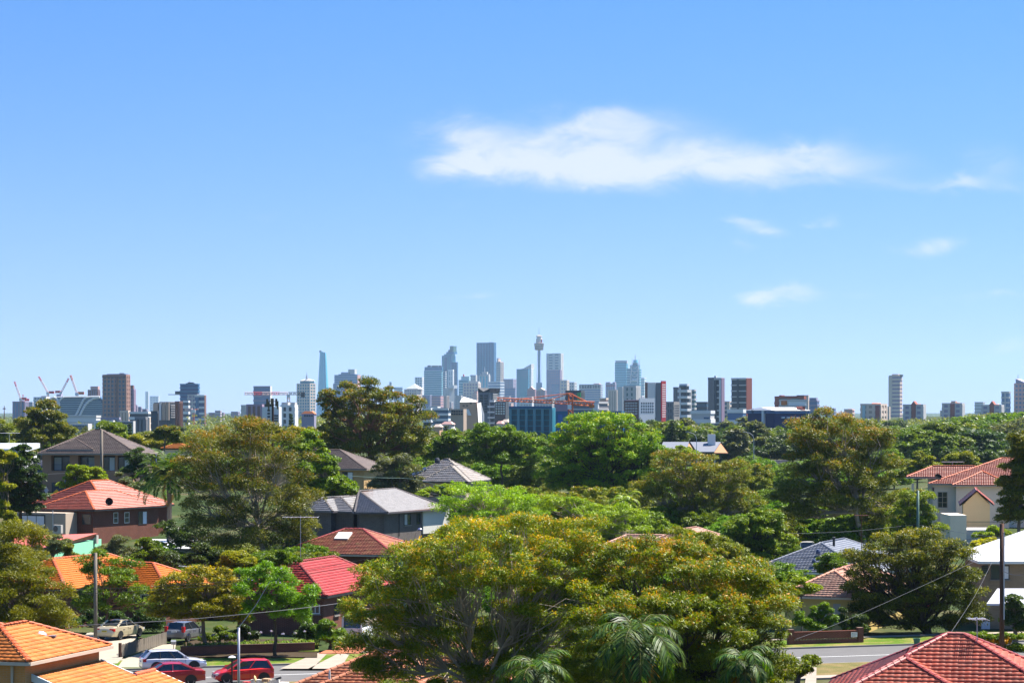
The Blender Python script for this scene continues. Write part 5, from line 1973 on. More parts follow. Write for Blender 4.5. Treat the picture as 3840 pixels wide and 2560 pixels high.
    mb.build('pad', mat('tan_fabric', (.55, .40, .18)), o)
    o = put('suitcase', 'brown suitcase lying on top of the rubbish heap', 'suitcase', 1000, 2552)
    MB().box(-.22, .22, -.3, .3, 0, .16).build('shell', mat('case_brown', (.42, .26, .15)), o)
    MB().tube([(-.08, -.31, .08), (-.06, -.37, .08), (.06, -.37, .08), (.08, -.31, .08)], .015, 5).build('handle', PLASTIC, o)
    o = put('rolled_mat', 'rolled black mat sticking out of the rubbish heap', 'mat', 1035, 2545)
    MB().tube([(-.3, 0, -.1), (.35, 0, .12)], .07, 8).build('roll', PLASTIC, o)
    o = put('cabinet', 'white cabinet standing at the end of the rubbish heap', 'cabinet', 1066, 2575, z=.13)
    MB().box(-.25, .25, -.2, .2, 0, .55).build('carcass', WHITEP, o)
    MB().box(-.23, .23, -.225, -.203, .03, .52).build('door', WHITEP, o)
    MB().box(.12, .15, -.25, -.226, .2, .34).build('handle', PLASTIC, o)
    for k, (px, py) in enumerate(((975, 2559), (1014, 2559), (955, 2559), (1036, 2559))):
        o = put('storage_box', ['pale carton at the back of the rubbish heap', 'white carton under the suitcase', 'torn white carton beside the stool', 'small white carton by the rolled mat'][k], 'box', px, py)
        MB().box(-.2, .2, -.16, .16, -.1, .2).build('carton', mat('carton_white', (.55, .52, .47), .8, .2, .2), o)
        MB().box(-.21, .0, -.17, .17, .205, .22).build('flap', mat('carton_white', (.55, .52, .47)), o)
    # concrete stadium terrace beside the oval
    t = W(2870, 1752, 700)
    root = empty('grandstand', (t.x, t.y, 0), 'low concrete grandstand steps beside the green oval', 'grandstand')
    for k in range(6):
        MB().box(-5, 7, k * 1.2, k * 1.2 + 1.2, 0, 1.2 + k * .6).build('step', mat('terrace_concrete', (.24, .22, .22), .9, .2), root)
    MB().box(-6.8, -5.2, -1, 7, 0, 3.6).build('end_wall', mat('terrace_concrete', (.45, .42, .42)), root)
    o = empty('storage_shed', (*W(2830, 1800, 480)[:2], 0), 'low brown roofed shed in the trees below the oval', 'shed')
    MB().box(-2, 2.2, 0, 4, 0, 3.7).build('wall', mat('shed_brown', (.36, .20, .13)), o)
    MB().box(-2.3, 2.5, -.4, 4.4, 3.7, 3.95).build('roof', mat('shed_roof', (.52, .40, .32)), o)


build_street()

# ================================================================ skyline
SK = {
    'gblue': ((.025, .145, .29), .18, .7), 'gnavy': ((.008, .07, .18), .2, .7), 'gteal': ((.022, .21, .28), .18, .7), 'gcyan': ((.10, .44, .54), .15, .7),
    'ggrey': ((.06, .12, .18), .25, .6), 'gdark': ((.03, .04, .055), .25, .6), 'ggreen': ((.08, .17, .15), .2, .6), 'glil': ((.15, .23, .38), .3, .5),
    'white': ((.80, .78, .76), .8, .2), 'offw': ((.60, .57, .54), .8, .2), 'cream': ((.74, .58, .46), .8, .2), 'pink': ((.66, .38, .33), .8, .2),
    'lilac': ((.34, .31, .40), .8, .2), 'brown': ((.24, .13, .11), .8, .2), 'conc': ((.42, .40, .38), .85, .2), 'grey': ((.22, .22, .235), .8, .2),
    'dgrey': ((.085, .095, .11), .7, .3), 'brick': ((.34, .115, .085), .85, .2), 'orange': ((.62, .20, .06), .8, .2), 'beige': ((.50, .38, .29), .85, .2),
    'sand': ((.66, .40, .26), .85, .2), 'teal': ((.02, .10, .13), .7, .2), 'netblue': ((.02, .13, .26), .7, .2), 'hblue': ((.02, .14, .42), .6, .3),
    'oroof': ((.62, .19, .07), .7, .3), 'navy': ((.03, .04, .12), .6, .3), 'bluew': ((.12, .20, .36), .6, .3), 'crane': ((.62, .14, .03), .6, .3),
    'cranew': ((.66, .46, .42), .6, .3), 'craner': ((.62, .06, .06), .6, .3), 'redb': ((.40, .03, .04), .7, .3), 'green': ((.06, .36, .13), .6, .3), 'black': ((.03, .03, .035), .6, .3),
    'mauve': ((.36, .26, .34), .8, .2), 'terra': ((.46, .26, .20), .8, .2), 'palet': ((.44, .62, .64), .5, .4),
}


def sk(k):
    c, r, s = SK[k]
    return mat('city_' + k, c, r, s, .10, .05)


def tower(name, label, x0, xs, x1, yt, d, core, band=None, style='bands', fh=None, ratio=.42, pier=None, ex=(), th=None, cat='building', group=None, o=.35, z0=None, dep=None):
    if xs >= x1:
        th_ = R(4); xs = x1
    else:
        th_ = R(th or 24)
    a = math.atan2((xs - 1920) / F, 1)
    C = ((xs - 1920) / F * d, d)
    w = (xs - x0) / F * d / math.cos(th_)
    D = (x1 - xs) / F * d / math.sin(th_) if x1 > xs else (dep or max(w * .7, 12))
    D = min(D, 4 * w + 10)
    bz = tz(C[0], C[1]) - .4 if z0 is None else z0
    zt = CZ - (yt - HZ) / F * d - bz
    root = empty(name, (C[0], C[1], bz), label, cat, group, -(a + th_))
    MB().box(-w, 0, 0, D, 0, zt).build('core', sk(core), root)
    fh = fh or max(3.3, 5.6 * d / F)
    if band and style != 'plain':
        mb = MB()
        if style in ('bands', 'grid', 'balc'):
            k = 0
            n = int(zt / fh)
            oo = o if style != 'balc' else o * 3
            for k in range(n):
                z = zt - (k + 1) * fh
                mb.box(-w - oo, oo, -oo, D + oo, z, z + fh * ratio)
        if style in ('piers', 'grid'):
            ps = pier or fh * 1.1
            pw = ps * .32
            o2 = o * 1.25
            n = max(2, int(round(w / ps)))
            for k in range(n + 1):
                x = -w + (w - pw) * k / n
                mb.box(x, x + pw, -o2, .1, 0, zt)
            n = max(2, int(round(D / ps)))
            for k in range(n + 1):
                y = (D - pw) * k / n
                mb.box(-.1, o2, y, y + pw, 0, zt)
        tag(mb.build('facade_bands', sk(band), root), kind='stuff')
        MB().box(-w - o * .7, o * .7, -o * .7, D + o * .7, zt, zt + fh * .35).build('parapet', sk(band), root)
    def lx(px): return (px - xs) / F * d / math.cos(th_)
    def lz(py): return CZ - (py - HZ) / F * d - bz
    for e in ex:
        k = e[0]
        if k == 'b':
            za = lz(e[5]) if len(e) > 5 else zt
            MB().box(lx(e[1]), min(lx(e[2]), 0) if e[2] <= xs else lx(e[2]), D * .15, D * .85, za, lz(e[3])).build('rooftop_block', sk(e[4]), root)
        elif k == 's':
            MB().tube([(lx(e[1]), D * .3, lz(e[2])), (lx(e[1]), D * .3, lz(e[3]))], [e[4], e[4] * .4], 5).build('spire', sk(e[5]) if len(e) > 5 else GALV, root)
        elif k == 'p':
            xa, xb = lx(e[1]), lx(e[2]); za, zb = lz(e[3]), lz(e[4]); m_ = (xa + xb) / 2
            MB().add([(xa, 0, za), (xb, 0, za), (xb, D, za), (xa, D, za), (m_, D / 2, zb)], [(0, 1, 4), (1, 2, 4), (2, 3, 4), (3, 0, 4), (3, 2, 1, 0)]).build('pyramid_roof', sk(e[5]), root)
        elif k == 'side':
            MB().box(.02, o * 1.8, -.1, D + .1, 0, zt + fh * .3).build('side_wall', sk(e[1]), root)
        elif k == 'v':
            MB().box(lx(e[1]), lx(e[2]), -o * 2.2, .1, max(0, lz(e[4])), lz(e[3])).build('facade_panel', sk(e[5]), root)
        elif k == 'win':   # ('win', face, nx, nz, u0, u1, y0, y1, mat)
            f, nx, nz, u0, u1, y0, y1, mm = e[1:]
            za, zb = lz(y1), lz(y0)
            for i in range(nx):
                for j in range(nz):
                    z1_ = za + (zb - za) * (j + .5) / nz
                    hz_ = (zb - za) / nz * .30
                    if f == 'front':
                        xa = lx(u0) + (lx(u1) - lx(u0)) * (i + .5) / nx; hw_ = (lx(u1) - lx(u0)) / nx * .30
                        mb = MB().box(xa - hw_, xa + hw_, -o * 1.5, .05, z1_ - hz_, z1_ + hz_)
                    else:
                        ya = D * (u0 + (u1 - u0) * (i + .5) / nx); hw_ = D * (u1 - u0) / nx * .28
                        mb = MB().box(-.05, o * 1.9, ya - hw_, ya + hw_, z1_ - hz_, z1_ + hz_)
                    mb.build('window', sk(mm), root)
        elif k == 'gable':  # ('gable', xa, xb, y0, yapex, mat)
            xa, xb = lx(e[1]), lx(e[2]); za, zb = lz(e[3]), lz(e[4]); m_ = (xa + xb) / 2
            MB().add([(xa, -.5, za), (xb, -.5, za), (m_, -.5, zb), (xa, D * .7, za), (xb, D * .7, za), (m_, D * .7, zb)], [(0, 1, 2), (5, 4, 3), (1, 4, 5, 2), (0, 2, 5, 3), (0, 3, 4, 1)]).build('gable_roof', sk(e[5]), root)
        elif k == 'hipr':  # ('hipr', xa, xb, y0, ytop, mat)
            xa, xb = lx(e[1]), lx(e[2]); za, zb = lz(e[3]), lz(e[4]); q = (xb - xa) * .25
            MB().add([(xa, 0, za), (xb, 0, za), (xb, D, za), (xa, D, za), (xa + q, D * .3, zb), (xb - q, D * .3, zb), (xb - q, D * .7, zb), (xa + q, D * .7, zb)],
                     [(0, 1, 5, 4), (1, 2, 6, 5), (2, 3, 7, 6), (3, 0, 4, 7), (4, 5, 6, 7), (3, 2, 1, 0)]).build('hip_roof', sk(e[5]), root)
    return root


def truss(mb, a, b, w, n, r):
    """square lattice boom from a to b"""
    a, b = Vector(a), Vector(b)
    d = (b - a); L = d.length; y = d.normalized()
    x = y.cross(Vector((0, 0, 1)))
    x = x.normalized() if x.length > .01 else Vector((1, 0, 0))
    z = x.cross(y)
    cs = [(-w, -w), (w, -w), (w, w), (-w, w)]
    for i in range(4):
        p = x * cs[i][0] + z * cs[i][1]
        mb.tube([a + p, b + p], r, 4)
    for k in range(n):
        for i in range(4):
            p = x * cs[i][0] + z * cs[i][1]; q = x * cs[(i + 1) % 4][0] + z * cs[(i + 1) % 4][1]
            s0 = a + y * (L * k / n); s1 = a + y * (L * (k + 1) / n)
            mb.tube([s0 + p, s1 + q] if k % 2 else [s0 + q, s1 + p], r * .7, 4, cap=False)


def luffing(label, base, jib0, jib1, d, m='cranew', m2='craner', w=.9):
    b = W(base[0], base[1], d); j0 = W(jib0[0], jib0[1], d); j1 = W(jib1[0], jib1[1], d)
    gz = 0
    root = empty('tower_crane', (j0.x, d, gz), label, 'crane')
    off = Vector((j0.x, d, gz))
    mb = MB(); truss(mb, Vector((0, 0, 0)), j0 - off, w, max(6, int(j0.z / 6)), w * .25); mb.build('mast', sk(m), root)
    mb = MB(); truss(mb, j0 - off, j0.lerp(j1, .72) - off, w * .8, 9, w * .22); mb.build('jib', sk(m), root)
    mb = MB(); truss(mb, j0.lerp(j1, .72) - off, j1 - off, w * .75, 4, w * .25); mb.build('jib_tip', sk(m2), root)
    s = -1 if j1.x > j0.x else 1
    MB().box(s * 1 if s > 0 else -7, 7 if s > 0 else -1, -1.2, 1.2, j0.z - gz - 1, j0.z - gz + 1.8).build('counter_jib', sk(m2), root)
    MB().box(-1.6, 1.6, -2.4, -1, j0.z - gz - 2, j0.z - gz + .6).build('cab', sk('white'), root)
    return root


def build_skyline():
    T = tower
    # ---- left cluster ------------------------------------------------
    T('office_block', 'mauve grey office block below the leftmost crane', 48, 92, 107, 1508, 3100, 'glil', 'mauve', 'piers', ex=[('b', 70, 86, 1503, 'mauve')])
    T('office_block', 'pale grey low block right of the mauve block', 104, 122, 128, 1510, 3150, 'lilac', 'offw', 'grid')
    T('apartment_block', 'white apartment block with grey roof plant behind the round tree', 127, 172, 187, 1492, 2700, 'ggrey', 'white', 'grid', ratio=.6, ex=[('b', 152, 172, 1484, 'grey')])
    T('concrete_tower', 'mauve stepped tower with flared top behind the arched glass building', 330, 366, 375, 1464, 3300, 'mauve', 'brown', 'piers', ex=[('b', 341, 363, 1459, 'mauve'), ('b', 338, 366, 1448, 'pink', 1459)])
    # arched glass building
    d = 2500
    x0, x1 = 184, 389
    c = W(184, 1564, d)
    root = empty('arched_building', (c.x, d, 0), 'wide glass building with sweeping white arches on the left', 'building')
    s = d / F
    def q(px, py): return ((px - 184) * s, CZ - (py - HZ) * s)
    zb = 0
    prof = [(184, 1575), (389, 1575)] + [(388, 1520), (386, 1506), (382, 1496), (375, 1489), (362, 1487), (200, 1487), (190, 1490), (186, 1497), (184, 1508)]
    pts = [q(*p) for p in prof]
    pts[0] = (pts[0][0], 0); pts[1] = (pts[1][0], 0)
    n = len(pts)
    MB().add([(x, 0, z) for x, z in pts] + [(x, 28, z) for x, z in pts], [tuple(range(n)), tuple(reversed(range(n, 2 * n)))] + [(i, n + i, n + (i + 1) % n, (i + 1) % n) for i in range(n)]).build('glass_body', sk('ggrey'), root)
    mb = MB()
    for k in range(9):
        z = q(0, 1564 - k * 8.2)[1]
        xa = 0.5; xb = q(387, 0)[0] - (max(0, k - 6) * 2.2)
        mb.box(xa, xb, -.4, .1, z, z + .45)
    tag(mb.build('floor_bands', sk('palet'), root), kind='stuff')
    def arch(pp, w=1.3):
        v = [Vector((q(*p)[0], -.6, q(*p)[1])) for p in pp]
        MB().tube(v, w, 6).build('white_arch', sk('white'), root)
    arch([(188, 1575), (188, 1510), (189, 1500), (194, 1492), (203, 1489), (211, 1492), (216, 1500), (219, 1512), (220, 1575)])
    arch([(222, 1575), (222, 1510), (225, 1500), (231, 1492), (239, 1488)], 1.1)
    arch([(205, 1488.5), (240, 1488), (300, 1487.5), (330, 1487.5)], .7)
    arch([(282, 1563), (292, 1543), (304, 1517), (313, 1498), (322, 1489), (345, 1487), (374, 1487)], 1.2)
    arch([(297, 1564), (307, 1542), (320, 1518), (334, 1503), (350, 1494), (374, 1488)], 1.2)
    MB().box(q(209, 0)[0], q(226, 0)[0], 4, 14, q(0, 1487)[1], q(0, 1477)[1]).build('rooftop_plant', sk('lilac'), root)
    luffing('luffing crane with dark tip left of the white block', (80, 1503), (78, 1495), (54, 1430), 3100)
    luffing('small luffing crane mast on the mauve block', (86, 1503), (88, 1500), (86, 1479), 3120, w=.6)
    luffing('luffing crane leaning left above the white block', (180, 1480), (180, 1472), (145, 1411), 2900)
    luffing('pale luffing crane leaning right above the arched building', (232, 1480), (230, 1470), (258, 1418), 2950)
    luffing('orange footed luffing crane above the middle of the arched building', (290, 1487), (289, 1475), (264, 1406), 2550, m='cranew', m2='crane')
    for px, y0, y1, lb in ((16, 1521, 1585, 'thin dark mast at the far left horizon'), (3, 1560, 1590, 'short dark mast at the left border')):
        b = W(px, y1, 1500); t = W(px, y0, 1500)
        o_ = empty('mast', (b.x, 1500, 0), lb, 'mast'); MB().tube([(0, 0, 0), (0, 0, t.z)], [.6, .2], 6).build('pole', sk('brown'), o_)
        MB().box(-.9, .9, -.3, .3, t.z - 2, t.z - 1.4).build('crossbar', sk('brown'), o_)
    T('residential_tower', 'tall brown and glass tower on the left with red roof band', 386, 473, 487, 1409, 2200, 'ggrey', 'terra', 'grid', fh=3.6, ratio=.3, pier=4.2, th=30,
      ex=[('b', 399, 468, 1401, 'glil'), ('v', 385, 474, 1409, 1415, 'brown'), ('v', 436, 443, 1415, 1566, 'brown'), ('b', 446, 447, 1398, 'black'), ('b', 453, 454, 1398, 'black')])
    T('residential_tower', 'darker stepped tower tucked behind the tall brown tower', 480, 501, 508, 1462, 2350, 'brown', 'mauve', 'grid', ex=[('b', 484, 498, 1444, 'brown')])
    for i, (a_, b_, y) in enumerate(((498, 516, 1522), (514, 532, 1529), (530, 553, 1537))):
        T('low_block', ['stepped mauve block beside the brown tower foot', 'lower mauve block stepping down rightwards', 'lowest mauve block of the stepped row'][i], a_, b_ - 4, b_, y, 2400 + i * 30, 'mauve', 'lilac', 'grid')
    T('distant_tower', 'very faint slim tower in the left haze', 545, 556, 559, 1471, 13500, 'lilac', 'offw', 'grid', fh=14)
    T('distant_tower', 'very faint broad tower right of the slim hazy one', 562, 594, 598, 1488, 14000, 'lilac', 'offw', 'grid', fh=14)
    T('apartment_block', 'beige panelled apartment block with orange right end', 578, 634, 683, 1509, 1500, 'dgrey', None, 'plain', th=50,
      ex=[('v', 578, 596, 1512, 1575, 'beige'), ('v', 601, 608, 1510, 1575, 'white'), ('v', 609, 612, 1512, 1575, 'dgrey'), ('v', 612, 623, 1508, 1575, 'beige'), ('v', 625, 636, 1507, 1575, 'beige'), ('win', 'side', 5, 6, .1, .62, 1515, 1568, 'offw'), ('b', 590, 632, 1506, 'beige')])
    T('apartment_wing', 'orange clad wing of the beige apartment block', 658, 672, 684, 1511, 1492, 'orange', 'brown', 'piers', pier=1.3, th=40)
    T('office_tower', 'dark blue glass tower with jutting crane deck, left of centre', 676, 742, 748, 1443, 2300, 'gnavy', 'gblue', 'bands', ex=[('b', 696, 727, 1436, 'gdark'), ('b', 703, 722, 1433, 'gdark'), ('s', 709, 1434, 1426, .5), ('b', 630, 676, 1477.5, 'gdark', 1480), ('b', 656, 677, 1466, 'gdark', 1477)])
    T('office_block', 'white banded low block before the dark blue tower', 688, 706, 711, 1509, 2200, 'gdark', 'white', 'bands', ratio=.5, fh=5)
    T('office_block', 'pale grey block behind the white banded ones', 704, 738, 746, 1483, 2260, 'lilac', 'offw', 'grid')
    T('office_block', 'glass and white banded block right of the dark blue tower', 731, 765, 771, 1488, 2150, 'gnavy', 'white', 'bands', ratio=.4, fh=5, ex=[('v', 735, 746, 1490, 1560, 'gblue'), ('side', 'brown')])
    luffing('tiny orange crane before the blue glass blocks', (726, 1556), (726, 1538), (744, 1533), 2000, m='crane', m2='cranew', w=.6)
    # low and mid buildings on the left
    T('warehouse', 'long white low roofed building under the arched building', 252, 360, 377, 1566, 1500, 'white', 'offw', 'bands', fh=4)
    T('low_block', 'beige block at the foot of the tall brown tower', 451, 480, 487, 1546, 1500, 'beige', 'cream', 'piers')
    T('low_block', 'white terraced block right of the brown tower foot', 487, 555, 568, 1551, 1450, 'gdark', 'white', 'bands', fh=3.4, ratio=.5, ex=[('b', 500, 540, 1546, 'white')])
    T('low_block', 'charcoal cube building in front of the beige panels', 568, 590, 593, 1549, 1250, 'gdark', 'dgrey', 'grid', ex=[('win', 'front', 2, 2, 572, 588, 1556, 1576, 'ggrey')])
    T('low_block', 'cream panel building left of the charcoal cube', 545, 561, 565, 1565, 1200, 'cream', None, 'plain')
    T('low_block', 'white row building above the left trees', 447, 500, 508, 1578, 1100, 'offw', None, 'plain', ex=[('win', 'front', 6, 2, 450, 498, 1580, 1600, 'gdark')])
    T('shed', 'dark roofed shed cluster behind the conifer', 508, 545, 552, 1572, 1150, 'dgrey', 'grey', 'piers')
    T('green_shed', 'bright green panelled shed behind the left trees', 355, 424, 430, 1586, 1050, 'green', 'white', 'piers', pier=1.6, o=.15)
    T('low_block', 'white house row left of the green shed', 262, 330, 345, 1588, 1000, 'offw', None, 'plain', ex=[('win', 'front', 7, 2, 265, 328, 1591, 1615, 'ggrey')])
    T('warehouse', 'dark low warehouse roofs under the brown tower', 380, 446, 451, 1573, 1250, 'dgrey', 'lilac', 'piers')
    T('distant_block', 'low pink brown block on the horizon right of the blue tower', 783, 838, 842, 1549, 4200, 'brown', 'mauve', 'grid')
    T('low_block', 'brown flat building left of the phone mast', 924, 982, 990, 1522, 1600, 'brown', 'mauve', 'piers', o=.15)
    T('low_block', 'small grey block left of the flat brown building', 905, 922, 926, 1524, 1700, 'lilac', 'offw', 'grid')
    T('office_block', 'blue banded block with sunlit white painted on its right edge left of the phone mast', 951, 1012, 1018, 1453, 3000, 'glil', 'lilac', 'bands', fh=5.5, ex=[('side', 'white'), ('b', 972, 996, 1452, 'ggrey')])  # sunlight on the right face is put into the white side colour
    T('modern_block', 'white modern block with dark roof box behind the phone mast', 983, 1046, 1056, 1525, 900, 'white', None, 'plain', ex=[('b', 990, 1018, 1514, 'dgrey'), ('win', 'front', 2, 4, 1004, 1014, 1532, 1580, 'gdark'), ('win', 'front', 3, 3, 1022, 1044, 1553, 1582, 'gdark')])
    T('unfinished_block', 'unfinished concrete frame below the red and white crane', 1053, 1104, 1116, 1526, 1700, 'gdark', 'white', 'grid', fh=4.2, ratio=.35, pier=6, ex=[('b', 1054, 1078, 1508, 'offw'), ('b', 1087, 1104, 1508, 'offw')])
    # red and white hammerhead crane
    d = 2000
    b = W(1082, 1525, d)
    root = empty('tower_crane', (b.x, d, 0), 'red and white hammerhead crane before the cream tower', 'crane')
    zj = W(0, 1475, d).z; xl = (917 - 1082) / F * d; xr = (1143 - 1082) / F * d
    mb = MB(); truss(mb, (0, 0, 0), (0, 0, zj), 1.0, 12, .25); mb.build('mast', sk('cranew'), root)
    for i in range(5):
        mb = MB(); truss(mb, (xl * i / 5, 0, zj), (xl * (i + 1) / 5, 0, zj), .9, 4, .25); mb.build('jib', sk('craner' if i % 2 else 'cranew'), root)
    mb = MB(); truss(mb, (0, 0, zj), (xr, 0, zj), .9, 4, .25); mb.build('counter_jib', sk('black'), root)
    MB().box(xr - 3, xr, -1, 1, zj - 3, zj + .5).build('counterweight', sk('black'), root)
    MB().box(-1.3, 1.3, -2, 0, zj - 3.2, zj - .8).build('cab', sk('white'), root)
    T('stone_tower', 'cream pink tower with stepped crown and green pyramid cap', 1113, 1162, 1183, 1441, 5000, 'gteal', 'cream', 'grid', fh=6, ratio=.4, pier=7, th=40,
      ex=[('b', 1122, 1160, 1427, 'gteal'), ('p', 1122, 1162, 1427, 1418, 'offw'), ('s', 1144, 1420, 1406, 2.5), ('s', 1144, 1406, 1394, .6)])
    T('hill_house', 'grey house with red roof on the rise below the cream tower', 1131, 1178, 1186, 1551, 1250, 'lilac', None, 'plain', ex=[('hipr', 1129, 1180, 1551, 1541, 'oroof'), ('win', 'front', 4, 1, 1140, 1175, 1553, 1563, 'gdark')])
    # twisting glass tower
    d = 8000
    c = W(1212, 1545, d)
    root = empty('twisting_tower', (c.x, d, 0), 'slender twisting pale blue glass tower standing alone', 'tower')
    zt = W(0, 1321, d).z
    mb = MB(); N = 18; vs = []; fs = []
    for i in range(N + 1):
        f = i / N
        z = zt * f
        yy = HZ - (z - CZ) / d * F
        g = np.clip((yy - 1321) / (1475 - 1321), 0, 1.5)
        xl = 1200 - 8 * g - (3 if yy > 1475 else 0); xr = 1223.5 + 9.5 * g ** .8
        hw = (xr - xl) / 2 * d / F; cx = ((xl + xr) / 2 - 1212) * d / F
        tw = R(20 + 40 * f)
        for k in range(12):
            a = 2 * math.pi * k / 12
            r_ = hw * (1 + .06 * math.cos(3 * (a - tw)))
            vs.append((cx + r_ * math.cos(a), r_ * math.sin(a), z + (3 * math.cos(a - R(200)) if i == N else 0)))
    for i in range(N):
        for k in range(12):
            fs.append((i * 12 + k, i * 12 + (k + 1) % 12, (i + 1) * 12 + (k + 1) % 12, (i + 1) * 12 + k))
    fs.append(tuple(range(N * 12, N * 12 + 12)))
    mb.add(vs, fs); mb.build('glass_shell', sk('gcyan'), root)
    MB().tube([Vector(vs[i * 12 + 10]) * 1.003 for i in range(N + 1)], 1.1, 5).build('edge_fin', sk('gnavy'), root)
    MB().box(-12, -6, -4, 4, zt, zt + 6).build('rooftop_plant', sk('gdark'), root)
    T('office_block', 'broad stepped blue block right of the twisting tower', 1254, 1340, 1352, 1408, 6500, 'glil', 'gblue', 'bands', fh=6, ex=[('side', 'pink'), ('b', 1267, 1332, 1402, 'glil'), ('b', 1277, 1311, 1395, 'glil', 1402), ('b', 1304, 1328, 1384, 'offw', 1402), ('b', 1247, 1262, 1437, 'lilac', 1560)])
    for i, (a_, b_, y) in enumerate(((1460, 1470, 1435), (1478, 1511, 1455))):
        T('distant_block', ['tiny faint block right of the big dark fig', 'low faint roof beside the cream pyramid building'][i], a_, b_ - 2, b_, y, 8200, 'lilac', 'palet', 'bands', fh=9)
    # ---- city centre -------------------------------------------------
    T('pyramid_roof_building', 'pink cream block with white pyramid roof left of the city centre', 1516, 1563, 1582, 1462, 5500, 'mauve', 'cream', 'grid', fh=6, pier=7, th=34, ex=[('b', 1524, 1563, 1456, 'cream'), ('p', 1522, 1568, 1457, 1438, 'white')])
    T('slab_block', 'white banded slab behind the cream pyramid building', 1556, 1583, 1589, 1417, 7400, 'ggrey', 'white', 'grid', fh=7, ratio=.55)
    T('office_tower', 'broad blue banded tower with dark crown, left in the city centre', 1590, 1656, 1661, 1391, 7000, 'gteal', 'palet', 'bands', fh=6, ratio=.3, ex=[('b', 1591, 1657, 1375, 'gblue'), ('b', 1602, 1612, 1369, 'gdark', 1375), ('b', 1617, 1640, 1370, 'gdark', 1375), ('b', 1644, 1652, 1370, 'gdark', 1375)])
    T('stepped_tower', 'tall blue green tower stepping up to a small rooftop cube', 1657, 1691, 1708, 1336, 7500, 'gteal', 'gblue', 'piers', fh=7, th=30, ex=[('b', 1662, 1692, 1327, 'gteal'), ('b', 1671, 1700, 1319, 'gblue', 1327), ('b', 1678, 1692, 1311, 'ggrey', 1319), ('b', 1684, 1698, 1297, 'ggreen', 1319), ('v', 1667, 1677, 1341, 1500, 'gnavy')])
    T('office_tower', 'dark navy shaft attached right of the stepped tower', 1692, 1713, 1717, 1360, 7300, 'gnavy', 'gblue', 'bands', fh=6, ratio=.25)
    T('slim_block', 'slim white block in front of the stepped tower', 1661, 1670, 1674, 1395, 6800, 'ggrey', 'offw', 'bands', fh=6)
    T('framed_block', 'white framed glass block in front of the navy shaft', 1680, 1698, 1702, 1392, 6700, 'gnavy', 'white', 'grid', fh=14, ratio=.25, pier=12)
    T('white_block', 'bright white stepped block below the stepped tower', 1661, 1684, 1703, 1456, 5200, 'white', 'offw', 'piers', th=45, ex=[('b', 1680, 1699, 1444, 'white')])
    T('low_block', 'blue grey low block under the broad banded tower', 1584, 1612, 1620, 1483, 5000, 'glil', 'lilac', 'piers')
    T('low_block', 'pinkish low block under the broad banded tower', 1619, 1652, 1664, 1487, 4800, 'pink', 'mauve', 'bands', fh=5)
    T('low_block', 'salmon lit block left of the bright white block', 1664, 1675, 1685, 1486, 4700, 'pink', 'cream', 'piers', th=45)
    T('office_tower', 'pale teal block with red spikes left of the tall dark tower', 1720, 1755, 1763, 1427, 6600, 'gteal', 'palet', 'bands', fh=7, ex=[('b', 1728, 1758, 1411, 'palet'), ('s', 1736, 1411, 1402, 3, 'redb')])
    T('office_block', 'white grey block with red fin behind the colonnade building', 1763, 1784, 1789, 1409, 6900, 'lilac', 'offw', 'grid', fh=7, ex=[('s', 1768, 1428, 1405, 3, 'redb')])
    T('colonnade_building', 'cream block with dark colonnade top in the city centre', 1736, 1793, 1803, 1439, 6000, 'mauve', 'cream', 'grid', fh=7, pier=8, ex=[('b', 1756, 1792, 1429, 'offw')])
    T('low_block', 'coral stepped block beside the angular sandstone building', 1770, 1788, 1793, 1478, 5000, 'pink', 'cream', 'bands', ex=[('b', 1776, 1788, 1466, 'pink')])
    T('office_tower', 'tallest flat topped dark blue tower in the city centre', 1787, 1853, 1860, 1287, 7600, 'gnavy', 'gblue', 'grid', fh=7, ratio=.22, pier=10, ex=[('b', 1832, 1845, 1283, 'gdark'), ('s', 1838, 1284, 1274, .9)])
    T('stepped_tower', 'cream stepped tower right of the tallest dark tower', 1859, 1877, 1889, 1360, 7700, 'ggrey', 'cream', 'grid', fh=7, pier=9, th=40, ex=[('b', 1861, 1867, 1342, 'cream'), ('b', 1861, 1874, 1355, 'cream')])
    T('crown_tower', 'pale green tower with stepped crown and needle', 1795, 1833, 1838, 1410, 6400, 'gcyan', 'offw', 'piers', fh=7, pier=9, ex=[('b', 1800, 1833, 1402, 'offw'), ('b', 1806, 1826, 1394, 'offw', 1402), ('s', 1816, 1394, 1375, 1.2)])
    T('office_block', 'white banded block right of the pale green tower', 1831, 1876, 1891, 1434, 5800, 'glil', 'white', 'bands', fh=6.5, ratio=.55, th=40)
    T('office_block', 'mauve block with sloping roof behind the white banded block', 1888, 1924, 1936, 1425, 6800, 'mauve', 'lilac', 'grid', fh=9)
    T('office_block', 'lilac glass block below the sloping roof block', 1893, 1931, 1936, 1457, 5400, 'glil', 'lilac', 'bands', fh=5)
    T('office_block', 'dark teal slab left of the slender observation tower', 1937, 1981, 1985, 1386, 6500, 'gteal', 'gblue', 'bands', fh=6, ratio=.3)
    # wedge roof block
    rt = T('wedge_tower', 'white tower with slanted roof behind the dark teal slab', 1957, 1992, 1999, 1385, 7200, 'palet', 'white', 'grid', fh=8)
    w_ = (1999 - 1957) / F * 7200
    z1 = W(0, 1385, 7200).z - rt.location.z; z2 = W(0, 1364, 7200).z - rt.location.z
    MB().add([(-w_ * .95, 0, z1), (0, 0, z1), (0, 0, z2), (-w_ * .95, 20, z1), (0, 20, z1), (0, 20, z2)], [(0, 1, 2), (5, 4, 3), (1, 4, 5, 2), (0, 2, 5, 3)]).build('slanted_roof', sk('offw'), rt)
    # observation tower
    d = 7400; c = W(2021.5, 1545, d); s = d / F
    root = empty('observation_tower', (c.x, d, 0), 'slender observation tower with golden turret and spire', 'tower')
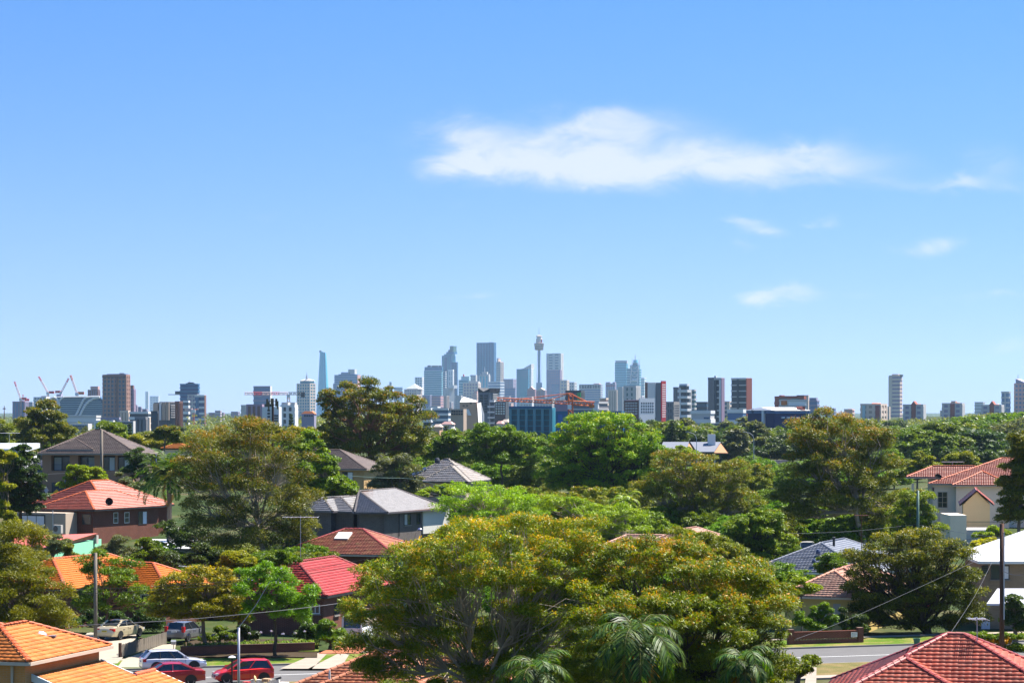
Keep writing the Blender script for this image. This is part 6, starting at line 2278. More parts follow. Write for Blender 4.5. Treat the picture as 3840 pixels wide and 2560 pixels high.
    def zz(py): return CZ - (py - HZ) * s
    MB().lathe([(5.2 * s, 0), (4.6 * s, zz(1430)), (4.8 * s, zz(1312))], (0, 0, 0), 14).build('shaft', sk('gblue'), root)
    MB().lathe([(6 * s, zz(1314)), (15.5 * s, zz(1312)), (16.5 * s, zz(1304)), (16.2 * s, zz(1303.5)), (17.6 * s, zz(1296)), (17.3 * s, zz(1295.5)), (19 * s, zz(1288)), (19 * s, zz(1287)), (14 * s, zz(1286))], (0, 0, 0), 20).build('turret', mat('turret_gold', (.42, .27, .20), .4, .6, .1), root)
    for y_ in (1307, 1299, 1291):
        MB().lathe([(15 * s, zz(y_ + 1.2)), (17.2 * s + (1303 - y_) * .1 * s, zz(y_ + 1.2)), (17.6 * s + (1303 - y_) * .1 * s, zz(y_ - 1.2)), (15 * s, zz(y_ - 1.2))], (0, 0, 0), 20).build('window_ring', sk('gdark'), root)
    MB().lathe([(11 * s, zz(1286)), (12 * s, zz(1278)), (11 * s, zz(1270)), (7.5 * s, zz(1266)), (11 * s, zz(1263)), (11 * s, zz(1259)), (4 * s, zz(1257))], (0, 0, 0), 18).build('upper_drum', sk('cream'), root)
    MB().box(5 * s, 12.2 * s, -9 * s, -2 * s, zz(1285), zz(1272)).build('red_panel', sk('craner'), root)
    MB().tube([(0, 0, zz(1258)), (0, 0, zz(1247)), (0, 0, zz(1224))], [1.2, .7, .3], 6).build('spire', GALV, root)
    for k in range(6):
        a = math.pi * 2 * k / 6
        MB().tube([(4.6 * s * math.cos(a), 4.6 * s * math.sin(a), zz(1315)), (11 * s * math.cos(a), 11 * s * math.sin(a), zz(1434))], .35, 4).build('stay_cable', sk('offw'), root)
    MB().box(-11 * s, 11 * s, -8, 12, 0, zz(1434)).build('podium', sk('glil'), root)
    T('office_tower', 'tall white tower with horizontal window bands right of the observation tower', 2049, 2103, 2113, 1328, 7600, 'ggrey', 'offw', 'grid', fh=8, ratio=.48, pier=24, ex=[('b', 2068, 2094, 1324, 'gdark')])
    T('office_tower', 'grey mauve tower in front of the tall white tower', 2050, 2100, 2107, 1390, 6900, 'glil', 'mauve', 'grid', fh=7, pier=7, ex=[('b', 2052, 2098, 1386, 'lilac'), ('v', 2068, 2096, 1440, 1500, 'gblue')])
    T('office_block', 'cream patchwork block right of the mauve tower', 2101, 2126, 2134, 1429, 6000, 'lilac', 'cream', 'grid', fh=8)
    T('office_block', 'white patchwork block farther right with dark windows', 2133, 2154, 2163, 1436, 6100, 'ggrey', 'offw', 'grid', fh=7, ratio=.55)
    T('hotel_block', 'wide banded hotel block with striped dark crown', 2172, 2252, 2260, 1443, 5200, 'glil', 'offw', 'bands', fh=4.6, ratio=.45, ex=[('v', 2172, 2252, 1443, 1455, 'gdark'), ('b', 2225, 2245, 1437, 'pink')] + [('v', 2174 + 6 * k, 2177 + 6 * k, 1442.5, 1455.5, 'white') for k in range(13)])
    T('office_tower', 'lilac tower with notched red striped top', 2271, 2306, 2311, 1440, 6200, 'glil', 'lilac', 'piers', fh=6, ex=[('b', 2271, 2286, 1432, 'mauve'), ('b', 2296, 2306, 1432, 'mauve'), ('v', 2272, 2306, 1444, 1447, 'redb')])
    T('gabled_building', 'pink building with curved gable below the observation tower', 2011, 2043, 2050, 1464, 4600, 'pink', 'lilac', 'piers', ex=[('gable', 2011, 2044, 1464, 1454, 'cream')])
    T('gabled_building', 'dusky pink pitched roof building left of the curved gable', 1977, 2006, 2012, 1462, 4700, 'pink', 'mauve', 'bands', ex=[('gable', 1977, 2006, 1462, 1449, 'pink')])
    T('office_tower', 'pale teal tower with grey cap right of the city centre', 2306, 2349, 2354, 1362, 7300, 'gcyan', 'gteal', 'bands', fh=7, ratio=.3, ex=[('b', 2307, 2350, 1351, 'offw'), ('b', 2320, 2332, 1364, 'gblue', 1372)])
    rt = T('braced_tower', 'tower with white diagonal bracing, green dome and twin masts', 2350, 2398, 2405, 1384, 7100, 'gteal', 'palet', 'bands', fh=7, ratio=.3, ex=[('b', 2362, 2394, 1368, 'gteal'), ('b', 2372, 2388, 1360, 'ggrey', 1368), ('b', 2374, 2386, 1349, 'gcyan', 1360), ('s', 2380, 1349, 1328, 1.4), ('s', 2369, 1370, 1342, .9), ('s', 2395, 1370, 1344, .9)])
    s = 7100 / F
    def bx(px): return (px - 2398) * s / math.cos(R(24))
    def bz(py): return CZ - (py - HZ) * s - rt.location.z
    for pp in ([(2365, 1436), (2370, 1370)], [(2392, 1436), (2395, 1370)], [(2366, 1427), (2393, 1427)]):
        MB().tube([(bx(a_), -2, bz(b_)) for a_, b_ in pp], 1.6, 5).build('brace_leg', sk('white'), rt)
    for y_ in (1372, 1388, 1404, 1418):
        MB().tube([(bx(2369), -2.2, bz(y_)), (bx(2381), -2.2, bz(y_ + 9)), (bx(2394), -2.2, bz(y_))], 1.0, 5).build('diagonal_brace', sk('white'), rt)
    T('round_roof_block', 'white rounded block right of the braced tower', 2404, 2416, 2423, 1420, 7000, 'palet', 'white', 'bands', fh=8, ex=[('b', 2406, 2416, 1416, 'white')])
    T('apartment_block', 'cream slab apartments left of the brown panelled block', 2281, 2312, 2320, 1466, 3600, 'beige', 'cream', 'piers', fh=5, th=40)
    T('apartment_block', 'taller cream slab beside the green glass balconies', 2317, 2334, 2341, 1456, 3500, 'cream', 'offw', 'piers', fh=7, th=40)
    T('apartment_block', 'balcony block with green glass above the brown panelled block', 2339, 2384, 2401, 1453, 1900, 'ggreen', 'offw', 'grid', fh=4, pier=8, th=34)
    T('student_block', 'brown panelled block with bright white slotted side', 2340, 2396, 2452, 1500, 1200, 'brown', None, 'plain', th=48, ex=[('side', 'white'), ('win', 'front', 5, 5, 2346, 2392, 1506, 1556, 'offw'), ('win', 'side', 6, 4, .05, .95, 1506, 1550, 'gdark'), ('b', 2340, 2396, 1498, 'white')])
    T('apartment_tower', 'white and charcoal apartment tower with red balconies', 2422, 2478, 2494, 1434, 1500, 'grey', None, 'plain', th=34,
      ex=[('v', 2421, 2431, 1433, 1566, 'brown'), ('v', 2431, 2459, 1436, 1566, 'white'), ('win', 'front', 2, 14, 2434, 2458, 1438, 1564, 'gdark'), ('side', 'redb'), ('win', 'side', 2, 15, .1, .95, 1438, 1566, 'white')])
    T('apartment_block', 'grey block with cream windowed side right of the red balcony tower', 2500, 2525, 2545, 1513, 1450, 'dgrey', 'grey', 'grid', fh=3.3, th=45, ex=[('side', 'cream'), ('win', 'side', 4, 5, .05, .95, 1516, 1562, 'gdark')])
    T('apartment_tower', 'charcoal and white stepped apartment tower', 2526, 2544, 2552, 1457, 1750, 'dgrey', 'grey', 'piers', th=30)
    T('apartment_tower', 'white fronted half of the stepped apartment tower with dark top', 2549, 2576, 2584, 1447, 1700, 'gdark', 'white', 'balc', fh=4.2, ratio=.4, th=34, ex=[('v', 2549, 2554, 1452, 1565, 'white'), ('v', 2549, 2577, 1446, 1454, 'dgrey')])
    T('apartment_tower', 'pale grey shaft right of the stepped apartment tower', 2583, 2590, 2594, 1460, 1760, 'conc', None, 'plain', th=30)
    T('apartment_tower', 'lower greenish shaft right of the stepped apartment tower', 2592, 2604, 2610, 1466, 1800, 'ggreen', 'offw', 'bands', th=30)
    T('office_block', 'long grey office block left of the twin dark towers', 2594, 2650, 2657, 1513, 1900, 'ggrey', 'dgrey', 'bands', fh=4)
    T('school_block', 'white terraced low building among trees below the grey offices', 2592, 2664, 2679, 1551, 1100, 'offw', 'white', 'bands', fh=4, ex=[('b', 2610, 2650, 1548, 'white'), ('win', 'front', 4, 1, 2640, 2662, 1562, 1572, 'gblue')])
    T('apartment_tower', 'dark tower with white fin, left of the twin dark towers', 2656, 2678, 2682, 1422, 1600, 'dgrey', 'grey', 'piers', fh=3.4, th=20, ex=[('b', 2659, 2675, 1418, 'ggreen'), ('b', 2677, 2685, 1409, 'white')])
    T('apartment_tower', 'balcony half of the left twin tower with white edge', 2680, 2703, 2714, 1424, 1580, 'dgrey', 'offw', 'bands', fh=3.9, ratio=.25, th=34, ex=[('v', 2680, 2689, 1424, 1575, 'dgrey'), ('v', 2699, 2704, 1424, 1580, 'white'), ('side', 'mauve')])
    T('apartment_tower', 'right twin tower with red brown side wall', 2743, 2797, 2817, 1424, 1700, 'dgrey', 'offw', 'bands', fh=3.9, ratio=.2, th=36, ex=[('side', 'brick'), ('v', 2765, 2772, 1422, 1548, 'dgrey'), ('b', 2770, 2796, 1421, 'dgrey')])
    T('low_block', 'cream and grey low block between the twin towers', 2714, 2736, 2743, 1509, 2000, 'ggrey', 'cream', 'bands', ex=[('v', 2727, 2737, 1506, 1550, 'cream')])
    T('low_block', 'white strip building under the right twin tower', 2728, 2786, 2797, 1548, 1400, 'bluew', 'white', 'bands', fh=6, ratio=.35)
    # ---- near construction site ----------------------------------------
    rt = T('wrapped_building', 'construction site building wrapped in dark teal netting', 1908, 2070, 2082, 1535, 820, 'teal', 'gteal', 'grid', fh=1.8, ratio=.12, pier=3.0, o=.12, ex=[('v', 1908, 2070, 1523, 1531, 'netblue'), ('b', 1912, 2066, 1530, 'conc')])
    T('site_building', 'long concrete frame with white right end behind the orange crane', 2081, 2245, 2279, 1513, 1050, 'grey', 'offw', 'bands', fh=2.6, ratio=.25, th=34, ex=[('v', 2081, 2130, 1512, 1550, 'mauve'), ('v', 2228, 2246, 1512, 1552, 'white'), ('win', 'front', 1, 4, 2229, 2245, 1514, 1550, 'gdark')])
    T('site_hoarding', 'bright blue site hoarding below the concrete frame', 2080, 2330, 2342, 1553, 900, 'hblue', 'netblue', 'piers', pier=3, o=.06, ex=[('b', 2082, 2240, 1550, 'orange')], dep=6)
    T('site_building', 'dark block with green netting behind the crane apex', 2122, 2178, 2191, 1472, 1500, 'grey', 'dgrey', 'grid', fh=4, ex=[('v', 2166, 2179, 1472, 1510, 'green')])
    T('rounded_block', 'pink rounded roof block right of the crane counterweight', 2250, 2272, 2280, 1499, 1500, 'pink', 'cream', 'bands')
    T('low_block', 'white low block with square windows above the netted building', 1950, 1994, 2000, 1491, 2600, 'offw', 'white', 'grid', ratio=.5)
    T('low_block', 'pale mauve low block left of the crane mast', 2000, 2070, 2080, 1496, 2800, 'lilac', 'offw', 'grid')
    d = 860
    root = empty('tower_crane', (W(2140, 1545, d).x, d, 0), 'long orange hammerhead crane across the city centre', 'crane')
    off = Vector(root.location)
    jl = W(1863, 1496, d) - off; jc = W(2140, 1510, d) - off; jr = W(2229, 1514, d) - off; ap = W(2138, 1474, d) - off
    mb = MB(); truss(mb, (0, 0, 0), (0, 0, ap.z), .75, 14, .16); mb.build('mast', sk('crane'), root)
    mb = MB(); truss(mb, jc, jl, .5, 26, .13); mb.build('jib', sk('crane'), root)
    mb = MB(); truss(mb, jc, jr, .7, 8, .16); mb.build('counter_jib', sk('crane'), root)
    for t_ in (W(2000, 1490, d), W(2052, 1502, d), W(2188, 1504, d), W(2212, 1510, d)):
        MB().tube([ap, t_ - off], .14, 5).build('tie_bar', sk('crane'), root)
    MB().tube([W(2000, 1490, d) - off, W(1930, 1498, d) - off], .12, 5).build('tie_bar', sk('crane'), root)
    MB().box(jr.x - 1.7, jr.x, -1, 1, jr.z - 1.3, jr.z - .3).build('counterweight', sk('orange'), root)
    MB().box(-1.1, .2, -1.6, -.4, jc.z - 2.2, jc.z - .6).build('cab', sk('white'), root)
    # ---- mid distance -----------------------------------------------
    d = 1300
    root = empty('angular_building', (W(1724, 1545, d).x, d, 0), 'angular sandstone coloured building with slanted white roof and leaning leg', 'building')
    s = d / F
    def qq(px, py): return ((px - 1724) * s, CZ - (py - HZ) * s)
    def slab(pp, y0, y1, m, nm):
        v = [qq(*p) for p in pp]; n_ = len(v)
        MB().add([(x, y0, max(z, 0)) for x, z in v] + [(x, y1, max(z, 0)) for x, z in v], [tuple(range(n_)), tuple(reversed(range(n_, 2 * n_)))] + [(i, n_ + i, n_ + (i + 1) % n_, (i + 1) % n_) for i in range(n_)]).build(nm, sk(m), root)
    slab([(1724, 1680), (1800, 1680), (1788, 1508), (1774, 1505), (1724, 1506)], 0, 18, 'sand', 'wall')
    def sheet(pp, m, nm, th=.5):   # tilted slab, each corner with its own depth
        v = [Vector((*[qq(p[0], p[1])[0]], p[2], max(qq(p[0], p[1])[1], 0))) for p in pp]; n_ = len(v)
        back = Vector((0, th, -th))
        MB().add(v + [q_ + back for q_ in v], [tuple(range(n_)), tuple(reversed(range(n_, 2 * n_)))] + [(i, n_ + i, n_ + (i + 1) % n_, (i + 1) % n_) for i in range(n_)]).build(nm, sk(m), root)
    sheet([(1724, 1507, -.4), (1776, 1507, -.4), (1792, 1503, 6), (1738, 1487, 15), (1733, 1490, 13)], 'white', 'slanted_roof')
    sheet([(1790, 1512, -.6), (1803, 1508, 9), (1815, 1553, 9), (1815, 1680, 9), (1799, 1680, -.6)], 'white', 'leaning_leg')
    slab([(1746, 1534), (1758, 1534), (1768, 1557), (1755, 1557)], -.6, 2, 'white', 'ramp_roof')
    for px, py in ((1735, 1523), (1748, 1523), (1762, 1514)):
        slab([(px, py), (px + 7, py), (px + 7, py - 4), (px, py - 4)], -.15, .3, 'gdark', 'window')
    T('low_block', 'brown low block left of the angular sandstone building', 1690, 1738, 1750, 1533, 1150, 'beige', None, 'plain', ex=[('win', 'front', 5, 2, 1692, 1737, 1537, 1557, 'gdark')])
    T('low_block', 'white terraced block with dark roof terrace, centre left', 1623, 1680, 1692, 1537, 1200, 'ggrey', 'white', 'bands', fh=2.6, ex=[('b', 1635, 1684, 1529, 'dgrey')])
    T('low_block', 'low white building right of the big dark fig', 1588, 1615, 1624, 1537, 1250, 'gdark', 'white', 'bands', fh=3)
    T('low_block', 'white block at the foot of the pink low blocks', 1608, 1640, 1650, 1531, 1500, 'offw', 'white', 'piers')
    rt = T('butterfly_roof_block', 'grey apartment block with black butterfly roofs', 1793, 1836, 1871, 1470, 1400, 'grey', None, 'plain', th=40, ex=[('win', 'front', 2, 7, 1798, 1832, 1478, 1548, 'dgrey'), ('win', 'side', 1, 9, .1, .95, 1474, 1548, 'offw')])
    zt = W(0, 1470, 1400).z - rt.location.z
    Lb = (1836 - 1793) / F * 1400 / math.cos(R(40))
    for k, (ya, yb) in enumerate(((0, 4), (4.2, 8.2))):
        MB().add([(-Lb, ya, zt + 2.4), (-Lb * .55, ya, zt + .4), (.6, ya, zt + 2.2), (-Lb, yb, zt + 2.4), (-Lb * .55, yb, zt + .4), (.6, yb, zt + 2.2),
                  (-Lb, ya, zt), (.6, ya, zt), (-Lb, yb, zt), (.6, yb, zt)],
                 [(0, 1, 4, 3), (1, 2, 5, 4), (6, 1, 0), (6, 7, 1), (7, 2, 1), (8, 3, 4), (8, 4, 9), (9, 4, 5), (6, 0, 3, 8), (7, 9, 5, 2)]).build('butterfly_roof', sk('black'), rt)
    T('apartment_block', 'white balcony stack right of the butterfly roof block', 1838, 1852, 1857, 1507, 1350, 'gdark', 'white', 'balc', fh=2.9, ratio=.3)
    T('apartment_block', 'dark grid block with green glass windows left of the netted building', 1855, 1896, 1907, 1505, 1330, 'dgrey', None, 'plain', ex=[('win', 'front', 4, 5, 1858, 1895, 1509, 1555, 'palet')])
    # hospital and hall on the right
    T('hospital', 'red brick hospital building with rooftop plant on the right horizon', 2906, 3014, 3031, 1493, 1700, 'ggreen', 'brick', 'grid', fh=4.2, ratio=.45, pier=9, ex=[('b', 2920, 2992, 1484, 'brown'), ('b', 2985, 3012, 1481, 'gdark'), ('b', 2919, 2928, 1481, 'brick')])
    T('hospital_wing', 'white and red front wing of the brick hospital', 2923, 2958, 3024, 1505, 1500, 'white', 'offw', 'bands', fh=3.6, th=55, ex=[('v', 2933, 2952, 1502, 1518, 'orange'), ('b', 2930, 2950, 1519, 'white', 1540)])
    T('hospital_tower', 'cream lift shaft at the right end of the hospital', 3024, 3031, 3034, 1481, 1650, 'cream', None, 'plain')
    T('office_block', 'grey office annex right of the hospital', 3034, 3064, 3072, 1506, 1900, 'glil', 'lilac', 'bands', ex=[('b', 3034, 3060, 1491, 'lilac')])
    rt = T('sports_hall', 'navy sports hall with white roof beyond the trees', 2803, 2906, 3030, 1550, 900, 'navy', None, 'plain', th=52, ex=[('v', 2862, 2870, 1537, 1606, 'white'), ('win', 'side', 4, 1, .15, .75, 1561, 1569, 'white')], dep=25)
    zt = W(0, 1550, 900).z - rt.location.z
    w_ = (2906 - 2803) / F * 900 / math.cos(R(52)); D_ = min((3030 - 2906) / F * 900 / math.sin(R(52)), 4 * w_ + 10)
    MB().box(-w_ - .4, .4, -.4, D_ + .4, zt, zt + 1.1).build('eaves_band', sk('bluew'), rt)
    MB().add([(-w_ - .8, -.8, zt + 1.1), (.8, -.8, zt + 1.1), (.8, D_ + .8, zt + 1.1), (-w_ - .8, D_ + .8, zt + 1.1), (-w_ * .5, 0, zt + 2.2), (-w_ * .5, D_, zt + 2.2)], [(0, 1, 4), (1, 2, 5, 4), (2, 3, 5), (3, 0, 4, 5), (3, 2, 1, 0)]).build('roof', sk('white'), rt)
    MB().box(-w_ * .2, .3, D_ * .82, D_ * .9, zt + 1, zt + 2.6).build('chimney', sk('brick'), rt)
    c = W(2837, 1538, 900)
    o_ = empty('antenna_cluster', (c.x, 910, c.z - 1), 'dark antenna cluster on the sports hall roof', 'antenna')
    for k in range(4):
        MB().tube([(-.6 + k * .4, 0, 0), (-.7 + k * .45, 0, 1.4 + .3 * (k % 2))], .12, 5).build('pole', sk('black'), o_)
    T('distant_block', 'small blue grey block right of the hospital', 3093, 3128, 3134, 1534, 2600, 'glil', 'lilac', 'bands')
    T('hill_house', 'small pink building with brown roof on the right horizon', 3166, 3196, 3204, 1538, 2200, 'pink', 'cream', 'bands', ex=[('hipr', 3172, 3198, 1538, 1532, 'pink')])
    T('apartment_block', 'cream brick apartment block with orange roof, first of four on the right', 3228, 3302, 3326, 1520, 1900, 'beige', 'cream', 'grid', fh=4, pier=6, ratio=.5, ex=[('hipr', 3256, 3292, 1520, 1510, 'oroof'), ('v', 3284, 3300, 1520, 1575, 'brick'), ('v', 3236, 3246, 1520, 1575, 'palet')])
    T('residential_tower', 'very tall slim cream tower alone on the right horizon', 3334, 3374, 3383, 1412, 3300, 'mauve', 'cream', 'bands', fh=5.0, ratio=.58, ex=[('b', 3343, 3368, 1402, 'cream'), ('v', 3333, 3346, 1412, 1545, 'cream'), ('b', 3371, 3379, 1404, 'gdark')])
    T('low_block', 'cream low block at the foot of the slim tower', 3326, 3335, 3339, 1524, 2000, 'cream', None, 'plain')
    for i, (a_, b_, y, ap, gl) in enumerate(((3388, 3471, 1522, 1503, True), (3534, 3617, 1517, 1503, False), (3682, 3764, 1523, 1503, True))):
        m_ = (a_ + b_) / 2 - 2
        T('apartment_block', ['mauve apartment block with red gable, right of the slim tower', 'mauve apartment block with flat top centre bay and orange hips', 'half hidden apartment block with orange gable on the wooded hill'][i], a_, b_ - 10, b_, y, 1850 + 60 * i, 'lilac', 'offw', 'grid', fh=3.8, pier=5, ratio=.45,
          ex=[('hipr', a_ + 14, b_ - 12, y, y - 8, 'oroof'), ('v', m_ - 8, m_ + 8, y - 4, 1580, 'brick')] + ([('gable', m_ - 11, m_ + 11, y - 4, ap, 'brick')] if gl else [('b', m_ - 8, m_ + 8, y - 14, 'beige')]))
    T('white_block', 'plain white block left of the half hidden apartments', 3656, 3686, 3693, 1511, 2600, 'white', 'offw', 'bands')
    T('residential_tower', 'grey tower with central pier near the right edge', 3756, 3783, 3789, 1474, 3000, 'glil', 'offw', 'bands', fh=6, ratio=.3, ex=[('v', 3768, 3772, 1474, 1540, 'offw'), ('b', 3770, 3776, 1468, 'grey')])
    rt = T('residential_tower', 'mauve tower with slanted crown and mast cut by the right edge', 3804, 3850, 3880, 1442, 3000, 'glil', 'pink', 'grid', fh=5, pier=6, th=30, ex=[('s', 3809, 1442, 1403, .6)])
    w_ = (3850 - 3804) / F * 3000 / math.cos(R(30)); z1 = W(0, 1442, 3000).z - rt.location.z; z2 = W(0, 1419, 3000).z - rt.location.z
    MB().add([(-w_ * .92, 1, z1), (0, 1, z1), (0, 1, z1 + (z2 - z1) * .2), (-w_ * .92, 1, z2), (-w_ * .92, 12, z1), (0, 12, z1), (0, 12, z1 + (z2 - z1) * .2), (-w_ * .92, 12, z2)], [(0, 1, 2, 3), (7, 6, 5, 4), (2, 6, 7, 3), (0, 3, 7, 4), (1, 5, 6, 2)]).build('slanted_crown', sk('lilac'), rt)
    # houses in the tree belt
    for i, (a_, b_, y, d_, m1, m2) in enumerate(((1655, 1705, 1590, 900, 'pink', 'cream'), (1625, 1660, 1600, 880, 'cream', 'sand'), (1882, 1914, 1582, 950, 'cream', 'beige'), (1862, 1890, 1588, 900, 'pink', 'cream'), (1690, 1708, 1611, 700, 'white', 'offw'))):
        T('hill_house', ['house with pink hipped roof among trees right of the big fig', 'pale roofed house lower left of the pink hipped roof', 'sandy house left of the netted building', 'small pink house left of the netted building', 'tiny white house in the central trees'][i], a_, b_ - 12, b_, y, d_, m2, None, 'plain', ex=[('hipr', a_ - 2, b_ - 8, y, y - 10, m1)])
    # hazy low city below the towers
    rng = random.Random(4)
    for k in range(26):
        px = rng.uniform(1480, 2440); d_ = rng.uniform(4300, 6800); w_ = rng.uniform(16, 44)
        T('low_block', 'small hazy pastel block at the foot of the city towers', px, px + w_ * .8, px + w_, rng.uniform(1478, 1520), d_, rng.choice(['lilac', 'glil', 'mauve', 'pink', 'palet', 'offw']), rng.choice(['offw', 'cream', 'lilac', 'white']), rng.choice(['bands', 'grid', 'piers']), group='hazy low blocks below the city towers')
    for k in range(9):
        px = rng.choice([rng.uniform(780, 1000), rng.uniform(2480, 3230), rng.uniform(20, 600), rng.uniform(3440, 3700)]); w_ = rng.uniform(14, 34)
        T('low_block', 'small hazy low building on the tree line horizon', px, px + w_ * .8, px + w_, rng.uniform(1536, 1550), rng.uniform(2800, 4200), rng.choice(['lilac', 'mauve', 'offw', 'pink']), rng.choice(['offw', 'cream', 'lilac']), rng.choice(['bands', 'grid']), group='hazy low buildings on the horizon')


build_skyline()

# ================================================================ planting
KEEP_OUT = [(Vector(c), r_) for c, r_ in (((-53, 318, 0), 10), ((-66, 402, 0), 12), ((-15, 312, 0), 13), ((-17, 268, 0), 10), ((-32, 392, 0), 9), ((-9, 404, 0), 9), ((31, 244, 0), 11), ((27, 206, 0), 9), ((62, 345, 0), 13), ((14, 262, 0), 6), ((-37, 212, 0), 10), ((-14, 206, 0), 9), ((-34, 245, 0), 6))]
LOOK = {'gumA': 'yellow green', 'gumB': 'flat topped olive', 'greenA': 'rounded mid green', 'greyA': 'tall grey green', 'darkA': 'wide near black', 'darkB': 'rounded deep green', 'brightA': 'wide bright green',
        'greyB': 'wide grey green', 'oliveA': 'wide yellow green', 'fineG': 'wide mid green', 'fineO': 'rounded olive', 'fineB': 'wide light green', 'fineY': 'wide dark olive'}
SIGHT = [(2440, 2760, 1735, 652), (2860, 2960, 1775, 720), (3380, 3840, 1990, 350), (1240, 1400, 1850, 385), (1520, 1820, 1850, 396), (3350, 3480, 1740, 600)]
ORT = (.40, .245, .014)      # orange new growth of the gums
YELT = (.36, .30, .02)


def build_trees():
    t = tree
    # ---- the two great gums in the foreground -------------------------
    t('gum_tree', 'huge spreading gum with orange tipped crown left of the lower centre', 126,
      [(1860, 2100, 310, 150, -2), (2030, 2030, 250, 100, 1), (1560, 2180, 220, 120, -2), (1480, 2320, 180, 85, -1), (1660, 2390, 230, 100, 0), (2080, 2240, 220, 140, -2),
       (1750, 2530, 270, 110, 2), (1980, 2430, 250, 120, 1), (1440, 2510, 120, 70, 0), (1370, 2200, 95, 75, 2), (1420, 2420, 110, 60, 0), (1330, 2300, 55, 55, 3), (1700, 2010, 85, 45, 1), (2150, 2540, 200, 110, 2), (1560, 2620, 200, 80, 2), (1900, 2640, 250, 80, 3)],
      [(.05, .082, .006), (.095, .135, .009), (.155, .19, .012), (.215, .23, .018)], 225000, (.175, .052), .6, trunk=1880, bark='pale', r=.3, tip=ORT, tipf=.24, droop=.35, dens=1.0, seed=1, base=0, thick=.62, bottom=-.8)
    t('gum_tree', 'dense glossy gum with orange tips right of the lower centre', 121,
      [(2430, 2130, 260, 110, 4), (2620, 2190, 230, 110, 2), (2800, 2230, 200, 120, 2), (2870, 2390, 130, 150), (2640, 2350, 260, 130, 0), (2400, 2330, 240, 130, 0), (2830, 2150, 90, 55, 4), (2880, 2540, 120, 110, 2), (2600, 2540, 280, 110, 2), (2300, 2520, 220, 110, 2)],
      [(.045, .085, .005), (.09, .145, .008), (.145, .20, .012), (.205, .235, .018)], 170000, (.18, .06), .55, trunk=2610, bark='dark', r=.3, tip=ORT, tipf=.24, droop=.35, dens=.85, seed=2, base=0, thick=.55, bottom=-.8)
    palm('palm_tree', 'tall drooping palm in front of the glossy gum', (*W(2390, 2360, 114)[:2], 0), W(2390, 2410, 114).z, 3.0, 24, 3, .42, 'palm', .2, .8, dead=4, up=1.0, lw=.034)
    palm('palm_tree', 'second drooping palm lower left of the tall one', (*W(2010, 2520, 112)[:2], 0), W(2010, 2525, 112).z, 2.3, 18, 4, .42, 'palm', .18, .8, dead=1, lw=.03)
    palm('palm_tree', 'thick trunked palm at the right foot of the glossy gum', (*W(2790, 2470, 112)[:2], 0), W(2790, 2490, 112).z, 1.8, 18, 5, .38, 'palm', .42, .8, dead=3, lw=.03)
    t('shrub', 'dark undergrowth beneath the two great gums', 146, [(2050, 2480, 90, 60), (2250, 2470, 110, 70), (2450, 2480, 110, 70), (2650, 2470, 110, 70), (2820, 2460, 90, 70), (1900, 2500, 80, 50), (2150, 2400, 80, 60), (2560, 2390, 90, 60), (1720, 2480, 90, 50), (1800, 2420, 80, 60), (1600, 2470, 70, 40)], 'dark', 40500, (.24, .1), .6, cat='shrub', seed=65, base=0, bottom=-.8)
    # ---- left foreground ----------------------------------------------
    t('casuarina_tree', 'feathery olive tree at the left edge above the orange house', 158,
      [(40, 2120, 150, 130), (140, 2230, 130, 100, -2), (30, 2310, 160, 100, -2), (190, 2320, 80, 70, -1), (50, 2000, 70, 60, 2), (130, 2040, 60, 40, 3), (100, 2380, 140, 50, -1)],
      [(.05, .07, .008), (.10, .115, .012), (.16, .165, .016), (.21, .20, .03)], 56000, (.24, .05), .6, trunk=60, bark='grey', r=.2, droop=.1, seed=3, base=0, bottom=-.9)
    t('feathery_tree', 'slender ferny green tree around the timber power pole', 196,
      [(370, 2140, 80, 70), (450, 2170, 100, 80), (400, 2250, 130, 70), (500, 2260, 90, 60), (300, 2260, 60, 40), (330, 2130, 50, 40)],
      'green', 15000, (.26, .08), .5, trunk=405, bark='red', r=.14, dens=.75, seed=4, base=0)
    t('round_tree', 'rounded yellow green street tree with dark forked trunk', 183,
      [(750, 2190, 150, 60), (660, 2240, 110, 70), (850, 2240, 100, 80), (750, 2270, 160, 70), (600, 2290, 60, 55), (880, 2310, 60, 40)],
      [(.06, .075, .008), (.11, .125, .012), (.18, .18, .015), (.25, .22, .018)], 28000, (.22, .09), .48, trunk=770, bark='grey', r=.17, tip=YELT, tipf=.35, seed=5, base=.12, bottom=-.7)
    t('jacaranda_tree', 'ferny light green jacaranda with a few mauve flowers', 180,
      [(1020, 2160, 90, 45), (980, 2210, 100, 60), (1080, 2230, 100, 60), (1030, 2290, 130, 60), (1120, 2290, 70, 50), (940, 2150, 40, 30)],
      'fern', 22000, (.24, .07), .5, trunk=1032, bark='dark', r=.14, tip=(.30, .22, .48), tipf=.03, seed=6, base=.12)
    # ---- second row ------------------------------------------------------
    t('spreading_gum', 'wide brownish olive gum with bare twigs left of centre', 262,
      [(900, 1680, 200, 100), (1060, 1720, 140, 110), (780, 1780, 140, 110), (920, 1840, 240, 120), (1080, 1890, 140, 110), (760, 1920, 120, 90), (900, 1990, 200, 80), (1120, 1990, 90, 80), (950, 1610, 80, 40)],
      [(.03, .042, .005), (.065, .078, .008), (.115, .12, .012), (.17, .155, .02)], 80000, (.30, .08), 1.05, trunk=1000, bark='pale', r=.3, tip=(.22, .13, .03), tipf=.25, droop=.5, dens=.9, seed=7, base=.3, thick=.8, bottom=-.9)
    palm('date_palm', 'arching date palm beside the salmon roof', (*W(635, 1800, 292)[:2], .5), W(640, 1785, 292).z - .5, 4.6, 46, 7, .66, 'palm', .3, .55, dead=2, up=.6, lw=.07)
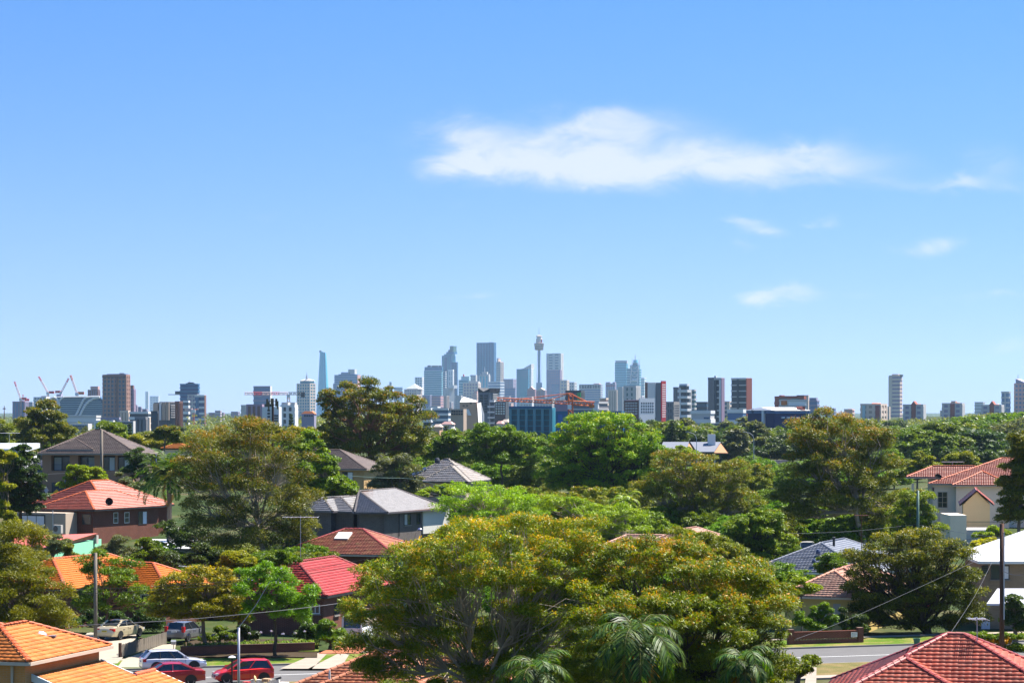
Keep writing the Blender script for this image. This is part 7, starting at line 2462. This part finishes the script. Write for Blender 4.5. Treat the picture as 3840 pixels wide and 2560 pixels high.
    t('green_tree', 'bright green leafy tree right of the wide olive gum', 318,
      [(1150, 1680, 80, 60), (1190, 1760, 90, 80), (1230, 1830, 90, 60), (1290, 1860, 60, 40), (1150, 1830, 70, 60)], 'bright', 32400, (.4, .2), .7, bark='grey', r=.2, seed=8)
    t('fig_tree', 'large dark fig rising above the skyline left of centre', 425,
      [(1380, 1500, 140, 66), (1260, 1540, 80, 60), (1500, 1560, 110, 80), (1560, 1620, 70, 60), (1380, 1590, 200, 90), (1240, 1640, 70, 70), (1480, 1660, 140, 70), (1330, 1680, 140, 70), (1230, 1500, 40, 30)],
      'fig', 60000, (.42, .19), 1.1, trunk=1400, bark='red', r=.55, tip=(.24, .14, .015), tipf=.22, dens=.85, seed=9, thick=.75, bottom=-.9)
    t('shrub_tree', 'grey green shrubby tree below the dark fig', 352, [(1470, 1760, 80, 60), (1440, 1820, 60, 40), (1540, 1800, 50, 45), (1490, 1840, 80, 30)], 'grey', 20250, (.36, .14), .7, seed=10)
    t('umbrella_tree', 'umbrella shaped green tree behind the weathered roof, left one', 450, [(1690, 1660, 70, 40), (1640, 1710, 50, 40), (1720, 1720, 70, 40)], 'green', 16200, (.5, .22), .9, seed=11)
    t('umbrella_tree', 'umbrella shaped green tree behind the weathered roof, right one', 440, [(1870, 1640, 120, 45), (1960, 1690, 90, 55), (1820, 1690, 90, 45), (1880, 1730, 120, 40)], 'green', 29700, (.48, .2), .95, bark='grey', seed=12)
    t('camphor_tree', 'big vivid green tree in the centre', 378,
      [(2240, 1600, 160, 45), (2120, 1650, 90, 60), (2360, 1650, 120, 70), (2240, 1690, 200, 80), (2420, 1720, 90, 60), (2080, 1790, 70, 60), (2200, 1790, 150, 70), (2340, 1800, 130, 60), (2490, 1700, 40, 30)],
      'bright', 62000, (.36, .17), .85, trunk=2260, bark='dark', r=.4, tip=(.26, .28, .02), tipf=.3, seed=13, bottom=-.85)
    t('olive_tree', 'olive brown gum right of the vivid green tree', 322,
      [(2560, 1760, 130, 70), (2700, 1780, 110, 70), (2480, 1840, 100, 60), (2640, 1860, 150, 70), (2780, 1880, 80, 60), (2560, 1930, 120, 50), (2700, 1950, 120, 40)],
      [(.05, .072, .008), (.095, .12, .012), (.15, .17, .016), (.20, .195, .025)], 52000, (.34, .1), .8, bark='pale', r=.26, tip=(.24, .16, .03), tipf=.2, seed=14, bottom=-.9)
    t('twiggy_tree', 'light green tree with many pale bare twigs at centre', 286,
      [(1790, 1850, 120, 40), (1880, 1880, 140, 50), (1720, 1900, 90, 45), (1960, 1920, 100, 40), (1830, 1940, 160, 40)], 'lime', 20250, (.3, .1), .8, bark='pale', r=.22, dens=1.1, flat=.4, seed=15, thick=1.1)
    t('poinciana_tree', 'ferny lime tree right of the twiggy tree', 276,
      [(2120, 1900, 100, 40), (2230, 1930, 130, 45), (2350, 1930, 80, 40), (2180, 1980, 130, 40), (2320, 1985, 110, 35)], 'lime', 24300, (.3, .1), .75, bark='pale', r=.2, dens=1.0, flat=.45, seed=16)
    t('shrub', 'lime bush hiding the wall of the weathered grey roofed house', 362, [(1590, 1850, 50, 18), (1690, 1842, 70, 20), (1760, 1838, 40, 16)], 'lime', 10800, (.36, .14), .5, cat='shrub', seed=63)
    palm('palm_tree', 'small pale palm in front of the vivid green tree', (*W(2345, 1880, 300)[:2], 0), W(2345, 1880, 300).z, 2.7, 13, 9, .4, 'lime', .16, .6, lw=.07)
    t('round_tree', 'dense round bright green tree at centre right', 258, [(2850, 1970, 110, 60), (2780, 2030, 80, 60), (2900, 2050, 90, 60), (2820, 2090, 110, 40)], 'bright', 35100, (.3, .15), .6, bark='dark', r=.2, seed=17)
    t('olive_tree', 'yellowish olive tree left of the dense round tree', 228, [(2560, 2040, 90, 50), (2680, 2060, 90, 60), (2740, 2130, 100, 50), (2600, 2120, 100, 50)], [(.06, .085, .010), (.10, .13, .014), (.15, .17, .018), (.20, .19, .025)], 27000, (.28, .09), .6, bark='grey', seed=18)
    t('tall_gum', 'tall olive gum with pale trunk on the right', 300,
      [(3110, 1600, 120, 55), (3240, 1640, 100, 70), (3030, 1680, 110, 80), (3140, 1720, 170, 100), (3290, 1750, 100, 90), (3020, 1810, 120, 90), (3170, 1860, 180, 90), (3000, 1900, 100, 60), (3320, 1870, 90, 70), (3330, 1950, 70, 50)],
      [(.035, .052, .005), (.075, .098, .008), (.13, .15, .011), (.19, .185, .018)], 76000, (.34, .1), 1.1, trunk=3255, bark='pale', r=.34, tip=(.27, .16, .02), tipf=.28, droop=.55, seed=19, bottom=-.85)
    t('olive_tree', 'small olive tree between the tall gum and the cream house', 292, [(3440, 1880, 60, 50), (3400, 1950, 70, 50), (3480, 1970, 60, 60), (3420, 2010, 80, 40)], 'gum', 21600, (.32, .1), .65, seed=20)
    t('leaning_tree', 'broad very dark tree with leaning trunk on the right', 200,
      [(3430, 2060, 170, 60), (3300, 2120, 130, 80), (3500, 2130, 170, 80), (3620, 2170, 80, 80), (3320, 2220, 140, 90), (3480, 2230, 170, 90), (3290, 2310, 110, 50), (3560, 2300, 120, 70), (3330, 2385, 70, 45), (3640, 2260, 60, 60), (3230, 2250, 70, 60), (3420, 2330, 60, 50)],
      [(.025, .04, .005), (.05, .07, .008), (.085, .105, .011), (.135, .145, .016)], 75000, (.24, .08), .6, trunk=3478, bark='dark', r=.28, tip=(.20, .19, .02), tipf=.35, seed=21, base=.1, bottom=-.9)
    t('edge_tree', 'dark glossy tree cut by the right edge', 250, [(3835, 1680, 60, 80), (3800, 1790, 70, 80), (3870, 1790, 80, 120), (3770, 1890, 60, 60), (3840, 1930, 80, 60)], [(.04, .06, .012), (.08, .10, .016), (.13, .14, .02), (.18, .16, .02)], 40500, (.3, .13), .7, seed=22)
    # ---- left second row -------------------------------------------------
    t('round_tree', 'rounded dark green tree below the arched building', 470, [(150, 1550, 70, 40), (110, 1600, 70, 50), (210, 1610, 60, 50), (150, 1650, 110, 50)], 'fig', 29700, (.5, .22), 1.0, tip=(.2, .16, .02), tipf=.2, seed=23)
    t('edge_tree', 'olive tree at the left border beside the white house', 480, [(-10, 1620, 50, 50), (10, 1670, 40, 40)], 'gum', 10800, (.5, .2), 1.0, seed=24)
    t('conifer', 'very dark dense cypress left of the brown house', 300, [(85, 1780, 75, 100), (50, 1840, 70, 70), (115, 1840, 50, 80), (70, 1890, 80, 50)], 'cyp', 45900, (.3, .13), .5, bark='dark', seed=25, bottom=-.95)
    t('leafy_shrub', 'bright yellow green shrub at the left border', 268, [(10, 1820, 40, 50), (20, 1930, 40, 40), (5, 1720, 50, 40), (40, 1960, 40, 30)], 'yel', 16200, (.3, .13), .5, seed=26)
    t('edge_tree', 'mid green tree over the cypress at the left border', 310, [(40, 1730, 55, 40), (0, 1780, 50, 60), (70, 1760, 40, 40)], 'green', 13500, (.36, .16), .6, seed=27)
    t('lime_tree', 'lime green tree in front of the brown house balconies', 338, [(290, 1770, 45, 25), (270, 1800, 40, 30), (350, 1790, 50, 35), (300, 1825, 70, 30)], 'lime', 12150, (.4, .2), .5, seed=28)
    t('dark_tree', 'tall dark green feathery tree right of the brown house', 345, [(525, 1720, 45, 35), (510, 1770, 50, 40), (540, 1820, 45, 40)], 'dark', 17550, (.34, .1), .6, seed=29)
    t('dark_tree', 'grey green feathery tree before the brown house corner', 335, [(460, 1800, 40, 30), (500, 1840, 50, 40), (440, 1850, 40, 30)], 'grey', 12150, (.34, .1), .55, seed=30)
    t('green_tree', 'green tree behind the dark hipped roof', 480, [(410, 1615, 55, 22), (370, 1620, 40, 18), (450, 1640, 40, 25)], 'bright', 12150, (.5, .24), .9, seed=31)
    t('yellow_shrub', 'yellowish shrub mass right of the brown house', 500, [(510, 1655, 50, 25), (560, 1680, 60, 25), (600, 1660, 40, 25), (680, 1650, 60, 20)], 'yel', 16200, (.5, .24), .8, seed=32, cat='shrub')
    t('dark_tree', 'flat topped dark tree before the orange roofed cottage', 460, [(620, 1620, 55, 25), (590, 1640, 40, 20), (650, 1645, 40, 20)], 'fig', 12150, (.5, .22), .8, tip=(.22, .15, .015), tipf=.3, seed=33)
    t('yellow_shrub', 'yellow topped tree behind the wide olive gum', 420, [(1010, 1620, 60, 22), (1080, 1640, 80, 30), (1160, 1640, 50, 25), (980, 1640, 60, 20)], 'yel', 17550, (.45, .2), .8, seed=34)
    # shrubs behind the orange house
    t('shrub', 'grey green shrub in front of the green wall', 232, [(215, 2040, 50, 30), (180, 2070, 60, 30)], 'grey', 10800, (.24, .07), .4, cat='shrub', seed=35)
    t('shrub', 'variegated round shrub at the green wall', 226, [(255, 2062, 28, 24), (255, 2085, 30, 20)], 'olive', 6750, (.24, .1), .35, cat='shrub', seed=36)
    t('shrub', 'feathery grey green shrub above the orange roof', 230, [(430, 2050, 45, 35), (400, 2080, 50, 30), (470, 2080, 40, 30)], 'grey', 12150, (.26, .06), .45, cat='shrub', seed=37)
    t('shrub', 'glossy dark green shrub left of the white shed', 228, [(560, 2060, 50, 35), (530, 2095, 40, 30), (600, 2100, 50, 40)], 'green', 13500, (.28, .13), .45, cat='shrub', seed=38)
    t('dark_tree', 'deep green bush under the wide olive gum', 222, [(680, 2110, 70, 40), (760, 2100, 70, 40), (840, 2120, 60, 50)], 'dark', 16200, (.3, .12), .5, cat='shrub', seed=39)
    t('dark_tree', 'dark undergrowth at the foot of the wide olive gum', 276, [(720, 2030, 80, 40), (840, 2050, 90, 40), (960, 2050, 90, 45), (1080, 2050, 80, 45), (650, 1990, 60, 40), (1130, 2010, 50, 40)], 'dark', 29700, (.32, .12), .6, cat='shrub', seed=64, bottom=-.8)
    t('yellow_shrub', 'yellow flowering shrub behind the round street tree', 215, [(890, 2090, 50, 30), (930, 2120, 50, 40), (860, 2130, 40, 30)], 'yel', 12150, (.26, .1), .45, cat='shrub', seed=40)
    t('shrub', 'leafy shrub between jacaranda and red roof', 200, [(1060, 2090, 45, 30), (1010, 2110, 40, 30)], 'green', 9450, (.26, .11), .4, cat='shrub', seed=41)
    t('shrub', 'round leafy shrub at the brick driveway', 186, [(1220, 2360, 45, 25), (1270, 2375, 40, 28), (1240, 2400, 50, 25)], 'green', 12150, (.2, .1), .35, cat='shrub', seed=42, base=.1)
    t('shrub', 'dark shrub under the bright red eaves', 191, [(1170, 2370, 40, 40), (1130, 2380, 30, 30)], 'dark', 8100, (.22, .1), .35, cat='shrub', seed=43, base=.1)
    t('shrub', 'dark hedge at the brick house front', 201, [(330, 2330, 60, 40), (430, 2330, 60, 40), (540, 2330, 50, 50), (600, 2350, 40, 50)], 'dark', 16200, (.22, .1), .4, cat='shrub', seed=44, base=0)
    t('shrub', 'dark round bush in the agapanthus garden', 190, [(900, 2370, 35, 35), (920, 2395, 30, 25)], 'cyp', 8100, (.2, .09), .3, cat='shrub', seed=45, base=.2)
    t('shrub', 'shrub beside the grey hatchback', 188, [(800, 2390, 40, 25), (840, 2380, 40, 30)], 'green', 6750, (.2, .1), .3, cat='shrub', seed=46, base=.2)
    # right side shrubs
    t('shrub', 'dome shaped dark green tree in front of the blue black roof', 226, [(3120, 2110, 75, 28), (3080, 2135, 45, 22), (3170, 2130, 40, 22)], 'green', 14850, (.26, .12), .45, cat='shrub', seed=47)
    t('shrub', 'upright shrub behind the brick fence, left', 194, [(3080, 2300, 45, 45), (3070, 2350, 50, 35), (3020, 2330, 40, 50), (3110, 2330, 30, 40)], 'green', 17550, (.2, .08), .35, cat='shrub', seed=48, base=.1)
    t('shrub', 'upright shrub behind the brick fence, right', 195, [(3160, 2320, 35, 45), (3170, 2370, 40, 25), (3215, 2340, 30, 45)], 'dark', 13500, (.2, .08), .32, cat='shrub', seed=49, base=.1)
    t('lime_tree', 'lime green sapling left of the pink roof', 197, [(3000, 2180, 30, 25), (2985, 2225, 40, 28), (3030, 2215, 30, 22)], 'lime', 12150, (.2, .1), .35, seed=50, base=0, r=.07)
    t('shrub', 'low leafy shrub at the bottom right of the glossy gum', 128, [(2920, 2530, 60, 30), (3000, 2510, 40, 20), (3050, 2485, 25, 15)], 'gum', 9450, (.16, .07), .3, cat='shrub', seed=51, base=0)
    t('lime_shrub', 'bright lime shrub below the cream house terrace', 265, [(3700, 2010, 45, 20), (3740, 2000, 40, 18)], 'lime', 8100, (.28, .13), .4, cat='shrub', seed=52)
    t('yellow_shrub', 'yellow flowering shrub below the terrace', 240, [(3690, 2040, 45, 18), (3730, 2032, 30, 16)], [(.20, .22, .01), (.32, .32, .012), (.45, .42, .015)], 8100, (.26, .12), .35, cat='shrub', seed=53)
    t('small_tree', 'small grey green tree by the right edge pole', 186, [(3800, 2270, 45, 40), (3790, 2320, 50, 40), (3830, 2350, 30, 40)], 'dark', 13500, (.22, .09), .4, seed=54, base=0)
    t('round_tree', 'green tree behind the cream house, left one', 440, [(3440, 1730, 70, 30), (3400, 1780, 60, 40), (3480, 1770, 60, 35)], [(.06, .09, .010), (.11, .14, .014), (.17, .19, .016), (.24, .22, .02)], 18900, (.46, .2), .85, seed=55)
    t('round_tree', 'green tree behind the cream house, right one', 450, [(3580, 1720, 60, 28), (3540, 1750, 50, 30), (3630, 1740, 40, 28)], [(.06, .09, .010), (.11, .14, .014), (.17, .19, .016), (.24, .22, .02)], 16200, (.46, .2), .85, seed=56)
    t('dark_tree', 'dark clump of trees behind the cream house roof', 520, [(3620, 1705, 90, 25), (3690, 1715, 60, 25)], 'dark', 12150, (.55, .25), .9, seed=57)
    t('lime_shrub', 'bright lime shrub beside the pavilion roof', 560, [(2560, 1690, 40, 22), (2590, 1705, 35, 18)], 'lime', 9450, (.45, .22), .7, seed=58, cat='shrub')
    # hedges, bottom right
    for (x0, x1, y0, y1, lb, pal, sd_) in ((3645, 3835, 2378, 2402, 'long clipped lime hedge at the right edge', 'bright', 60), (3728, 3838, 2418, 2460, 'clipped green hedge block in front of the right edge pole', 'bright', 61), (3670, 3790, 2395, 2418, 'orange flowering shrub row between the hedges', [(.30, .14, .02), (.42, .22, .02), (.25, .10, .02)], 62)):
        es = []
        k = max(2, int((x1 - x0) / 30))
        for i in range(k):
            es.append((x0 + (x1 - x0) * (i + .5) / k, (y0 + y1) / 2, (x1 - x0) / k * .75, (y1 - y0) * .55))
        t('hedge', lb, 182, es, pal, 9000, (.12, .07), .26, cat='hedge', seed=sd_, base=.05, r=.04, dy=.9)
    # agapanthus border: strappy clumps with mauve heads
    rng = np.random.default_rng(12)
    n = 0
    for k in range(34):
        s = road_pt(690, 2450)[0] + k * .29 + rng.random() * .1
        p = RP(s, 14.4 + rng.random() * 1.3)
        root = empty('agapanthus', (p.x, p.y, .2), 'strappy agapanthus clump in the border above the dark brick wall', 'plant', 'agapanthus clumps above the brick wall')
        nl = 26
        az = rng.random(nl) * 2 * np.pi
        L = .55 + .25 * rng.random(nl)
        d = np.stack([np.cos(az), np.sin(az), np.zeros(nl)], 1)
        sd_ = np.stack([-np.sin(az), np.cos(az), np.zeros(nl)], 1) * .028
        up = np.array([0, 0, 1.])
        b = d * .04
        m_ = b + d * (L * .35)[:, None] + up * (L * .95)[:, None]
        e = b + d * (L * .95)[:, None] + up * (L * .72)[:, None]
        v = np.concatenate([np.stack([b - sd_, b + sd_, m_ + sd_, m_ - sd_], 1), np.stack([m_ - sd_, m_ + sd_, e + sd_ * .3, e - sd_ * .3], 1)]).reshape(-1, 3)
        c = np.repeat(np.array(PAL['green'])[rng.integers(0, 4, 2 * nl)] * 1.2, 4, axis=0)
        obj('leaves', np_mesh('leaves', v, np.arange(len(v)).reshape(-1, 4), LEAF, c), root)
        if k % 3 == 0:
            hx = rng.normal(size=2) * .15
            h_ = 1.15 + .25 * rng.random()
            MB().tube([(0, 0, 0), (hx[0], hx[1], h_)], .012, 4).build('stalk', mat('stalk_green', (.10, .16, .04)), root)
            pads = np.array([[hx[0], hx[1], h_, .11]])
            v, q, c = leaves(rng, pads, 60, .07, .04, [(.30, .26, .55), (.42, .38, .70), (.52, .48, .78)], flat=1)
            obj('flower_head', np_mesh('flower_head', v, q, LEAF, c), root)


def build_woods():
    proto('gumA', 'round', 'gum', 6500, 1, tip=(.22, .15, .03), tipf=.15)
    proto('gumB', 'flat', 'olive', 6500, 2)
    proto('greenA', 'round', 'green', 6500, 3)
    proto('greyA', 'tall', 'grey', 6000, 4)
    proto('darkA', 'low', 'dark', 12000, 5, (.6, .3), 1.6)
    proto('darkB', 'round', 'green', 12000, 15, (.6, .3), 1.5)
    proto('brightA', 'low', 'bright', 6500, 6)
    proto('greyB', 'low', 'grey', 12000, 7, (.6, .28), 1.5)
    proto('oliveA', 'low', 'gum', 12000, 8, (.6, .28), 1.5)
    proto('fineG', 'low', 'green', 15000, 9, (.55, .22), 1.0)
    proto('fineO', 'round', 'gum', 15000, 10, (.55, .18), 1.0, tip=(.24, .17, .02), tipf=.2)
    proto('fineB', 'low', 'fern', 15000, 11, (.55, .24), 1.0)
    proto('fineY', 'low', 'fig', 15000, 12, (.55, .2), 1.0)
    conifer_proto('pine', 'cyp')
    rng = random.Random(21)
    # single trees one can point at
    def one(key, label, px, py_top, Y, h, ws=1.0, name='tree'):
        p = W(px, py_top, Y)
        bz = tz(p.x, p.y) - .2
        ws = ws * h / (p.z - bz)
        h = p.z - bz
        plant(key, name, label, 'tree', None, (p.x, p.y, bz), h, ws, rng.uniform(0, 6))
    one('pine', 'dark norfolk pine in front of the wood left of the pavilion', 2522, 1572, 690, 12.5, .95, 'norfolk_pine')
    one('pine', 'small dark conifer behind the brown house roof', 487, 1585, 600, 8, .7, 'norfolk_pine')
    one('pine', 'dark conifer left of the cream tower foot', 1092, 1549, 700, 8, .8, 'norfolk_pine')
    one('pine', 'layered pine in the central trees below the white terraces', 1674, 1593, 640, 9, .9, 'norfolk_pine')
    one('pine', 'second layered pine left of the netted building', 1803, 1585, 700, 8, .9, 'norfolk_pine')
    one('brightA', 'light green tree in the wood left of the sports hall', 2635, 1577, 760, 10, 1.1)
    one('brightA', 'lime green tree in the wood below the sports hall', 2960, 1582, 760, 9, 1.2)
    one('brightA', 'vivid green tree high on the right hand hill', 3790, 1612, 1050, 12, 1.2)
    one('darkA', 'near black rounded tree in the right hand wood, left one', 3350, 1553, 1000, 14, 1.0)
    one('darkA', 'near black rounded tree in the right hand wood, largest', 3570, 1552, 980, 17, 1.1)
    one('darkA', 'near black tree below the largest dark one', 3480, 1580, 930, 13, 1.0)
    one('darkA', 'dark tree left of the beige panelled block foot', 640, 1572, 900, 9, 1.2)
    one('greyB', 'bare grey brown bush before the left warehouses', 322, 1580, 700, 6, .8)
    one('darkA', 'dark tree at the foot of the brown panelled block', 2420, 1545, 900, 9, 1.1)
    one('oliveA', 'olive tree at the foot of the charcoal stepped towers', 2585, 1550, 900, 9, 1.0)
    # belts: px range, row of tops, distance range, number, height, kinds
    def hill(f):
        px = 3230 + 640 * f
        return float(np.interp(px, [3230, 3330, 3480, 3560, 3660, 3760, 3860], [1590, 1580, 1590, 1560, 1552, 1542, 1536]))
    FB = ['fineG', 'fineO', 'fineB', 'fineY']
    belts = [
        ('bushland tree on the wooded hill at the right', 'bushland on the right hand hill', 'bush_tree', 3230, 3870, hill, 120, (620, 1750), (13, 19), ['darkA', 'greyB', 'darkA', 'darkB', 'oliveA', 'darkB', 'greyB'], 22),
        ('tree in the wood behind the pavilion', 'wood behind the pavilion', 'bush_tree', 2420, 3320, lambda f: 1566 + 6 * math.sin(9 * f), 110, (700, 1250), (9, 14), ['greyA', 'greyB', 'oliveA', 'darkB', 'darkA', 'greenA'], 18),
        ('tree in the leafy belt below the city centre', 'leafy belt below the city centre', 'park_tree', 1540, 2140, lambda f: 1556 + 12 * f, 60, (580, 1200), (7, 10), ['gumA', 'gumB', 'oliveA', 'greenA', 'greyB'], 14),
        ('tree in the leafy suburb on the left', 'leafy suburb on the left', 'park_tree', -20, 1210, lambda f: 1574 - 8 * f, 110, (520, 1250), (6, 10), ['gumA', 'gumB', 'oliveA', 'greyB', 'greenA'], 14),
        ('garden tree filling the middle distance behind the vivid green tree', 'garden trees behind the vivid green tree', 'garden_tree', 1600, 3420, lambda f: 1662 + 30 * math.sin(17 * f), 60, (440, 600), (6, 9), FB, 50),
        ('garden bush between the houses of the middle distance', 'garden bushes of the middle distance', 'garden_bush', 1680, 3420, lambda f: 1800 + 20 * math.sin(23 * f), 60, (300, 400), (4, 7), FB, 60),
        ('garden bush behind the two great gums', 'garden bushes behind the great gums', 'garden_bush', 1620, 2960, lambda f: 1930 + 15 * math.sin(19 * f), 44, (212, 280), (3.5, 6), FB, 70),
        ('garden tree in the gaps between the left hand houses', 'garden trees between the left hand houses', 'garden_tree', 480, 1640, lambda f: 1700 + 30 * math.sin(13 * f), 40, (408, 520), (5, 8), FB, 50),
        ('garden bush beside the left hand roofs', 'garden bushes beside the left hand roofs', 'garden_bush', 540, 1200, lambda f: 1960 + 30 * math.sin(13 * f), 26, (216, 300), (3, 5.5), FB, 60),
    ]
    for label, group, name, x0, x1, top, n, (d0, d1), (h0, h1), kinds, jit in belts:
        for k in range(n):
            f = (k + rng.random()) / n
            px = x0 + (x1 - x0) * f
            g = rng.random()
            Y = d0 * (d1 / d0) ** g
            X = (px - 1920) / F * Y
            h = rng.uniform(h0, h1)
            bz = tz(X, Y)
            if any((X - c.x) ** 2 + (Y - c.y) ** 2 < r_ * r_ for c, r_ in KEEP_OUT):
                continue
            # nothing may stand above the belt's skyline
            lim = CZ - (top(f) + rng.uniform(0, jit) - HZ) / F * Y
            zt = min(bz + h, lim)
            for a0, a1, py_, Yb in SIGHT:
                if a0 < px < a1 and Y < Yb:
                    zt = min(zt, CZ - (py_ - HZ) / F * Y)
            if zt - bz < 1.5:
                continue
            ws = rng.uniform(.9, 1.3) * min(1.7, h / (zt - bz))
            h = zt - bz + .3
            key = rng.choice(kinds)
            label_ = LOOK[key] + ' ' + label
            plant(key, name, label_, 'tree' if 'tree' in name else 'bush', group, (X, Y, zt - h), h, ws, rng.uniform(0, 6.28))
    # far woods that read as one mass
    rg = np.random.default_rng(9)
    N = 16000
    Y = 1300 * (5200 / 1300) ** rg.random(N)
    X = (rg.random(N) * 4300 - 230 - 1920) / F * Y
    Z = terrain(X, Y)
    clump = (np.sin(X * .043 + np.sin(Y * .011) * 2) + np.sin(Y * .031 + X * .017) + 2) / 4
    lim = np.interp(X / Y * F + 1920, [0, 3000, 3300, 3500, 3660, 3860], [14, 14, 34, 30, 12, 4])
    top = np.minimum(Z + 3 + 8 * clump, CZ - lim * Y / F)
    P = np.stack([X, Y, np.maximum(Z - 2, top - rg.random(N) * 5)], 1)
    pads = np.concatenate([P, (1.8 + 1.6 * rg.random(N))[:, None]], 1)
    v, q, c = leaves(rg, pads, N * 5, 2.0, 1.1, PAL['olive'])
    tag(obj('far_woodland', np_mesh('far_woodland', v, q, LEAF, c)), 'far off band of olive woodland below the skyline', 'woodland', kind='stuff')


build_trees()
build_woods()

# ================================================================ haze
def build_haze():
    m = bpy.data.materials.new('haze')
    m.use_nodes = True
    t = m.node_tree
    t.nodes.clear()
    out = nd(t, 'ShaderNodeOutputMaterial')
    v = nd(t, 'ShaderNodeVolumePrincipled')
    v.inputs['Color'].default_value = (.52, .75, 1.0, 1)
    v.inputs['Density'].default_value = 3.1e-5
    v.inputs['Anisotropy'].default_value = .35
    t.links.new(v.outputs[0], out.inputs['Volume'])
    o = MB().box(-9600, 9600, -260, 15700, -1.5, 345).build('haze', m)
    tag(o, 'pale blue sea haze filling the air over the suburb', 'haze', kind='stuff')


build_haze()
